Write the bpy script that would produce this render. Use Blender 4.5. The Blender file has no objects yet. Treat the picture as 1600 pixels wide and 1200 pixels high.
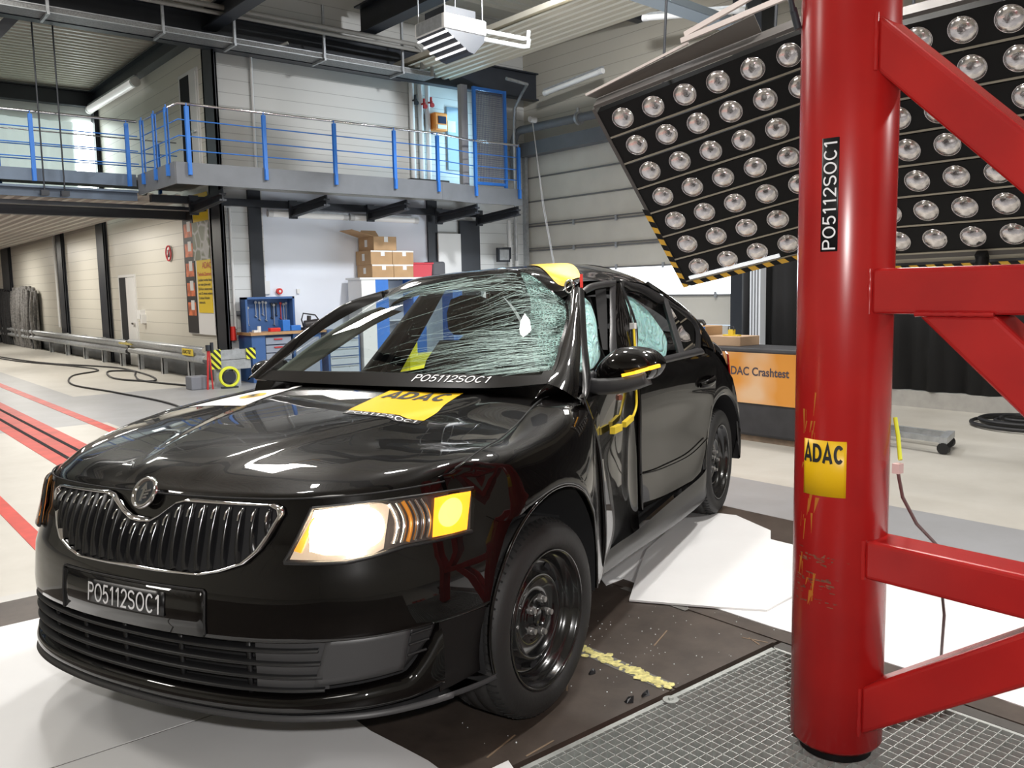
import bpy, bmesh, math, random
from mathutils import Vector, Matrix, Euler
random.seed(7)
PI = math.pi
C = bpy.context.scene.collection
S = bpy.context.scene

# ---------------------------------------------------------------- camera, world, lights, exposure
cam_d = bpy.data.cameras.new('camera')
cam = bpy.data.objects.new('camera', cam_d)
C.objects.link(cam)
cam_d.sensor_width = 36.0
cam_d.sensor_fit = 'HORIZONTAL'
cam_d.lens = 1348.1 / 1600 * 36
cam_d.clip_start = 0.05
cam_d.clip_end = 200
RR = ((0.7707621940, -0.6368065355, -0.0200767694), (-0.0852565291, -0.0718600240, -0.9937642886),
      (0.6313928765, 0.7676676191, -0.1096789047))
right, down, fwd = (Vector(r) for r in RR)
m = Matrix.Identity(4)
for i in range(3):
    m[i][0] = right[i]; m[i][1] = -down[i]; m[i][2] = -fwd[i]
m.translation = Vector((0, 0, 1.3584))
cam.matrix_world = m
S.camera = cam
S.view_settings.view_transform = 'Standard'
S.view_settings.look = 'None'
S.view_settings.exposure = 0.0
S.view_settings.gamma = 1.0
S.view_settings.use_curve_mapping = False

w = bpy.data.worlds.new('daylight')
S.world = w
w.use_nodes = True
w.node_tree.nodes['Background'].inputs[0].default_value = (0.75, 0.87, 1.0, 1)
w.node_tree.nodes['Background'].inputs[1].default_value = 0.9

def area(name, loc, target, sx, sy, power, col=(1, 1, 1), spread=180):
    d = bpy.data.lights.new(name, 'AREA')
    d.shape = 'RECTANGLE'; d.size = sx; d.size_y = sy; d.energy = power; d.color = col; d.spread = math.radians(spread)
    o = bpy.data.objects.new(name, d)
    C.objects.link(o)
    o.location = loc
    o.rotation_euler = (Vector(target) - Vector(loc)).to_track_quat('-Z', 'Y').to_euler()
    return o

FL = -0.27                                   # hall floor; the test sled deck is z = 0
# hall lamps over the sled (out of view above the car)
for i, (x, y) in enumerate(((3.2, 4.6), (5.4, 3.4), (1.2, 5.6), (4.2, 1.2))):
    area('hall_lamp', (x, y, 6.1), (x, y, 0), 0.42, 0.42, (135, 150, 130, 230)[i], (1, 0.97, 0.93))
# added light, unseen source right of the camera, lighting the struck side
area('added_side_light', (6.5, -3.0, 3.6), (2.6, 2.4, 0.4), 0.35, 0.35, 130, (1, 0.98, 0.96))
# lamp rows further down the hall
for x, y, p in ((3.5, 10.5, 210), (8.8, 5.0, 170), (1.5, 14.0, 170), (-3.5, 8.0, 170), (-1.5, 0.5, 60)):
    area('hall_lamp', (x, y, 6.1), (x, y, 0), 1.2, 1.2, p, (1, 0.96, 0.9))
for x, y, p in ((4.2, 19.5, 120), (4.2, 25.0, 150), (4.2, 32.0, 150), (2.0, 40.0, 120)):
    area('deck_lamp', (x, y, 3.0), (x, y, 0), 0.4, 2.4, p, (1, 0.95, 0.86))
area('hall_lamp', (9.3, 8.8, 6.4), (8.9, 12.0, 0), 0.5, 0.5, 520, (0.95, 0.97, 1.0))
# the camera's flash
area('camera_flash', (0.06, -0.08, 1.50), (2.0, 2.4, 0.6), 0.06, 0.04, 44, (1, 0.97, 0.95))
# daylight through the loading door windows and the window beside the gallery
area('window_light', (13.35, 10.0, 1.5), (8.0, 9.6, 1.0), 6.5, 0.6, 230, (0.86, 0.94, 1))
area('gallery_window_light', (11.9, 15.2, 4.6), (10.4, 15.85, 4.5), 0.5, 1.6, 40, (0.45, 0.78, 1))

# ---------------------------------------------------------------- materials
MATS = {}
def mat(name, col=(0.5, 0.5, 0.5), rough=0.6, metal=0.0, emit=None, estr=0.0, coat=0.0, var=0.0, vscale=8.0, bump=0.0, bscale=60.0, spec=0.5, alpha=1.0, trans=0.0):
    if name in MATS: return MATS[name]
    mt = bpy.data.materials.new(name); mt.use_nodes = True
    nt = mt.node_tree; b = nt.nodes['Principled BSDF']
    b.inputs['Base Color'].default_value = (*col, 1)
    b.inputs['Roughness'].default_value = rough
    b.inputs['Metallic'].default_value = metal
    b.inputs['Specular IOR Level'].default_value = spec
    b.inputs['Coat Weight'].default_value = coat
    b.inputs['Coat Roughness'].default_value = 0.02
    b.inputs['Alpha'].default_value = alpha
    b.inputs['Transmission Weight'].default_value = trans
    if emit:
        b.inputs['Emission Color'].default_value = (*emit, 1); b.inputs['Emission Strength'].default_value = estr
    if var or bump:
        tc = nt.nodes.new('ShaderNodeTexCoord')
        n = nt.nodes.new('ShaderNodeTexNoise'); n.inputs['Scale'].default_value = vscale; n.inputs['Detail'].default_value = 6
        nt.links.new(tc.outputs['Object'], n.inputs['Vector'])
        if var:
            rp = nt.nodes.new('ShaderNodeValToRGB')
            rp.color_ramp.elements[0].position = 0.3; rp.color_ramp.elements[1].position = 0.7
            rp.color_ramp.elements[0].color = (*[max(0, c * (1 - var)) for c in col], 1)
            rp.color_ramp.elements[1].color = (*[min(1, c * (1 + var)) for c in col], 1)
            nt.links.new(n.outputs['Fac'], rp.inputs['Fac']); nt.links.new(rp.outputs['Color'], b.inputs['Base Color'])
        if bump:
            n2 = nt.nodes.new('ShaderNodeTexNoise'); n2.inputs['Scale'].default_value = bscale; n2.inputs['Detail'].default_value = 4
            nt.links.new(tc.outputs['Object'], n2.inputs['Vector'])
            bp = nt.nodes.new('ShaderNodeBump'); bp.inputs['Strength'].default_value = bump; bp.inputs['Distance'].default_value = 0.01
            nt.links.new(n2.outputs['Fac'], bp.inputs['Height']); nt.links.new(bp.outputs['Normal'], b.inputs['Normal'])
    MATS[name] = mt
    return mt

def stripes_mat(name, ca, cb, vec, freq, duty=0.5, rough=0.5, bump=0.0):
    """two colours in straight bands; vec . position * freq picks the band"""
    if name in MATS: return MATS[name]
    mt = bpy.data.materials.new(name); mt.use_nodes = True
    nt = mt.node_tree; b = nt.nodes['Principled BSDF']; b.inputs['Roughness'].default_value = rough
    tc = nt.nodes.new('ShaderNodeTexCoord')
    d = nt.nodes.new('ShaderNodeVectorMath'); d.operation = 'DOT_PRODUCT'; d.inputs[1].default_value = vec
    nt.links.new(tc.outputs['Object'], d.inputs[0])
    mu = nt.nodes.new('ShaderNodeMath'); mu.operation = 'MULTIPLY'; mu.inputs[1].default_value = freq
    nt.links.new(d.outputs['Value'], mu.inputs[0])
    fr = nt.nodes.new('ShaderNodeMath'); fr.operation = 'FRACT'; nt.links.new(mu.outputs[0], fr.inputs[0])
    lt = nt.nodes.new('ShaderNodeMath'); lt.operation = 'LESS_THAN'; lt.inputs[1].default_value = duty
    nt.links.new(fr.outputs[0], lt.inputs[0])
    mx = nt.nodes.new('ShaderNodeMixRGB'); mx.inputs[1].default_value = (*cb, 1); mx.inputs[2].default_value = (*ca, 1)
    nt.links.new(lt.outputs[0], mx.inputs[0]); nt.links.new(mx.outputs[0], b.inputs['Base Color'])
    if bump:
        bp = nt.nodes.new('ShaderNodeBump'); bp.inputs['Strength'].default_value = bump; bp.inputs['Distance'].default_value = 0.02
        nt.links.new(fr.outputs[0], bp.inputs['Height']); nt.links.new(bp.outputs['Normal'], b.inputs['Normal'])
    MATS[name] = mt
    return mt

# ---------------------------------------------------------------- mesh helpers
class MB:
    def __init__(s): s.v = []; s.f = []; s.sm = []
    def add(s, vs, fs, smooth=False):
        o = len(s.v); s.v += [tuple(v) for v in vs]
        for f in fs: s.f.append([i + o for i in f]); s.sm.append(smooth)
        return s
    def box(s, a, b, M=None):
        x0, y0, z0 = a; x1, y1, z1 = b
        vs = [Vector(p) for p in ((x0, y0, z0), (x1, y0, z0), (x1, y1, z0), (x0, y1, z0), (x0, y0, z1), (x1, y0, z1), (x1, y1, z1), (x0, y1, z1))]
        if M: vs = [M @ v for v in vs]
        return s.add(vs, [(0, 3, 2, 1), (4, 5, 6, 7), (0, 1, 5, 4), (1, 2, 6, 5), (2, 3, 7, 6), (3, 0, 4, 7)])
    def bar(s, p, q, w, h, up=(0, 0, 1)):
        p, q = Vector(p), Vector(q); d = (q - p).normalized(); u = Vector(up)
        if abs(d.dot(u)) > 0.99: u = Vector((1, 0, 0))
        r = d.cross(u).normalized(); u = r.cross(d).normalized()
        vs = []
        for c in (p, q):
            for a, b in ((-1, -1), (1, -1), (1, 1), (-1, 1)): vs.append(c + r * a * w / 2 + u * b * h / 2)
        return s.add(vs, [(3, 2, 1, 0), (4, 5, 6, 7), (0, 1, 5, 4), (1, 2, 6, 5), (2, 3, 7, 6), (3, 0, 4, 7)])
    def tube(s, pts, r, n=10, closed=False, caps=True):
        pts = [Vector(p) for p in pts]; N = len(pts); rings = []
        rad = r if isinstance(r, (list, tuple)) else [r] * N
        prev = None
        for i, p in enumerate(pts):
            a = pts[(i - 1) % N] if (closed or i > 0) else p
            b = pts[(i + 1) % N] if (closed or i < N - 1) else p
            d = (b - a).normalized()
            if prev is None:
                u = Vector((0, 0, 1)) if abs(d.z) < 0.9 else Vector((1, 0, 0))
                u = (u - d * u.dot(d)).normalized()
            else:
                u = (prev - d * prev.dot(d)).normalized()
            prev = u; wv = d.cross(u)
            rings.append([p + (u * math.cos(2 * PI * k / n) + wv * math.sin(2 * PI * k / n)) * rad[i] for k in range(n)])
        vs = [v for rg in rings for v in rg]; fs = []
        for i in range(N if closed else N - 1):
            j = (i + 1) % N
            for k in range(n):
                fs.append((i * n + k, i * n + (k + 1) % n, j * n + (k + 1) % n, j * n + k))
        s.add(vs, fs, True)
        if caps and not closed:
            s.add(rings[0], [tuple(range(n - 1, -1, -1))]); s.add(rings[-1], [tuple(range(n))])
        return s
    def cyl(s, p, q, r, n=20, r2=None):
        return s.tube([p, q], [r, r if r2 is None else r2], n)
    def lathe(s, prof, M=None, n=32):
        """prof: (radius, z) pairs, spun about z"""
        vs = []; fs = []; N = len(prof)
        for k in range(n):
            a = 2 * PI * k / n
            for r, z in prof: vs.append(Vector((r * math.cos(a), r * math.sin(a), z)))
        if M: vs = [M @ v for v in vs]
        for k in range(n):
            j = (k + 1) % n
            for i in range(N - 1): fs.append((k * N + i, j * N + i, j * N + i + 1, k * N + i + 1))
        return s.add(vs, fs, True)
    def prism(s, poly, off):
        """poly: 3-D outline, off: extrusion vector"""
        n = len(poly); a = [Vector(p) for p in poly]; b = [p + Vector(off) for p in a]
        fs = [tuple(range(n - 1, -1, -1)), tuple(range(n, 2 * n))]
        for i in range(n): fs.append((i, (i + 1) % n, n + (i + 1) % n, n + i))
        return s.add(a + b, fs)
    def quad(s, a, b, c, d): return s.add([a, b, c, d], [(0, 1, 2, 3)])
    def grid(s, G, flip=False):
        R, K = len(G), len(G[0]); vs = [p for row in G for p in row]; fs = []
        for i in range(R - 1):
            for j in range(K - 1):
                f = (i * K + j, i * K + j + 1, (i + 1) * K + j + 1, (i + 1) * K + j)
                fs.append(f[::-1] if flip else f)
        return s.add(vs, fs, True)
    def build(s, name, material, parent=None, bevel=0.0, seg=2, solid=0.0, weld=False):
        me = bpy.data.meshes.new(name); me.from_pydata(s.v, [], s.f); me.update()
        for p, sm in zip(me.polygons, s.sm): p.use_smooth = sm
        bm = bmesh.new(); bm.from_mesh(me)
        if weld: bmesh.ops.remove_doubles(bm, verts=bm.verts, dist=1e-5)
        bmesh.ops.recalc_face_normals(bm, faces=bm.faces)
        bm.to_mesh(me); bm.free()
        o = bpy.data.objects.new(name, me); C.objects.link(o)
        me.materials.append(material)
        if solid:
            md = o.modifiers.new('thick', 'SOLIDIFY'); md.thickness = solid; md.offset = -1
        if bevel:
            md = o.modifiers.new('bevel', 'BEVEL'); md.width = bevel; md.segments = seg; md.limit_method = 'ANGLE'; md.angle_limit = math.radians(40)
        if parent: o.parent = parent
        return o

def tag(o, label, cat, group=None):
    o['label'] = label; o['category'] = cat
    if group: o['group'] = group
    return o
def thing(name, label, cat, loc=(0, 0, 0), rz=0.0, group=None):
    o = bpy.data.objects.new(name, None); C.objects.link(o)
    o.empty_display_size = 0.1; o.location = loc; o.rotation_euler = (0, 0, rz)
    return tag(o, label, cat, group)
def struct(o): o['kind'] = 'structure'; return o
def copy_tree(o, loc=None, label=None, rz=None):
    r = o.copy(); C.objects.link(r)
    if loc is not None: r.location = loc
    if rz is not None: r.rotation_euler = (0, 0, rz)
    if label: r['label'] = label
    for ch in list(o.children):
        c = ch.copy(); C.objects.link(c); c.parent = r
        for g in list(ch.children):
            d = g.copy(); C.objects.link(d); d.parent = c
    return r

def text_mesh(body, size=1.0, bold=0.0, sx=1.0, align='LEFT', extrude=0.0, shear=0.0):
    cu = bpy.data.curves.new('lettering', 'FONT'); cu.body = body; cu.size = size; cu.align_x = align
    cu.offset = bold; cu.extrude = extrude; cu.shear = shear; cu.resolution_u = 4; cu.fill_mode = 'FRONT' if not extrude else 'BOTH'
    to = bpy.data.objects.new('lettering', cu); C.objects.link(to)
    bpy.context.view_layer.update()
    me = bpy.data.meshes.new_from_object(to.evaluated_get(bpy.context.evaluated_depsgraph_get()))
    C.objects.unlink(to); bpy.data.objects.remove(to); bpy.data.curves.remove(cu)
    bm = bmesh.new(); bm.from_mesh(me); bmesh.ops.triangulate(bm, faces=bm.faces)
    for v in bm.verts: v.co.x *= sx
    bm.to_mesh(me); bm.free()
    me.materials.clear()
    return me
def text_obj(name, body, material, fn, parent=None, **kw):
    """fn maps a flat (x, y) lettering point into space"""
    me = text_mesh(body, **kw)
    for v in me.vertices: v.co = Vector(fn(v.co.x, v.co.y))
    me.materials.append(material)
    o = bpy.data.objects.new(name, me); C.objects.link(o)
    if parent: o.parent = parent
    return o
def text_size(body, **kw):
    me = text_mesh(body, **kw); xs = [v.co.x for v in me.vertices]; ys = [v.co.y for v in me.vertices]
    bpy.data.meshes.remove(me)
    return min(xs), max(xs), min(ys), max(ys)
def pinv(root):
    return (Matrix.Translation(root.location) @ root.rotation_euler.to_matrix().to_4x4()).inverted()
def wpart(mb, name, material, root, **kw):
    """a part whose mesh is written in hall coordinates, hung under root"""
    o = mb.build(name, material, None, **kw); o.parent = root
    o.matrix_parent_inverse = pinv(root)
    return o
def subpart(mb, name, material, part, **kw):
    """a piece of a wpart, also written in hall coordinates"""
    o = mb.build(name, material, None, **kw); o.parent = part
    return o

# lettering drawn as strokes (grotesque capitals and figures)
def _arc(cx, cy, rx, ry, a0, a1, n=14):
    return [(cx + rx * math.cos(math.radians(a0 + (a1 - a0) * k / n)), cy + ry * math.sin(math.radians(a0 + (a1 - a0) * k / n))) for k in range(n + 1)]
def _glyph(ch, h):
    """centre lines inside a box one unit high; h is half the stroke width"""
    t, b, l = 1 - h, h, h
    if ch == 'P': w = .62; r = (t - .5) / 2; return w, [[(l, 0), (l, t), (w - h - r, t)] + _arc(w - h - r, t - r, r, r, 90, -90) + [(l, t - 2 * r)]]
    if ch == 'O': w = .76; return w, [_arc(w / 2, .5, w / 2 - h, .5 - h, 90, 450, 40)]
    if ch == 'C': w = .70; return w, [_arc(w / 2 + .02, .5, w / 2 - h, .5 - h, 42, 318, 30)]
    if ch == 'S': w = .64; r = (t - b) / 4; return w, [_arc(w / 2, t - r, w / 2 - h, r, 25, 270, 20) + _arc(w / 2, b + r, w / 2 - h, r, 90, -155, 20)]
    if ch == '5': w = .58; return w, [[(w - h - .02, t), (l + .07, t), (l + .02, .52)] + _arc(w / 2 - .01, .33, w / 2 - h, .33 - h, 130, -150, 24)]
    if ch == '2': w = .58; return w, [_arc(w / 2, .70, w / 2 - h, .30 - h, 170, -35, 18) + [(l, b), (w - h + .01, b)]]
    if ch == '1': w = .46; return w, [[(.30, 0), (.30, 1 - h * .2)], [(.30, .97), (.08, .76)]]
    if ch == 'A': w = .72; return w, [[(.02 + h * .6, 0), (w / 2, 1 - h * .3), (w - .02 - h * .6, 0)], [(w * .2, .27), (w * .8, .27)]]
    if ch == 'D': w = .70; return w, [[(l, b), (l, t), (w * .42, t)] + _arc(w * .42, .5, w * .58 - h, .5 - h, 90, -90, 20) + [(l, b)]]
    return .35, []
def stroke_mesh(body, wt=.12, gap=.10):
    vs = []; fs = []; x = 0.0; h = wt / 2
    for ch in body:
        w_, lines = _glyph(ch, h)
        for P in lines:
            Q = [Vector((p[0], p[1])) for p in P]
            R_ = [Q[0]] + [q for p, q in zip(Q, Q[1:]) if (q - p).length > 1e-4]; n = len(R_)
            cl = (R_[0] - R_[-1]).length < 1e-3 and n > 3
            o = len(vs)
            for i, p in enumerate(R_):
                a = R_[i] - R_[i - 1] if i > 0 else (R_[-1] - R_[-2] if cl else R_[1] - R_[0])
                b_ = R_[i + 1] - R_[i] if i < n - 1 else (R_[1] - R_[0] if cl else R_[-1] - R_[-2])
                a.normalize(); b_.normalize(); d = (a + b_)
                d = d.normalized() if d.length > 1e-6 else a
                k = h / max(.42, d.dot(a)); nn = Vector((-d.y, d.x)) * k
                vs += [(x + (p + nn).x, (p + nn).y), (x + (p - nn).x, (p - nn).y)]
            for i in range(n - 1): fs.append((o + 2 * i, o + 2 * i + 1, o + 2 * i + 3, o + 2 * i + 2))
        x += w_ + gap
    return vs, fs, x - gap
def stroke_obj(body, material, fn, parent=None, wt=.12, gap=.10, world=None):
    """fn maps (x, y), both 0..1 over the word, into space"""
    vs, fs, W_ = stroke_mesh(body, wt, gap)
    m_ = MB(); m_.add([fn(x / W_, y) for x, y in vs], fs)
    o = m_.build('lettering', material, parent)
    return o
# ================================================================ the hall
def floor_material():
    mt = bpy.data.materials.new('painted_concrete'); mt.use_nodes = True
    nt = mt.node_tree; b = nt.nodes['Principled BSDF']; L = nt.links.new
    geo = nt.nodes.new('ShaderNodeTexCoord'); sep = nt.nodes.new('ShaderNodeSeparateXYZ'); L(geo.outputs['Object'], sep.inputs[0])
    def mth(op, a, bb=None):
        n = nt.nodes.new('ShaderNodeMath'); n.operation = op
        for i, v in enumerate((a, bb)):
            if v is None: continue
            if isinstance(v, (int, float)): n.inputs[i].default_value = v
            else: L(v, n.inputs[i])
        return n.outputs[0]
    x, y = sep.outputs[0], sep.outputs[1]
    # paler bays: beside the left wall beyond Y 15.5, and the right hand bay beyond the X 6 strip
    bay1 = mth('MULTIPLY', mth('GREATER_THAN', x, 3.4), mth('GREATER_THAN', y, 15.55))
    bay2 = mth('MULTIPLY', mth('GREATER_THAN', x, 6.03), mth('LESS_THAN', y, 6.5))
    bay3 = mth('MULTIPLY', mth('LESS_THAN', x, 3.0), mth('LESS_THAN', y, 12.0))
    bay = mth('MINIMUM', mth('ADD', mth('ADD', bay1, bay2), bay3), 1.0)
    n = nt.nodes.new('ShaderNodeTexNoise'); n.inputs['Scale'].default_value = 1.3; n.inputs['Detail'].default_value = 8; n.inputs['Roughness'].default_value = 0.65
    L(geo.outputs['Object'], n.inputs['Vector'])
    mx = nt.nodes.new('ShaderNodeMixRGB'); mx.inputs[1].default_value = (0.33, 0.335, 0.35, 1); mx.inputs[2].default_value = (0.54, 0.52, 0.475, 1); L(bay, mx.inputs[0])
    rp = nt.nodes.new('ShaderNodeValToRGB'); rp.color_ramp.elements[0].position = 0.3; rp.color_ramp.elements[1].position = 0.7
    rp.color_ramp.elements[0].color = (0.82, 0.81, 0.79, 1); rp.color_ramp.elements[1].color = (1, 1, 1, 1); L(n.outputs['Fac'], rp.inputs[0])
    m2 = nt.nodes.new('ShaderNodeMixRGB'); m2.blend_type = 'MULTIPLY'; m2.inputs[0].default_value = 1; L(mx.outputs[0], m2.inputs[1]); L(rp.outputs[0], m2.inputs[2])
    L(m2.outputs[0], b.inputs['Base Color']); b.inputs['Roughness'].default_value = 0.42
    return mt
def cladding(name, col, pitch, rough=0.5, z0=0.0):
    mt = bpy.data.materials.new(name); mt.use_nodes = True
    nt = mt.node_tree; b = nt.nodes['Principled BSDF']; L = nt.links.new
    tc = nt.nodes.new('ShaderNodeTexCoord'); sep = nt.nodes.new('ShaderNodeSeparateXYZ'); L(tc.outputs['Object'], sep.inputs[0])
    a = nt.nodes.new('ShaderNodeMath'); a.operation = 'MULTIPLY_ADD'; L(sep.outputs[2], a.inputs[0]); a.inputs[1].default_value = 1 / pitch; a.inputs[2].default_value = 10 - z0 / pitch
    f = nt.nodes.new('ShaderNodeMath'); f.operation = 'FRACT'; L(a.outputs[0], f.inputs[0])
    l = nt.nodes.new('ShaderNodeMath'); l.operation = 'LESS_THAN'; L(f.outputs[0], l.inputs[0]); l.inputs[1].default_value = 0.045
    n = nt.nodes.new('ShaderNodeTexNoise'); n.inputs['Scale'].default_value = 0.8; L(tc.outputs['Object'], n.inputs['Vector'])
    mx = nt.nodes.new('ShaderNodeMixRGB'); L(l.outputs[0], mx.inputs[0]); mx.inputs[1].default_value = (*col, 1); mx.inputs[2].default_value = (*[c * 0.62 for c in col], 1)
    L(mx.outputs[0], b.inputs['Base Color']); b.inputs['Roughness'].default_value = rough
    bp = nt.nodes.new('ShaderNodeBump'); bp.inputs['Strength'].default_value = 0.25; bp.inputs['Distance'].default_value = 0.01; bp.invert = True
    L(l.outputs[0], bp.inputs['Height']); L(bp.outputs['Normal'], b.inputs['Normal'])
    return mt
clad = cladding('ivory_cladding', (0.66, 0.635, 0.56), 0.26, 0.36)
clad_w = cladding('white_cladding', (0.70, 0.715, 0.71), 0.24, 0.5)
clad_t = cladding('grey_beige_cladding', (0.45, 0.42, 0.355), 0.25, 0.6)
anth = mat('anthracite_steel', (0.022, 0.026, 0.034), 0.45, var=0.1, vscale=3)
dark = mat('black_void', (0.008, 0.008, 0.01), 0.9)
steel = mat('grey_steel', (0.145, 0.155, 0.17), 0.5, var=0.08, vscale=4)
zinc = mat('zinc_plate', (0.46, 0.48, 0.50), 0.38, 0.55, var=0.15, vscale=14)
white_w = mat('white_paint', (0.78, 0.82, 0.90), 0.7)
plain_w = mat('plain_white', (0.75, 0.75, 0.74), 0.55)
blue = mat('blue_paint', (0.025, 0.16, 0.55), 0.45, var=0.05)
dblue = mat('steel_blue_paint', (0.045, 0.115, 0.30), 0.5, var=0.05)
chrome = mat('polished_steel', (0.72, 0.72, 0.74), 0.16, 1.0)
rubber_black = mat('black_cable', (0.012, 0.012, 0.014), 0.55)
redp = mat('floor_red', (0.50, 0.045, 0.03), 0.5, var=0.2, vscale=5)

fl = MB(); fl.box((-9, -7, FL - 0.2), (15, 48, FL)); struct(fl.build('floor', floor_material()))

# left wall along the track, with a doorway down at the track and one up at the gallery
W = MB(); X0, X1 = 6.06, 6.26
def wallx(y0, y1, z0, z1): W.box((X0, y0, z0), (X1, y1, z1))
wallx(15.9, 16.35, FL, 6.6); wallx(16.35, 17.25, FL, 3.4); wallx(16.35, 16.68, 3.4, 5.5); wallx(16.35, 17.25, 5.5, 6.6)
wallx(17.25, 20.95, FL, 6.6); wallx(20.95, 21.58, FL, 1.83); wallx(20.95, 22.2, 1.83, 6.6); wallx(22.2, 48, FL, 6.6)
struct(W.build('wall_left', clad))
def doorway(name, y0, y1, z0, z1, leaf_y):
    d = MB()
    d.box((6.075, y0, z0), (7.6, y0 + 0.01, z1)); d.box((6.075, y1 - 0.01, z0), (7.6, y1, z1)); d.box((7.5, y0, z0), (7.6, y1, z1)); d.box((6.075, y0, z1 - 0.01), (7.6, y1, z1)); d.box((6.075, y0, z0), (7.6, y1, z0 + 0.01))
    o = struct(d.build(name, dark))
    f = MB(); f.box((6.04, y0, z0), (6.055, y1, z1)); f.build('door_shade_slab', dark, o)  # dark slab set flush, standing in for the unlit doorway
    f = MB()
    f.box((6.035, leaf_y - 0.06, z0), (6.1, leaf_y, z1 + 0.04)); f.box((6.035, y1 - 0.02, z0), (6.1, y1 + 0.03, z1 + 0.04)); f.box((6.035, leaf_y, z1 - 0.02), (6.1, y1, z1 + 0.04))
    f.build('door_frame', plain_w, o)
    l = MB(); l.box((6.02, leaf_y, z0 + 0.02), (6.055, y0, z1 - 0.03)); l.build('door_leaf', plain_w, o)
    h = MB(); h.box((5.97, leaf_y + 0.05, z0 + 0.98), (6.02, leaf_y + 0.2, z0 + 1.02)); h.build('door_handle', chrome, o)
doorway('door_1', 21.58, 22.2, FL, 1.83, 20.95)
doorway('door_2', 16.68, 17.25, 3.4, 5.5, 16.35)
# grey dado board behind the guard rail
d = MB(); d.box((6.03, 22.3, FL), (6.06, 47, 0.10)); d.box((6.03, 16.1, FL), (6.06, 20.85, 0.10)); struct(d.build('baseboard_left', steel))

# wall at the back of the alcove: painted below the gallery, clad above
b = MB(); b.box((6.06, 15.9, FL), (7.0, 16.1, 3.3)); struct(b.build('wall_alcove_side', clad_w))
b = MB(); b.box((7.0, 15.9, FL), (10.95, 16.1, 3.3)); struct(b.build('wall_alcove', white_w))
b = MB(); b.box((10.95, 15.9, FL), (12.0, 16.1, 3.3)); b.box((12.0, 15.9, FL), (13.7, 16.1, 3.3)); struct(b.build('wall_alcove_end', clad_w))
b = MB(); b.box((6.06, 15.9, 3.3), (13.8, 16.1, 7.6)); struct(b.build('wall_gallery', cladding('grey_white_cladding', (0.56, 0.555, 0.53), 0.24, 0.55)))
b = MB(); b.box((11.6, 15.82, FL), (12.15, 15.9, 2.9)); o = struct(b.build('door_3', anth))
h = MB(); h.box((11.66, 15.77, 0.75), (11.78, 15.82, 0.80)); h.build('door_handle', chrome, o)
b = MB(); b.box((11.35, 15.85, 4.0), (11.9, 15.9, 5.35)); struct(b.build('window_1', mat('blue_dusk_glass', (0.05, 0.09, 0.14), 0.2, emit=(0.35, 0.7, 0.95), estr=0.25)))
# steel posts standing against the walls
def post(name, x0, y0, x1, y1, z0=FL, z1=5.95, ms=anth):
    p = MB(); p.box((x0, y0, z0), (x1, y0 + 0.02, z1)); p.box((x0, y1 - 0.02, z0), (x1, y1, z1)); p.box(((x0 + x1) / 2 - 0.012, y0, z0), ((x0 + x1) / 2 + 0.012, y1, z1))
    if abs(x1 - x0) > 0: p.box((x0, y0, z0), (x0 + 0.02, y1, z1))
    return struct(p.build(name, ms))
post('trim_1', 6.0, 15.44, 6.05, 15.9, z1=5.97)
for i, (a, bb) in enumerate(((23.0, 23.65), (27.4, 28.05), (35.4, 36.8))): post('trim_%d' % (i + 2), 5.96, a, 6.08, bb)
for i, (a, bb, z0) in enumerate(((6.7, 6.95, 0.92), (10.75, 11.0, FL))):
    p = MB(); p.box((a, 15.84, z0), (bb, 15.9, 3.3)); struct(p.build('trim_%d' % (i + 5), anth))

# right-hand wall with the sectional loading door
GX = 13.6
b = MB(); b.box((GX, -7, 4.62), (GX + 0.2, 15.95, 7.4)); b.box((GX, -7, FL), (GX + 0.2, 9.4, 4.62)); struct(b.build('wall_right', clad_t))
dm = mat('door_panel_ivory', (0.60, 0.58, 0.52), 0.5, var=0.05, vscale=2)
dm2 = mat('seam_steel', (0.15, 0.15, 0.15), 0.5)
dp = MB(); zs = [FL, 0.02, 0.585, 1.165, 1.775, 2.245, 2.81, 3.39, 3.94, 4.6]
for i in range(len(zs) - 1):
    if i == 3: continue
    dp.box((GX + 0.02, 9.4, zs[i] + 0.012), (GX + 0.08, 15.85, zs[i + 1] - 0.012))
door = struct(dp.build('door_4', dm))
r = MB()
for z in zs[3:]:
    r.box((GX - 0.01, 9.4, z - 0.016), (GX + 0.06, 15.85, z + 0.016))
for z in (2.28, 2.85): r.box((GX - 0.03, 9.4, z + 0.012), (GX + 0.02, 15.85, z + 0.03))
r.build('door_seam', dm2, door)
hb = MB()
for y in (10.3, 11.6, 12.9, 14.2):
    for z in (1.165, 1.775, 2.245, 2.81): hb.box((GX - 0.035, y, z - 0.05), (GX, y + 0.05, z + 0.06))
hb.build('hinge', zinc, door)
wn = MB(); wn.box((GX + 0.03, 9.4, 1.18), (GX + 0.05, 15.85, 1.76)); struct(wn.build('window_2', mat('bright_pane', (0.8, 0.85, 0.9), 0.1, emit=(0.93, 0.97, 1.0), estr=2.0)))
tr = MB(); tr.box((GX - 0.09, 15.84, FL), (GX + 0.05, 15.90, 4.7)); tr.box((GX - 0.12, 15.74, FL), (GX - 0.04, 15.80, 4.5)); struct(tr.build('trim_7', zinc))
tr = MB(); tr.box((GX - 0.25, -7, 4.42), (GX + 0.02, 15.85, 4.72)); struct(tr.build('trim_8', steel))
# column on the right-hand wall
p = MB(); p.box((13.2, 9.1, FL), (13.6, 9.7, 7.4)); struct(p.build('trim_9', anth))

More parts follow.
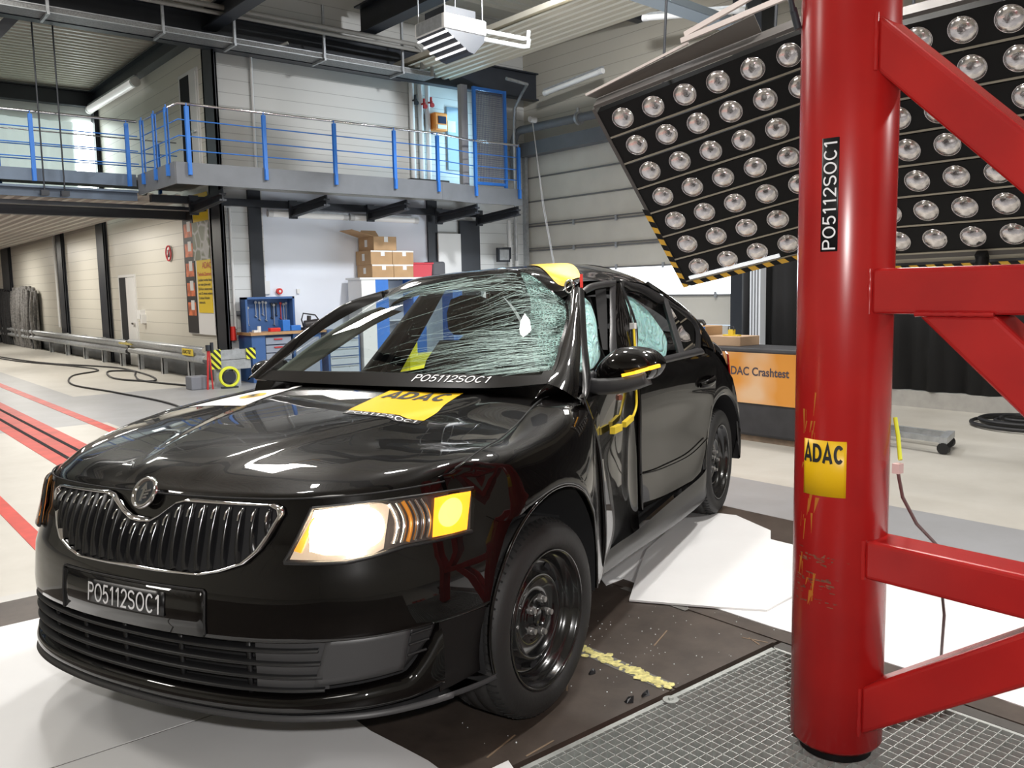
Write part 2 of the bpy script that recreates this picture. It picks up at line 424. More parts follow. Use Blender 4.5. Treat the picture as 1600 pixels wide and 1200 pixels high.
# roof: corrugated deck, main beams
rb = MB()
def corr(mb, x0, x1, y0, y1, z, pitch, along='x', h=0.05):
    """trapezoidal sheet whose ribs run along x or y"""
    if along == 'x':
        n = int((y1 - y0) / pitch)
        for k in range(n):
            a = y0 + k * pitch
            P = [(a, z), (a + pitch * 0.35, z), (a + pitch * 0.5, z + h), (a + pitch * 0.85, z + h), (a + pitch, z)]
            for (ya, za), (yb, zb) in zip(P, P[1:]): mb.quad((x0, ya, za), (x1, ya, za), (x1, yb, zb), (x0, yb, zb))
    else:
        n = int((x1 - x0) / pitch)
        for k in range(n):
            a = x0 + k * pitch
            P = [(a, z), (a + pitch * 0.35, z), (a + pitch * 0.5, z + h), (a + pitch * 0.85, z + h), (a + pitch, z)]
            for (xa, za), (xb, zb) in zip(P, P[1:]): mb.quad((xa, y0, za), (xa, y1, za), (xb, y1, zb), (xb, y0, zb))
roofm = mat('roof_sheet', (0.68, 0.655, 0.58), 0.45)
corr(rb, -9, 6.3, 14.9, 24, 6.35, 0.22, 'x', 0.06)
corr(rb, -9, 13.8, -7, 14.9, 7.3, 0.3, 'x', 0.07)
rb.box((-9, -7, 7.5), (14, 48, 7.6)); rb.box((-9, 23.9, 6.42), (6.4, 48, 6.5))
struct(rb.build('ceiling', roofm))
cb = MB(); corr(cb, 9.75, 11.2, -2, 15.9, 5.8, 0.2, 'y', 0.04); cb.box((9.75, -2, 5.86), (11.3, 15.9, 5.95)); struct(cb.build('ceiling_bulkhead', mat('cream_sheet', (0.60, 0.565, 0.47), 0.5)))
cb = MB()
corr(cb, -9, 6.06, 16.3, 48, 3.15, 0.24, 'y', 0.05); struct(cb.build('ceiling_deck', mat('pale_deck_sheet', (0.55, 0.54, 0.50), 0.5)))
def ibeam(name, p, q, wd, ht, ms=anth):
    p, q = Vector(p), Vector(q); m_ = MB(); up = Vector((0, 0, 1))
    m_.bar(p + up * (ht / 2), q + up * (ht / 2), wd, 0.03); m_.bar(p - up * (ht / 2), q - up * (ht / 2), wd, 0.03); m_.bar(p, q, 0.025, ht)
    return struct(m_.build(name, ms))
ibeam('trim_10', (5.98, -5, 6.12), (5.98, 23.2, 6.12), 0.26, 0.30)
ibeam('trim_11', (-9, 23.1, 6.12), (6.1, 23.1, 6.12), 0.22, 0.34)
ibeam('trim_12', (-9, 15.45, 5.96), (13.6, 15.45, 5.96), 0.2, 0.58)
b = MB(); b.box((6.06, 15.80, 5.74), (10.2, 15.9, 5.90)); struct(b.build('trim_21', anth))
ibeam('trim_13', (-9, 12.2, 6.9), (13.6, 12.2, 6.9), 0.2, 0.5)
ibeam('trim_14', (8.9, -5, 6.55), (8.9, 15.2, 6.55), 0.3, 0.5)
ibeam('trim_15', (1.9, -5, 6.6), (1.9, 23, 6.6), 0.22, 0.3)
# end wall of the upper hall: translucent curtain and a bright window
b = MB(); b.box((-9, 23.3, 3.4), (6.06, 23.5, 6.0)); struct(b.build('wall_upper_end', plain_w))
b = MB(); b.box((5.52, 23.22, 3.6), (5.98, 23.29, 5.6)); struct(b.build('window_3', mat('upper_pane', (0.8, 0.9, 0.9), 0.2, emit=(0.9, 1.0, 0.97), estr=6.0)))
ct = MB(); G = []
for z in (3.45, 4.5, 5.55):
    row = []
    for k in range(161):
        x = -8 + 13.5 * k / 160
        row.append((x, 23.12 + 0.05 * math.sin(x * 9) + 0.03 * math.sin(x * 23), z))
    G.append(row)
ct.grid(G)
tag(ct.build('curtain', mat('glowing_curtain', (0.62, 0.72, 0.70), 0.8, emit=(0.72, 0.85, 0.82), estr=0.55), solid=0.004), 'pale greenish curtain hanging behind the upper walkway at far left', 'curtain')  # cloth glows by its material, standing for daylight passing through
# far end wall of the hall
b = MB(); b.box((-9, 47.8, FL), (6.1, 48, 6.5)); b.box((-9.2, -7, FL), (-9, 48, 7.6)); b.box((-9, -7.2, FL), (14, -7, 7.6)); struct(b.build('wall_far', clad))
# floor paint and the slotted pull rail of the track
for i, (a, bb) in enumerate(((2.79, 2.93), (1.83, 2.36), (1.06, 1.17))):
    s = MB(); s.box((a, -2, FL), (bb, 47, FL + 0.003)); struct(s.build('trim_%d' % (16 + i), redp))
for i, x in enumerate((2.19, 2.0)):
    s = MB(); s.box((x - 0.022, -2, FL), (x + 0.022, 47, FL + 0.006)); struct(s.build('trim_%d' % (19 + i), dark))
# ================================================================ gallery and bridge with blue railings
def railing(root, pts, hz, zt, post_at, spacing_bars=(0.25, 0.5, 0.72), top_r=0.022):
    """handrail and three bars following pts (x, y); posts at the given points"""
    hr = MB(); hr.tube([(x, y, zt) for x, y in pts], top_r, 10); wpart(hr, 'handrail', chrome, root)
    for dz in spacing_bars:
        b_ = MB(); b_.tube([(x, y, zt - dz) for x, y in pts], 0.010, 8); wpart(b_, 'rail_bar', blue, root)
    for (x, y, dx, dy) in post_at:
        p = MB()
        for sgn in (-1, 1):
            ox, oy = -dy * 0.022 * sgn, dx * 0.022 * sgn
            p.bar((x + ox, y + oy, hz - 0.20), (x + ox, y + oy, zt - 0.05), 0.012, 0.06, (dx, dy, 0))
        p.bar((x, y, hz - 0.20), (x, y, hz - 0.02), 0.09, 0.05, (dx, dy, 0))
        p.bar((x, y, zt - 0.12), (x, y, zt), 0.014, 0.014)
        wpart(p, 'railing_post', blue, root)

ga = thing('gallery_walkway', 'grey steel gallery with blue railing in front of the clad upper wall', 'walkway', (7.3, 15.0, FL))
f = MB(); f.bar((4.77, 14.0, 3.28), (9.85, 14.0, 3.28), 0.03, 0.34); f.bar((4.77, 14.0, 3.28), (4.77, 15.9, 3.28), 0.03, 0.34)
f.bar((9.85, 14.0, 3.28), (10.75, 14.25, 3.28), 0.03, 0.34); f.bar((10.75, 14.25, 3.28), (12.1, 14.25, 3.28), 0.03, 0.34)
wpart(f, 'fascia', steel, ga)
f = MB(); f.prism([(4.8, 14.02, 3.36), (9.85, 14.02, 3.36), (10.75, 14.27, 3.36), (12.1, 14.27, 3.36), (12.1, 15.9, 3.36), (4.8, 15.9, 3.36)], (0, 0, 0.04)); wpart(f, 'deck', steel, ga)
for x in (5.6, 7.5, 9.2, 10.9, 12.0):
    f = MB(); f.bar((x, 14.25, 3.02), (x, 15.66, 2.96), 0.12, 0.03); f.bar((x, 14.25, 3.0), (x, 15.66, 2.90), 0.03, 0.2); f.bar((x, 14.25, 2.92), (x, 15.66, 2.82), 0.12, 0.03)
    f.box((x - 0.08, 15.60, 2.78), (x + 0.08, 15.66, 3.12)); wpart(f, 'bracket_beam', anth, ga)
f = MB(); f.box((4.9, 15.67, 2.98), (12.1, 15.8, 3.11)); wpart(f, 'edge_beam', anth, ga)
railing(ga, [(4.86, 15.85), (4.86, 14.03), (9.85, 14.03), (10.75, 14.27), (12.05, 14.27)], 3.45, 4.36,
        [(4.75, 15.5, 0, 1), (4.75, 14.85, 0, 1), (4.75, 14.25, 0, 1), (4.98, 13.97, 1, 0), (6.25, 13.97, 1, 0), (7.55, 13.97, 1, 0), (8.78, 13.97, 1, 0), (9.75, 13.97, 1, 0), (10.85, 14.22, 1, 0), (12.0, 14.22, 1, 0)])
f = MB(); f.box((9.95, 14.3, 3.44), (10.72, 14.45, 3.47)); wpart(f, 'hazard_strip', stripes_mat('pale_hazard', (0.65, 0.6, 0.4), (0.05, 0.05, 0.05), (1, 0.6, 0), 14), ga)

br = thing('bridge_walkway', 'blue grey steel bridge with blue railing crossing the hall at left', 'walkway', (0, 16.2, FL))
f = MB(); f.bar((-9, 15.95, 3.36), (4.74, 15.95, 3.36), 0.03, 0.2); f.bar((-9, 15.92, 3.16), (4.74, 15.92, 3.16), 0.14, 0.03); f.bar((-9, 15.95, 3.10), (4.74, 15.95, 3.10), 0.03, 0.18); wpart(f, 'fascia', mat('blue_grey_steel', (0.11, 0.15, 0.21), 0.5, var=0.12, vscale=3), br)
f = MB(); f.box((-9, 15.97, 3.38), (6.0, 17.4, 3.42)); wpart(f, 'deck', steel, br)
f = MB(); f.bar((-9, 16.2, 2.93), (6.0, 16.2, 2.93), 0.2, 0.06); f.bar((-9, 17.3, 2.95), (6.0, 17.3, 2.95), 0.2, 0.25); wpart(f, 'edge_beam', anth, br)
railing(br, [(-9, 15.93), (4.80, 15.93)], 3.45, 4.36, [(x, 15.9, 1, 0) for x in (-4.2, -1.7, 0.7, 3.15, 4.62)])
railing(br, [(-9, 17.35), (5.95, 17.35)], 3.45, 4.30, [(x, 17.38, 1, 0) for x in (-3.0, 0.2, 2.9, 5.6)], top_r=0.012)
for x, y, n in ((3.26, 15.80, 'thin steel rod carrying the bridge, the left one'), (3.56, 15.80, 'thin steel rod carrying the bridge, the right one')):
    r = MB(); r.cyl((x, y, 3.1), (x, y, 6.35), 0.013, 8); r.box((x - 0.06, y - 0.06, 3.02), (x + 0.06, y + 0.06, 3.1)); o = r.build('hanger_rod', anth); tag(o, n, 'rod', 'rods carrying the bridge')
# diagonal brace under the roof at far left
r = MB(); r.bar((2.35, 16.2, 5.0), (3.32, 16.2, 6.15), 0.10, 0.16); tag(r.build('roof_brace', steel), 'grey steel brace leaning under the roof at top left', 'brace')

# ================================================================ services under the roof
t = thing('cable_tray', 'perforated cable tray hung along the roof beam above the gallery', 'cable tray', (3, 14.4, 5.6))
f = MB(); f.box((-9, 14.9, 5.66), (10.4, 14.92, 5.75)); f.box((-9, 15.3, 5.66), (10.4, 15.32, 5.75)); f.box((-9, 14.9, 5.66), (10.4, 15.32, 5.67)); wpart(f, 'tray', mat('perforated_zinc', (0.20, 0.205, 0.205), 0.5, var=0.3, vscale=40), t)
f = MB(); f.box((-9, 14.885, 5.74), (10.4, 14.9, 5.755)); f.box((-9, 14.885, 5.655), (10.4, 14.9, 5.667)); wpart(f, 'tray_edge', zinc, t)
for x in (-1.5, 1.4, 3.3, 5.0, 6.2, 7.9, 9.6):
    f = MB(); f.bar((x, 14.86, 5.62), (x, 14.86, 6.6), 0.05, 0.04); f.bar((x, 14.82, 5.63), (x, 15.34, 5.63), 0.04, 0.04); wpart(f, 'hanger', zinc, t)
for i, (y, z, rr) in enumerate(((14.7, 6.16, 0.045), (14.72, 6.06, 0.035))):
    f = MB(); f.tube([(-8.9, y, z), (9.8 + .25 * i, y, z), (9.95 + .25 * i, y, z - 0.1), (9.95 + .25 * i, y, z - 0.45)], rr, 10)
    o = f.build('service_pipe', mat('pipe_grey', (0.22, 0.215, 0.20), 0.5)); tag(o, ('thicker' if i == 0 else 'thinner') + ' grey pipe running along the cable tray above the gallery', 'pipe', 'pipes along the cable tray')
# row of yellow-capped tubes at the top edge
for i in range(4):
    f = MB(); p = Vector((4.35 + 0.22 * i, 11.6, 6.35)); f.cyl(p, p + Vector((0.25, -4.0, 0.1)), 0.035, 10)
    o = f.build('capped_tube', plain_w); c = MB(); c.cyl(p + Vector((-0.004, 0.05, -0.002)), p + Vector((0.02, -0.25, 0.006)), 0.045, 12); c.build('end_cap', mat('yellow_cap', (0.75, 0.42, 0.05), 0.5), o)
    tag(o, ('leftmost', 'second from left', 'third from left', 'rightmost')[i] + ' of the pale tubes with yellow ends at the ceiling', 'tube', 'yellow-capped tubes')
# unit heater hung above the gallery
hx = thing('unit_heater', 'grey unit heater with bright louvres hanging above the gallery', 'heater', (8.3, 11.4, 5.0), 0.0)
f = MB(); f.box((7.88, 11.02, 5.30), (8.70, 11.83, 5.53)); wpart(f, 'casing', plain_w, hx, bevel=0.03)
f = MB(); f.box((7.875, 11.08, 5.32), (7.882, 11.77, 5.51)); wpart(f, 'side_sheet', zinc, hx)
f = MB(); f.box((8.0, 11.15, 5.53), (8.58, 11.7, 5.68)); wpart(f, 'fan_housing', anth, hx)
f = MB(); A_ = [(7.90, 11.05, 5.30), (8.68, 11.05, 5.30), (8.66, 11.05, 5.20), (8.46, 11.05, 5.0), (8.36, 11.05, 5.02)]; f.prism(A_, (0, 0.75, 0)); wpart(f, 'outlet_hood', anth, hx)
lv = mat('glow_louvre', (0.85, 0.85, 0.85), 0.4, emit=(1, 0.97, 0.98), estr=0.8)  # slats glow by their material in place of light caught on them
for k in range(4):
    tt = 0.14 + k * 0.25; f = MB(); xx, zz = 7.90 + 0.44 * tt - 0.02, 5.30 - 0.28 * tt
    f.bar((xx, 11.04, zz), (xx, 11.82, zz), 0.03, 0.028); wpart(f, 'louvre', lv, hx)
for x, y in ((7.93, 11.07), (7.93, 11.78), (8.65, 11.07), (8.65, 11.78)):
    f = MB(); f.cyl((x, y, 5.5), (x, y, 7.25), 0.012, 8); wpart(f, 'hanger', zinc, hx)
for z in (5.47, 5.34):
    f = MB(); f.tube([(8.68, 11.3, z), (9.6, 11.2, z - 0.02), (9.7, 11.2, z), (9.72, 11.2, z + 0.12)], 0.035, 10); wpart(f, 'feed_pipe', plain_w, hx)

# fluorescent lamps
def tube_lamp(name, p, q, label, root_group, em=0.0, r=0.055):
    p, q = Vector(p), Vector(q); d = (q - p).normalized()
    o = thing(name, label, 'lamp', (p + q) / 2, 0, root_group)
    f = MB(); f.cyl(p + d * 0.1, q - d * 0.1, r, 14); wpart(f, 'diffuser', mat('lamp_diffuser%g' % em, (0.82, 0.82, 0.8), 0.35, emit=(1, 0.98, 0.95), estr=em), o)
    f = MB(); f.cyl(p, p + d * 0.1, r * 1.12, 14); wpart(f, 'end_cap', plain_w, o)
    f = MB(); f.cyl(q - d * 0.1, q, r * 1.12, 14); wpart(f, 'end_cap', plain_w, o)
    f = MB(); f.bar(p + Vector((0, 0, r * 1.2)), q + Vector((0, 0, r * 1.2)), 0.07, 0.04); wpart(f, 'bracket', zinc, o)
    return o
tube_lamp('tube_lamp', (7.05, 15.78, 2.87), (8.75, 15.78, 2.86), 'white tube lamp on the alcove wall, nearer the corner column', 'tube lamps on the alcove wall', 0.12)
tube_lamp('tube_lamp', (8.80, 15.78, 2.86), (10.45, 15.78, 2.85), 'white tube lamp on the alcove wall, above the cardboard boxes', 'tube lamps on the alcove wall', 0.12)
tube_lamp('tube_lamp', (5.86, 19.3, 5.82), (5.86, 23.0, 5.86), 'long tube lamp clipped under the dark roof beam at upper left', 'tube lamps under beams', 0.3, 0.09)
tube_lamp('tube_lamp', (13.1, 14.6, 5.62), (13.1, 12.8, 5.75), 'pale tube lamp on the cladding left of the lamp rig', 'tube lamps on the loading door wall', 0.0)
tube_lamp('tube_lamp', (12.3, 11.0, 6.2), (12.9, 9.2, 6.0), 'pale tube lamp at the top, beside the black column', 'tube lamps on the loading door wall', 0.05)
# gas pipes and drops in the gallery corner
for i, (x, lab) in enumerate(((10.4, 'left of the three white riser pipes on the gallery wall'), (10.62, 'middle of the three white riser pipes on the gallery wall'), (10.8, 'right of the three white riser pipes on the gallery wall'))):
    o = thing('riser_pipe', lab, 'pipe', (x, 15.8, 3.4), 0, 'riser pipes on the gallery wall')
    f = MB(); f.cyl((x, 15.8, 3.4), (x, 15.8, 5.75), 0.055, 12); wpart(f, 'pipe', plain_w, o)
    z = (5.35, 5.3, 5.35)[i]; f = MB(); f.cyl((x, 15.8, z), (x, 15.62, z), 0.02, 8); f.cyl((x, 15.62, z - 0.07), (x, 15.60, z - 0.07), 0.05, 12); f.bar((x, 15.66, z - 0.1), (x, 15.66, z + 0.1), 0.05, 0.03)
    wpart(f, 'valve', mat('valve_red', (0.5, 0.03, 0.03), 0.5) if i else anth, o)
o = thing('defibrillator_case', 'orange wall case with dark window on the gallery wall', 'wall case', (11.05, 15.8, 4.8))
f = MB(); f.box((10.88, 15.65, 4.78), (11.22, 15.88, 5.16)); wpart(f, 'case', mat('orange_case', (0.80, 0.27, 0.04), 0.5), o, bevel=0.03)
f = MB(); f.box((10.97, 15.64, 4.93), (11.17, 15.66, 5.08)); wpart(f, 'window', mat('dark_glass', (0.02, 0.04, 0.08), 0.1), o)
f = MB(); f.box((10.95, 15.64, 4.82), (11.18, 15.655, 4.9)); wpart(f, 'label_strip', plain_w, o)
f = MB(); f.box((11.26, 15.7, 4.78), (11.46, 15.73, 5.02), Matrix.Identity(4)); tag(f.build('wall_notice', mat('blue_white', (0.45, 0.68, 0.80), 0.4)), 'small pale blue notice beside the orange wall case', 'notice')
o = thing('mesh_gate', 'blue framed wire mesh gate at the end of the gallery', 'gate', (11.3, 14.35, 3.4))
f = MB()
for x in (10.95, 11.75): f.box((x - 0.03, 14.32, 3.45), (x + 0.03, 14.38, 5.45))
f.box((10.95, 14.33, 3.5), (11.75, 14.37, 3.56)); f.box((10.95, 14.33, 5.39), (11.75, 14.37, 5.45)); wpart(f, 'frame', blue, o)
f = MB()
for k in range(1, 20): f.box((10.95 + k * 0.04 - 0.003, 14.345, 3.55), (10.95 + k * 0.04 + 0.003, 14.351, 5.4))
for k in range(1, 46): f.box((10.95, 14.352, 3.55 + k * 0.04 - 0.003), (11.75, 14.358, 3.55 + k * 0.04 + 0.003))
wpart(f, 'wire_mesh', mat('mesh_blue_grey', (0.12, 0.14, 0.22), 0.5), o)
f = MB(); f.box((10.74, 14.5, 3.4), (10.90, 14.62, 5.5)); tag(f.build('gate_post', mat('post_grey', (0.26, 0.26, 0.265), 0.6)), 'grey square post left of the blue mesh gate', 'post')
f = MB(); f.box((9.95, 15.2, 3.46), (10.9, 15.6, 3.52)); f.box((9.95, 15.2, 3.62), (10.9, 15.6, 3.66))
for x in (9.98, 10.4, 10.85): f.box((x, 15.2, 3.52), (x + 0.06, 15.6, 3.62))
tag(f.build('pallet', mat('dark_crate', (0.06, 0.06, 0.06), 0.7)), 'low dark pallet lying on the gallery deck', 'pallet')
o = thing('wall_pipe', 'thick grey pipe with valves running along the loading door lintel', 'pipe', (13.2, 14.5, 4.9))
f = MB(); f.tube([(13.15, 15.75, 3.9), (13.15, 15.75, 4.75), (13.15, 15.65, 4.92), (13.15, 15.5, 4.97), (13.15, 12.9, 4.93)], 0.09, 14); wpart(f, 'pipe', steel, o)
for y in (13.6, 12.95):
    f = MB(); f.cyl((13.15, y, 4.93), (13.15, y - 0.06, 4.93), 0.14, 14); f.cyl((13.15, y, 5.0), (13.15, y, 5.15), 0.03, 8); wpart(f, 'valve', zinc, o)
f = MB(); f.tube([(11.9, 14.45, 5.75), (12.6, 14.6, 5.75), (12.95, 15.2, 5.7), (13.0, 15.5, 5.45), (13.0, 15.55, 4.9), (13.0, 15.55, 2.0)], 0.035, 10); tag(f.build('conduit', zinc), 'bent steel conduit coming down beside the loading door', 'conduit')
for i, x in enumerate((13.05, 13.25)):
    f = MB(); f.cyl((x, 15.85, FL), (x, 15.85, 2.95), 0.05, 10); tag(f.build('down_pipe', plain_w), ('left' if i == 0 else 'right') + ' white down pipe in the corner beside the loading door', 'pipe', 'down pipes in the corner')
f = MB(); f.tube([(11.6, 13.3, 4.7), (11.75, 13.2, 3.0), (12.0, 13.1, 1.5)], 0.008, 6); f.tube([(11.62, 13.33, 4.7), (11.83, 13.25, 3.0), (12.12, 13.2, 1.5)], 0.008, 6); f.cyl((11.55, 13.32, 4.7), (11.7, 13.32, 4.7), 0.06, 10)
tag(f.build('pull_cord', mat('cord_grey', (0.35, 0.35, 0.35), 0.7)), 'thin double pull cord hanging in front of the mesh gate', 'cord')
f = MB(); f.bar((8.9, 8.15, 5.22), (11.7, 8.33, 5.22), 0.3, 0.04); f.bar((8.9, 8.0, 5.26), (11.7, 8.18, 5.26), 0.02, 0.1); f.bar((8.9, 8.3, 5.26), (11.7, 8.48, 5.26), 0.02, 0.1); tag(f.build('cable_ladder', mat('blue_zinc', (0.24, 0.29, 0.34), 0.5)), 'blue grey cable ladder under the roof above the lamp rig', 'cable tray')
o = thing('floodlight', 'small square floodlight on the siding beside the dark door', 'lamp', (12.75, 15.75, 2.2))
f = MB(); f.box((12.5, 15.6, 1.98), (12.85, 15.68, 2.3), Matrix.Rotation(0.0, 4, 'Z')); wpart(f, 'housing', anth, o)
f = MB(); f.box((12.54, 15.59, 2.02), (12.81, 15.605, 2.26)); wpart(f, 'glass', zinc, o)
f = MB(); f.box((12.86, 15.7, 2.05), (12.97, 15.9, 2.32)); wpart(f, 'bracket', anth, o)

# ================================================================ left wall
o = thing('guard_rail', 'long zinc guard rail on posts along the left wall', 'guard rail', (5.8, 28, FL))
def wbeam(y0, y1, zc):
    G = []
    prof = [(-0.02, -0.155), (0.035, -0.12), (0.035, -0.07), (-0.03, -0.02), (-0.03, 0.02), (0.035, 0.07), (0.035, 0.12), (-0.02, 0.155)]
    for y in (y0, y1): G.append([(5.76 - a, y, zc + z) for a, z in prof])
    m_ = MB(); m_.grid(G); return m_
wpart(wbeam(20.9, 47, 0.20), 'rail_beam', zinc, o, solid=0.006)
wpart(wbeam(16.0, 20.7, 0.24), 'rail_beam', zinc, o, solid=0.006)
for y in (17.0, 18.6, 20.2, 21.6, 23.2, 25.0, 27.0, 29.0, 31.5, 34.5, 38, 42):
    f = MB(); f.box((5.80, y - 0.06, FL), (5.82, y + 0.06, 0.36)); f.box((5.80, y - 0.06, FL), (5.9, y - 0.05, 0.36)); f.box((5.80, y + 0.05, FL), (5.9, y + 0.06, 0.36)); wpart(f, 'rail_post', zinc, o)
f = MB(); f.box((5.715, 16.45, 0.21), (5.722, 17.05, 0.34)); tg = wpart(f, 'tag_plate', mat('sign_yellow', (0.80, 0.60, 0.05), 0.5), o)
tx = text_obj('lettering', 'ADAC-TEST', mat('ink_black', (0.01, 0.01, 0.012), 0.6), lambda x, y: (5.712, 17.02 - x, 0.245 + y), None, size=0.095, sx=0.95, bold=0.002)
tx.parent = tg
f = MB(); f.box((5.7, 20.4, 0.27), (5.83, 21.3, 0.31)); wpart(f, 'rail_joint', mat('worn_yellow', (0.45, 0.38, 0.12), 0.6, var=0.3), o)

def net(name, y0, y1, z1, m_, label, seed):
    rnd = random.Random(seed); mb_ = MB()
    n = 46
    for k in range(n):
        y = y0 + (y1 - y0) * (k + rnd.random()) / n; x = 5.93 - rnd.random() * 0.16; pts = []
        ph = rnd.random() * 6
        top = z1 - 0.12 * rnd.random() - 0.10 * abs((k / n - 0.5) * 2) ** 3
        for i in range(9):
            t_ = i / 8; pts.append((x - 0.07 * math.sin(t_ * 3.1), y + 0.06 * math.sin(ph + t_ * 8), FL + 0.02 + (top - FL) * (1 - t_)))
        mb_.tube(pts, 0.035 + 0.02 * rnd.random(), 6)
    mb_.box((5.90, y0, FL), (5.95, y1, z1 - 0.15))
    o_ = mb_.build(name, m_); tag(o_, label, 'net')
net('cargo_net', 34.9, 38.5, 1.72, mat('net_black', (0.03, 0.03, 0.032), 0.9, var=0.4, vscale=20), 'black rope net hanging on the left wall, nearer the picture edge', 3)
net('cargo_net', 31.0, 34.5, 1.76, mat('net_grey', (0.16, 0.155, 0.15), 0.9, var=0.5, vscale=18), 'grey rope net hanging on the left wall beside the black one', 5)
f = MB(); f.tube([(5.93, 28.1, 0.5), (5.93, 28.1, 3.85), (5.93, 28.4, 3.95), (4.5, 28.5, 3.95)], 0.035, 8); tag(f.build('wall_conduit', plain_w), 'white conduit running down the left wall beside a dark column', 'conduit')
f = MB(); f.box((5.95, 20.35, 0.85), (6.06, 20.6, 1.05)); f.box((5.95, 20.3, 0.75), (6.06, 20.38, 0.95)); tag(f.build('wall_switch', plain_w), 'small white switch box beside the doorway of the left wall', 'switch')
o = thing('prohibition_sign', 'tall oval red and white prohibition sign on the left wall', 'sign', (6.04, 18.45, 2.22))
f = MB(); f.prism([(6.03, 18.43 + 0.165 * math.cos(a_ * PI / 16), 2.23 + 0.165 * math.sin(a_ * PI / 16)) for a_ in range(32)], (0.02, 0, 0)); wpart(f, 'plate', plain_w, o)
f = MB(); f.tube([(6.025, 18.43 + 0.15 * math.cos(a_ * PI / 16), 2.23 + 0.15 * math.sin(a_ * PI / 16)) for a_ in range(32)], 0.018, 6, closed=True); f.bar((6.025, 18.32, 2.34), (6.025, 18.54, 2.12), 0.02, 0.03); wpart(f, 'ring', mat('sign_red', (0.55, 0.03, 0.04), 0.5), o)
f = MB(); f.box((6.022, 18.38, 2.15), (6.03, 18.48, 2.30)); wpart(f, 'pictogram', mat('ink_black', (0.01, 0.01, 0.012), 0.6), o)

# poster banner beside the corner column
PX = 6.02
ps = thing('wall_poster', 'tall yellow, black and white poster beside the corner column', 'poster', (PX, 16.7, 0.6))
def pq(y0, y1, z0, z1, nm, mm, dx=0.0):
    q = MB(); q.box((PX - 0.012 - dx, y0, z0), (PX - dx, y1, z1)); return wpart(q, nm, mm, ps)
pq(16.05, 17.42, 0.60, 3.18, 'backing', plain_w, -0.012)
pq(16.08, 16.85, 2.72, 3.26, 'header_panel', mat('poster_yellow', (0.80, 0.57, 0.02), 0.5))
pq(16.08, 16.80, 1.02, 2.02, 'text_panel', mat('poster_yellow', (0.80, 0.57, 0.02), 0.5), 0.001)
pq(16.90, 17.45, 0.62, 3.02, 'picture_strip', mat('poster_black', (0.02, 0.018, 0.018), 0.5), 0.001)
aer = bpy.data.materials.new('aerial_print'); aer.use_nodes = True
_n = aer.node_tree; _t = _n.nodes.new('ShaderNodeTexCoord'); _v = _n.nodes.new('ShaderNodeTexVoronoi'); _v.inputs['Scale'].default_value = 3.5; _v.feature = 'DISTANCE_TO_EDGE'
_r = _n.nodes.new('ShaderNodeValToRGB'); _r.color_ramp.elements[0].color = (0.55, 0.55, 0.56, 1); _r.color_ramp.elements[1].color = (0.16, 0.18, 0.11, 1); _r.color_ramp.elements[1].position = 0.12
_n.links.new(_t.outputs['Object'], _v.inputs['Vector']); _n.links.new(_v.outputs['Distance'], _r.inputs[0]); _n.links.new(_r.outputs[0], _n.nodes['Principled BSDF'].inputs['Base Color'])
pq(16.08, 16.92, 2.02, 2.74, 'aerial_picture', aer, 0.004)
fire = mat('fire_print', (0.62, 0.16, 0.06), 0.5, var=0.6, vscale=6)
for k in range(5):
    z = 2.62 - k * 0.38
    pq(16.95, 17.38, z - 0.14, z + 0.12, 'car_picture', fire, 0.004)
    pq(17.02, 17.2, z - 0.03, z + 0.16, 'car_highlight', plain_w, 0.007)
ink = mat('ink_black', (0.01, 0.01, 0.012), 0.6)
def ptext(body, y, z, size, mm):
    t_ = text_obj('lettering', body, mm, lambda a_, b_: (PX - 0.017, y - a_, z + b_), None, size=size, bold=0.001); t_.parent = ps; t_.matrix_parent_inverse = pinv(ps)
ptext('ADAC', 16.50, 1.86, 0.17, mat('sign_red', (0.55, 0.03, 0.04), 0.5))
ptext('Technik-Zentrum', 16.76, 1.72, 0.10, mat('sign_red', (0.55, 0.03, 0.04), 0.5))
for k, s_ in enumerate(('Landsberg werden Autos', 'seit vielen Jahren nach', 'EU-Norm getestet sowie', 'nach 25 eigenen weiteren', 'Crashtest Kriterien', 'untersucht.')): ptext(s_, 16.75, 1.62 - 0.085 * k, 0.07, ink)
f = MB(); f.box((6.0, 16.85, 3.02), (6.05, 17.4, 3.2)); tag(f.build('notice_board', plain_w), 'white notice above the black picture strip of the poster', 'notice')

# power drop and hook on the alcove corner
o = thing('power_drop', 'white conduit with a red socket hanging on the alcove corner wall', 'socket', (6.5, 15.8, 0.6))
f = MB(); f.cyl((6.33, 15.85, 0.72), (6.33, 15.85, 2.95), 0.03, 8); wpart(f, 'conduit', plain_w, o)
f = MB(); f.cyl((6.27, 15.84, 0.50), (6.27, 15.84, 0.76), 0.065, 12, 0.05); wpart(f, 'socket', mat('plug_red', (0.65, 0.03, 0.02), 0.4), o)
f = MB(); f.cyl((6.36, 15.88, 1.0), (6.44, 15.80, 1.0), 0.045, 10); f.cyl((6.43, 15.80, 1.0), (6.47, 15.79, 1.0), 0.06, 10); tag(f.build('air_coupling', steel), 'grey air coupling on the wall left of the blue workbench', 'coupling')
o = thing('wall_riser', 'tall white riser pipe on the gallery wall beside the dark corner column', 'pipe', (6.9, 15.85, 3.4))
f = MB(); f.tube([(6.9, 15.85, 3.4), (6.9, 15.85, 5.75), (7.4, 15.3, 5.95)], 0.03, 8); wpart(f, 'pipe', plain_w, o)
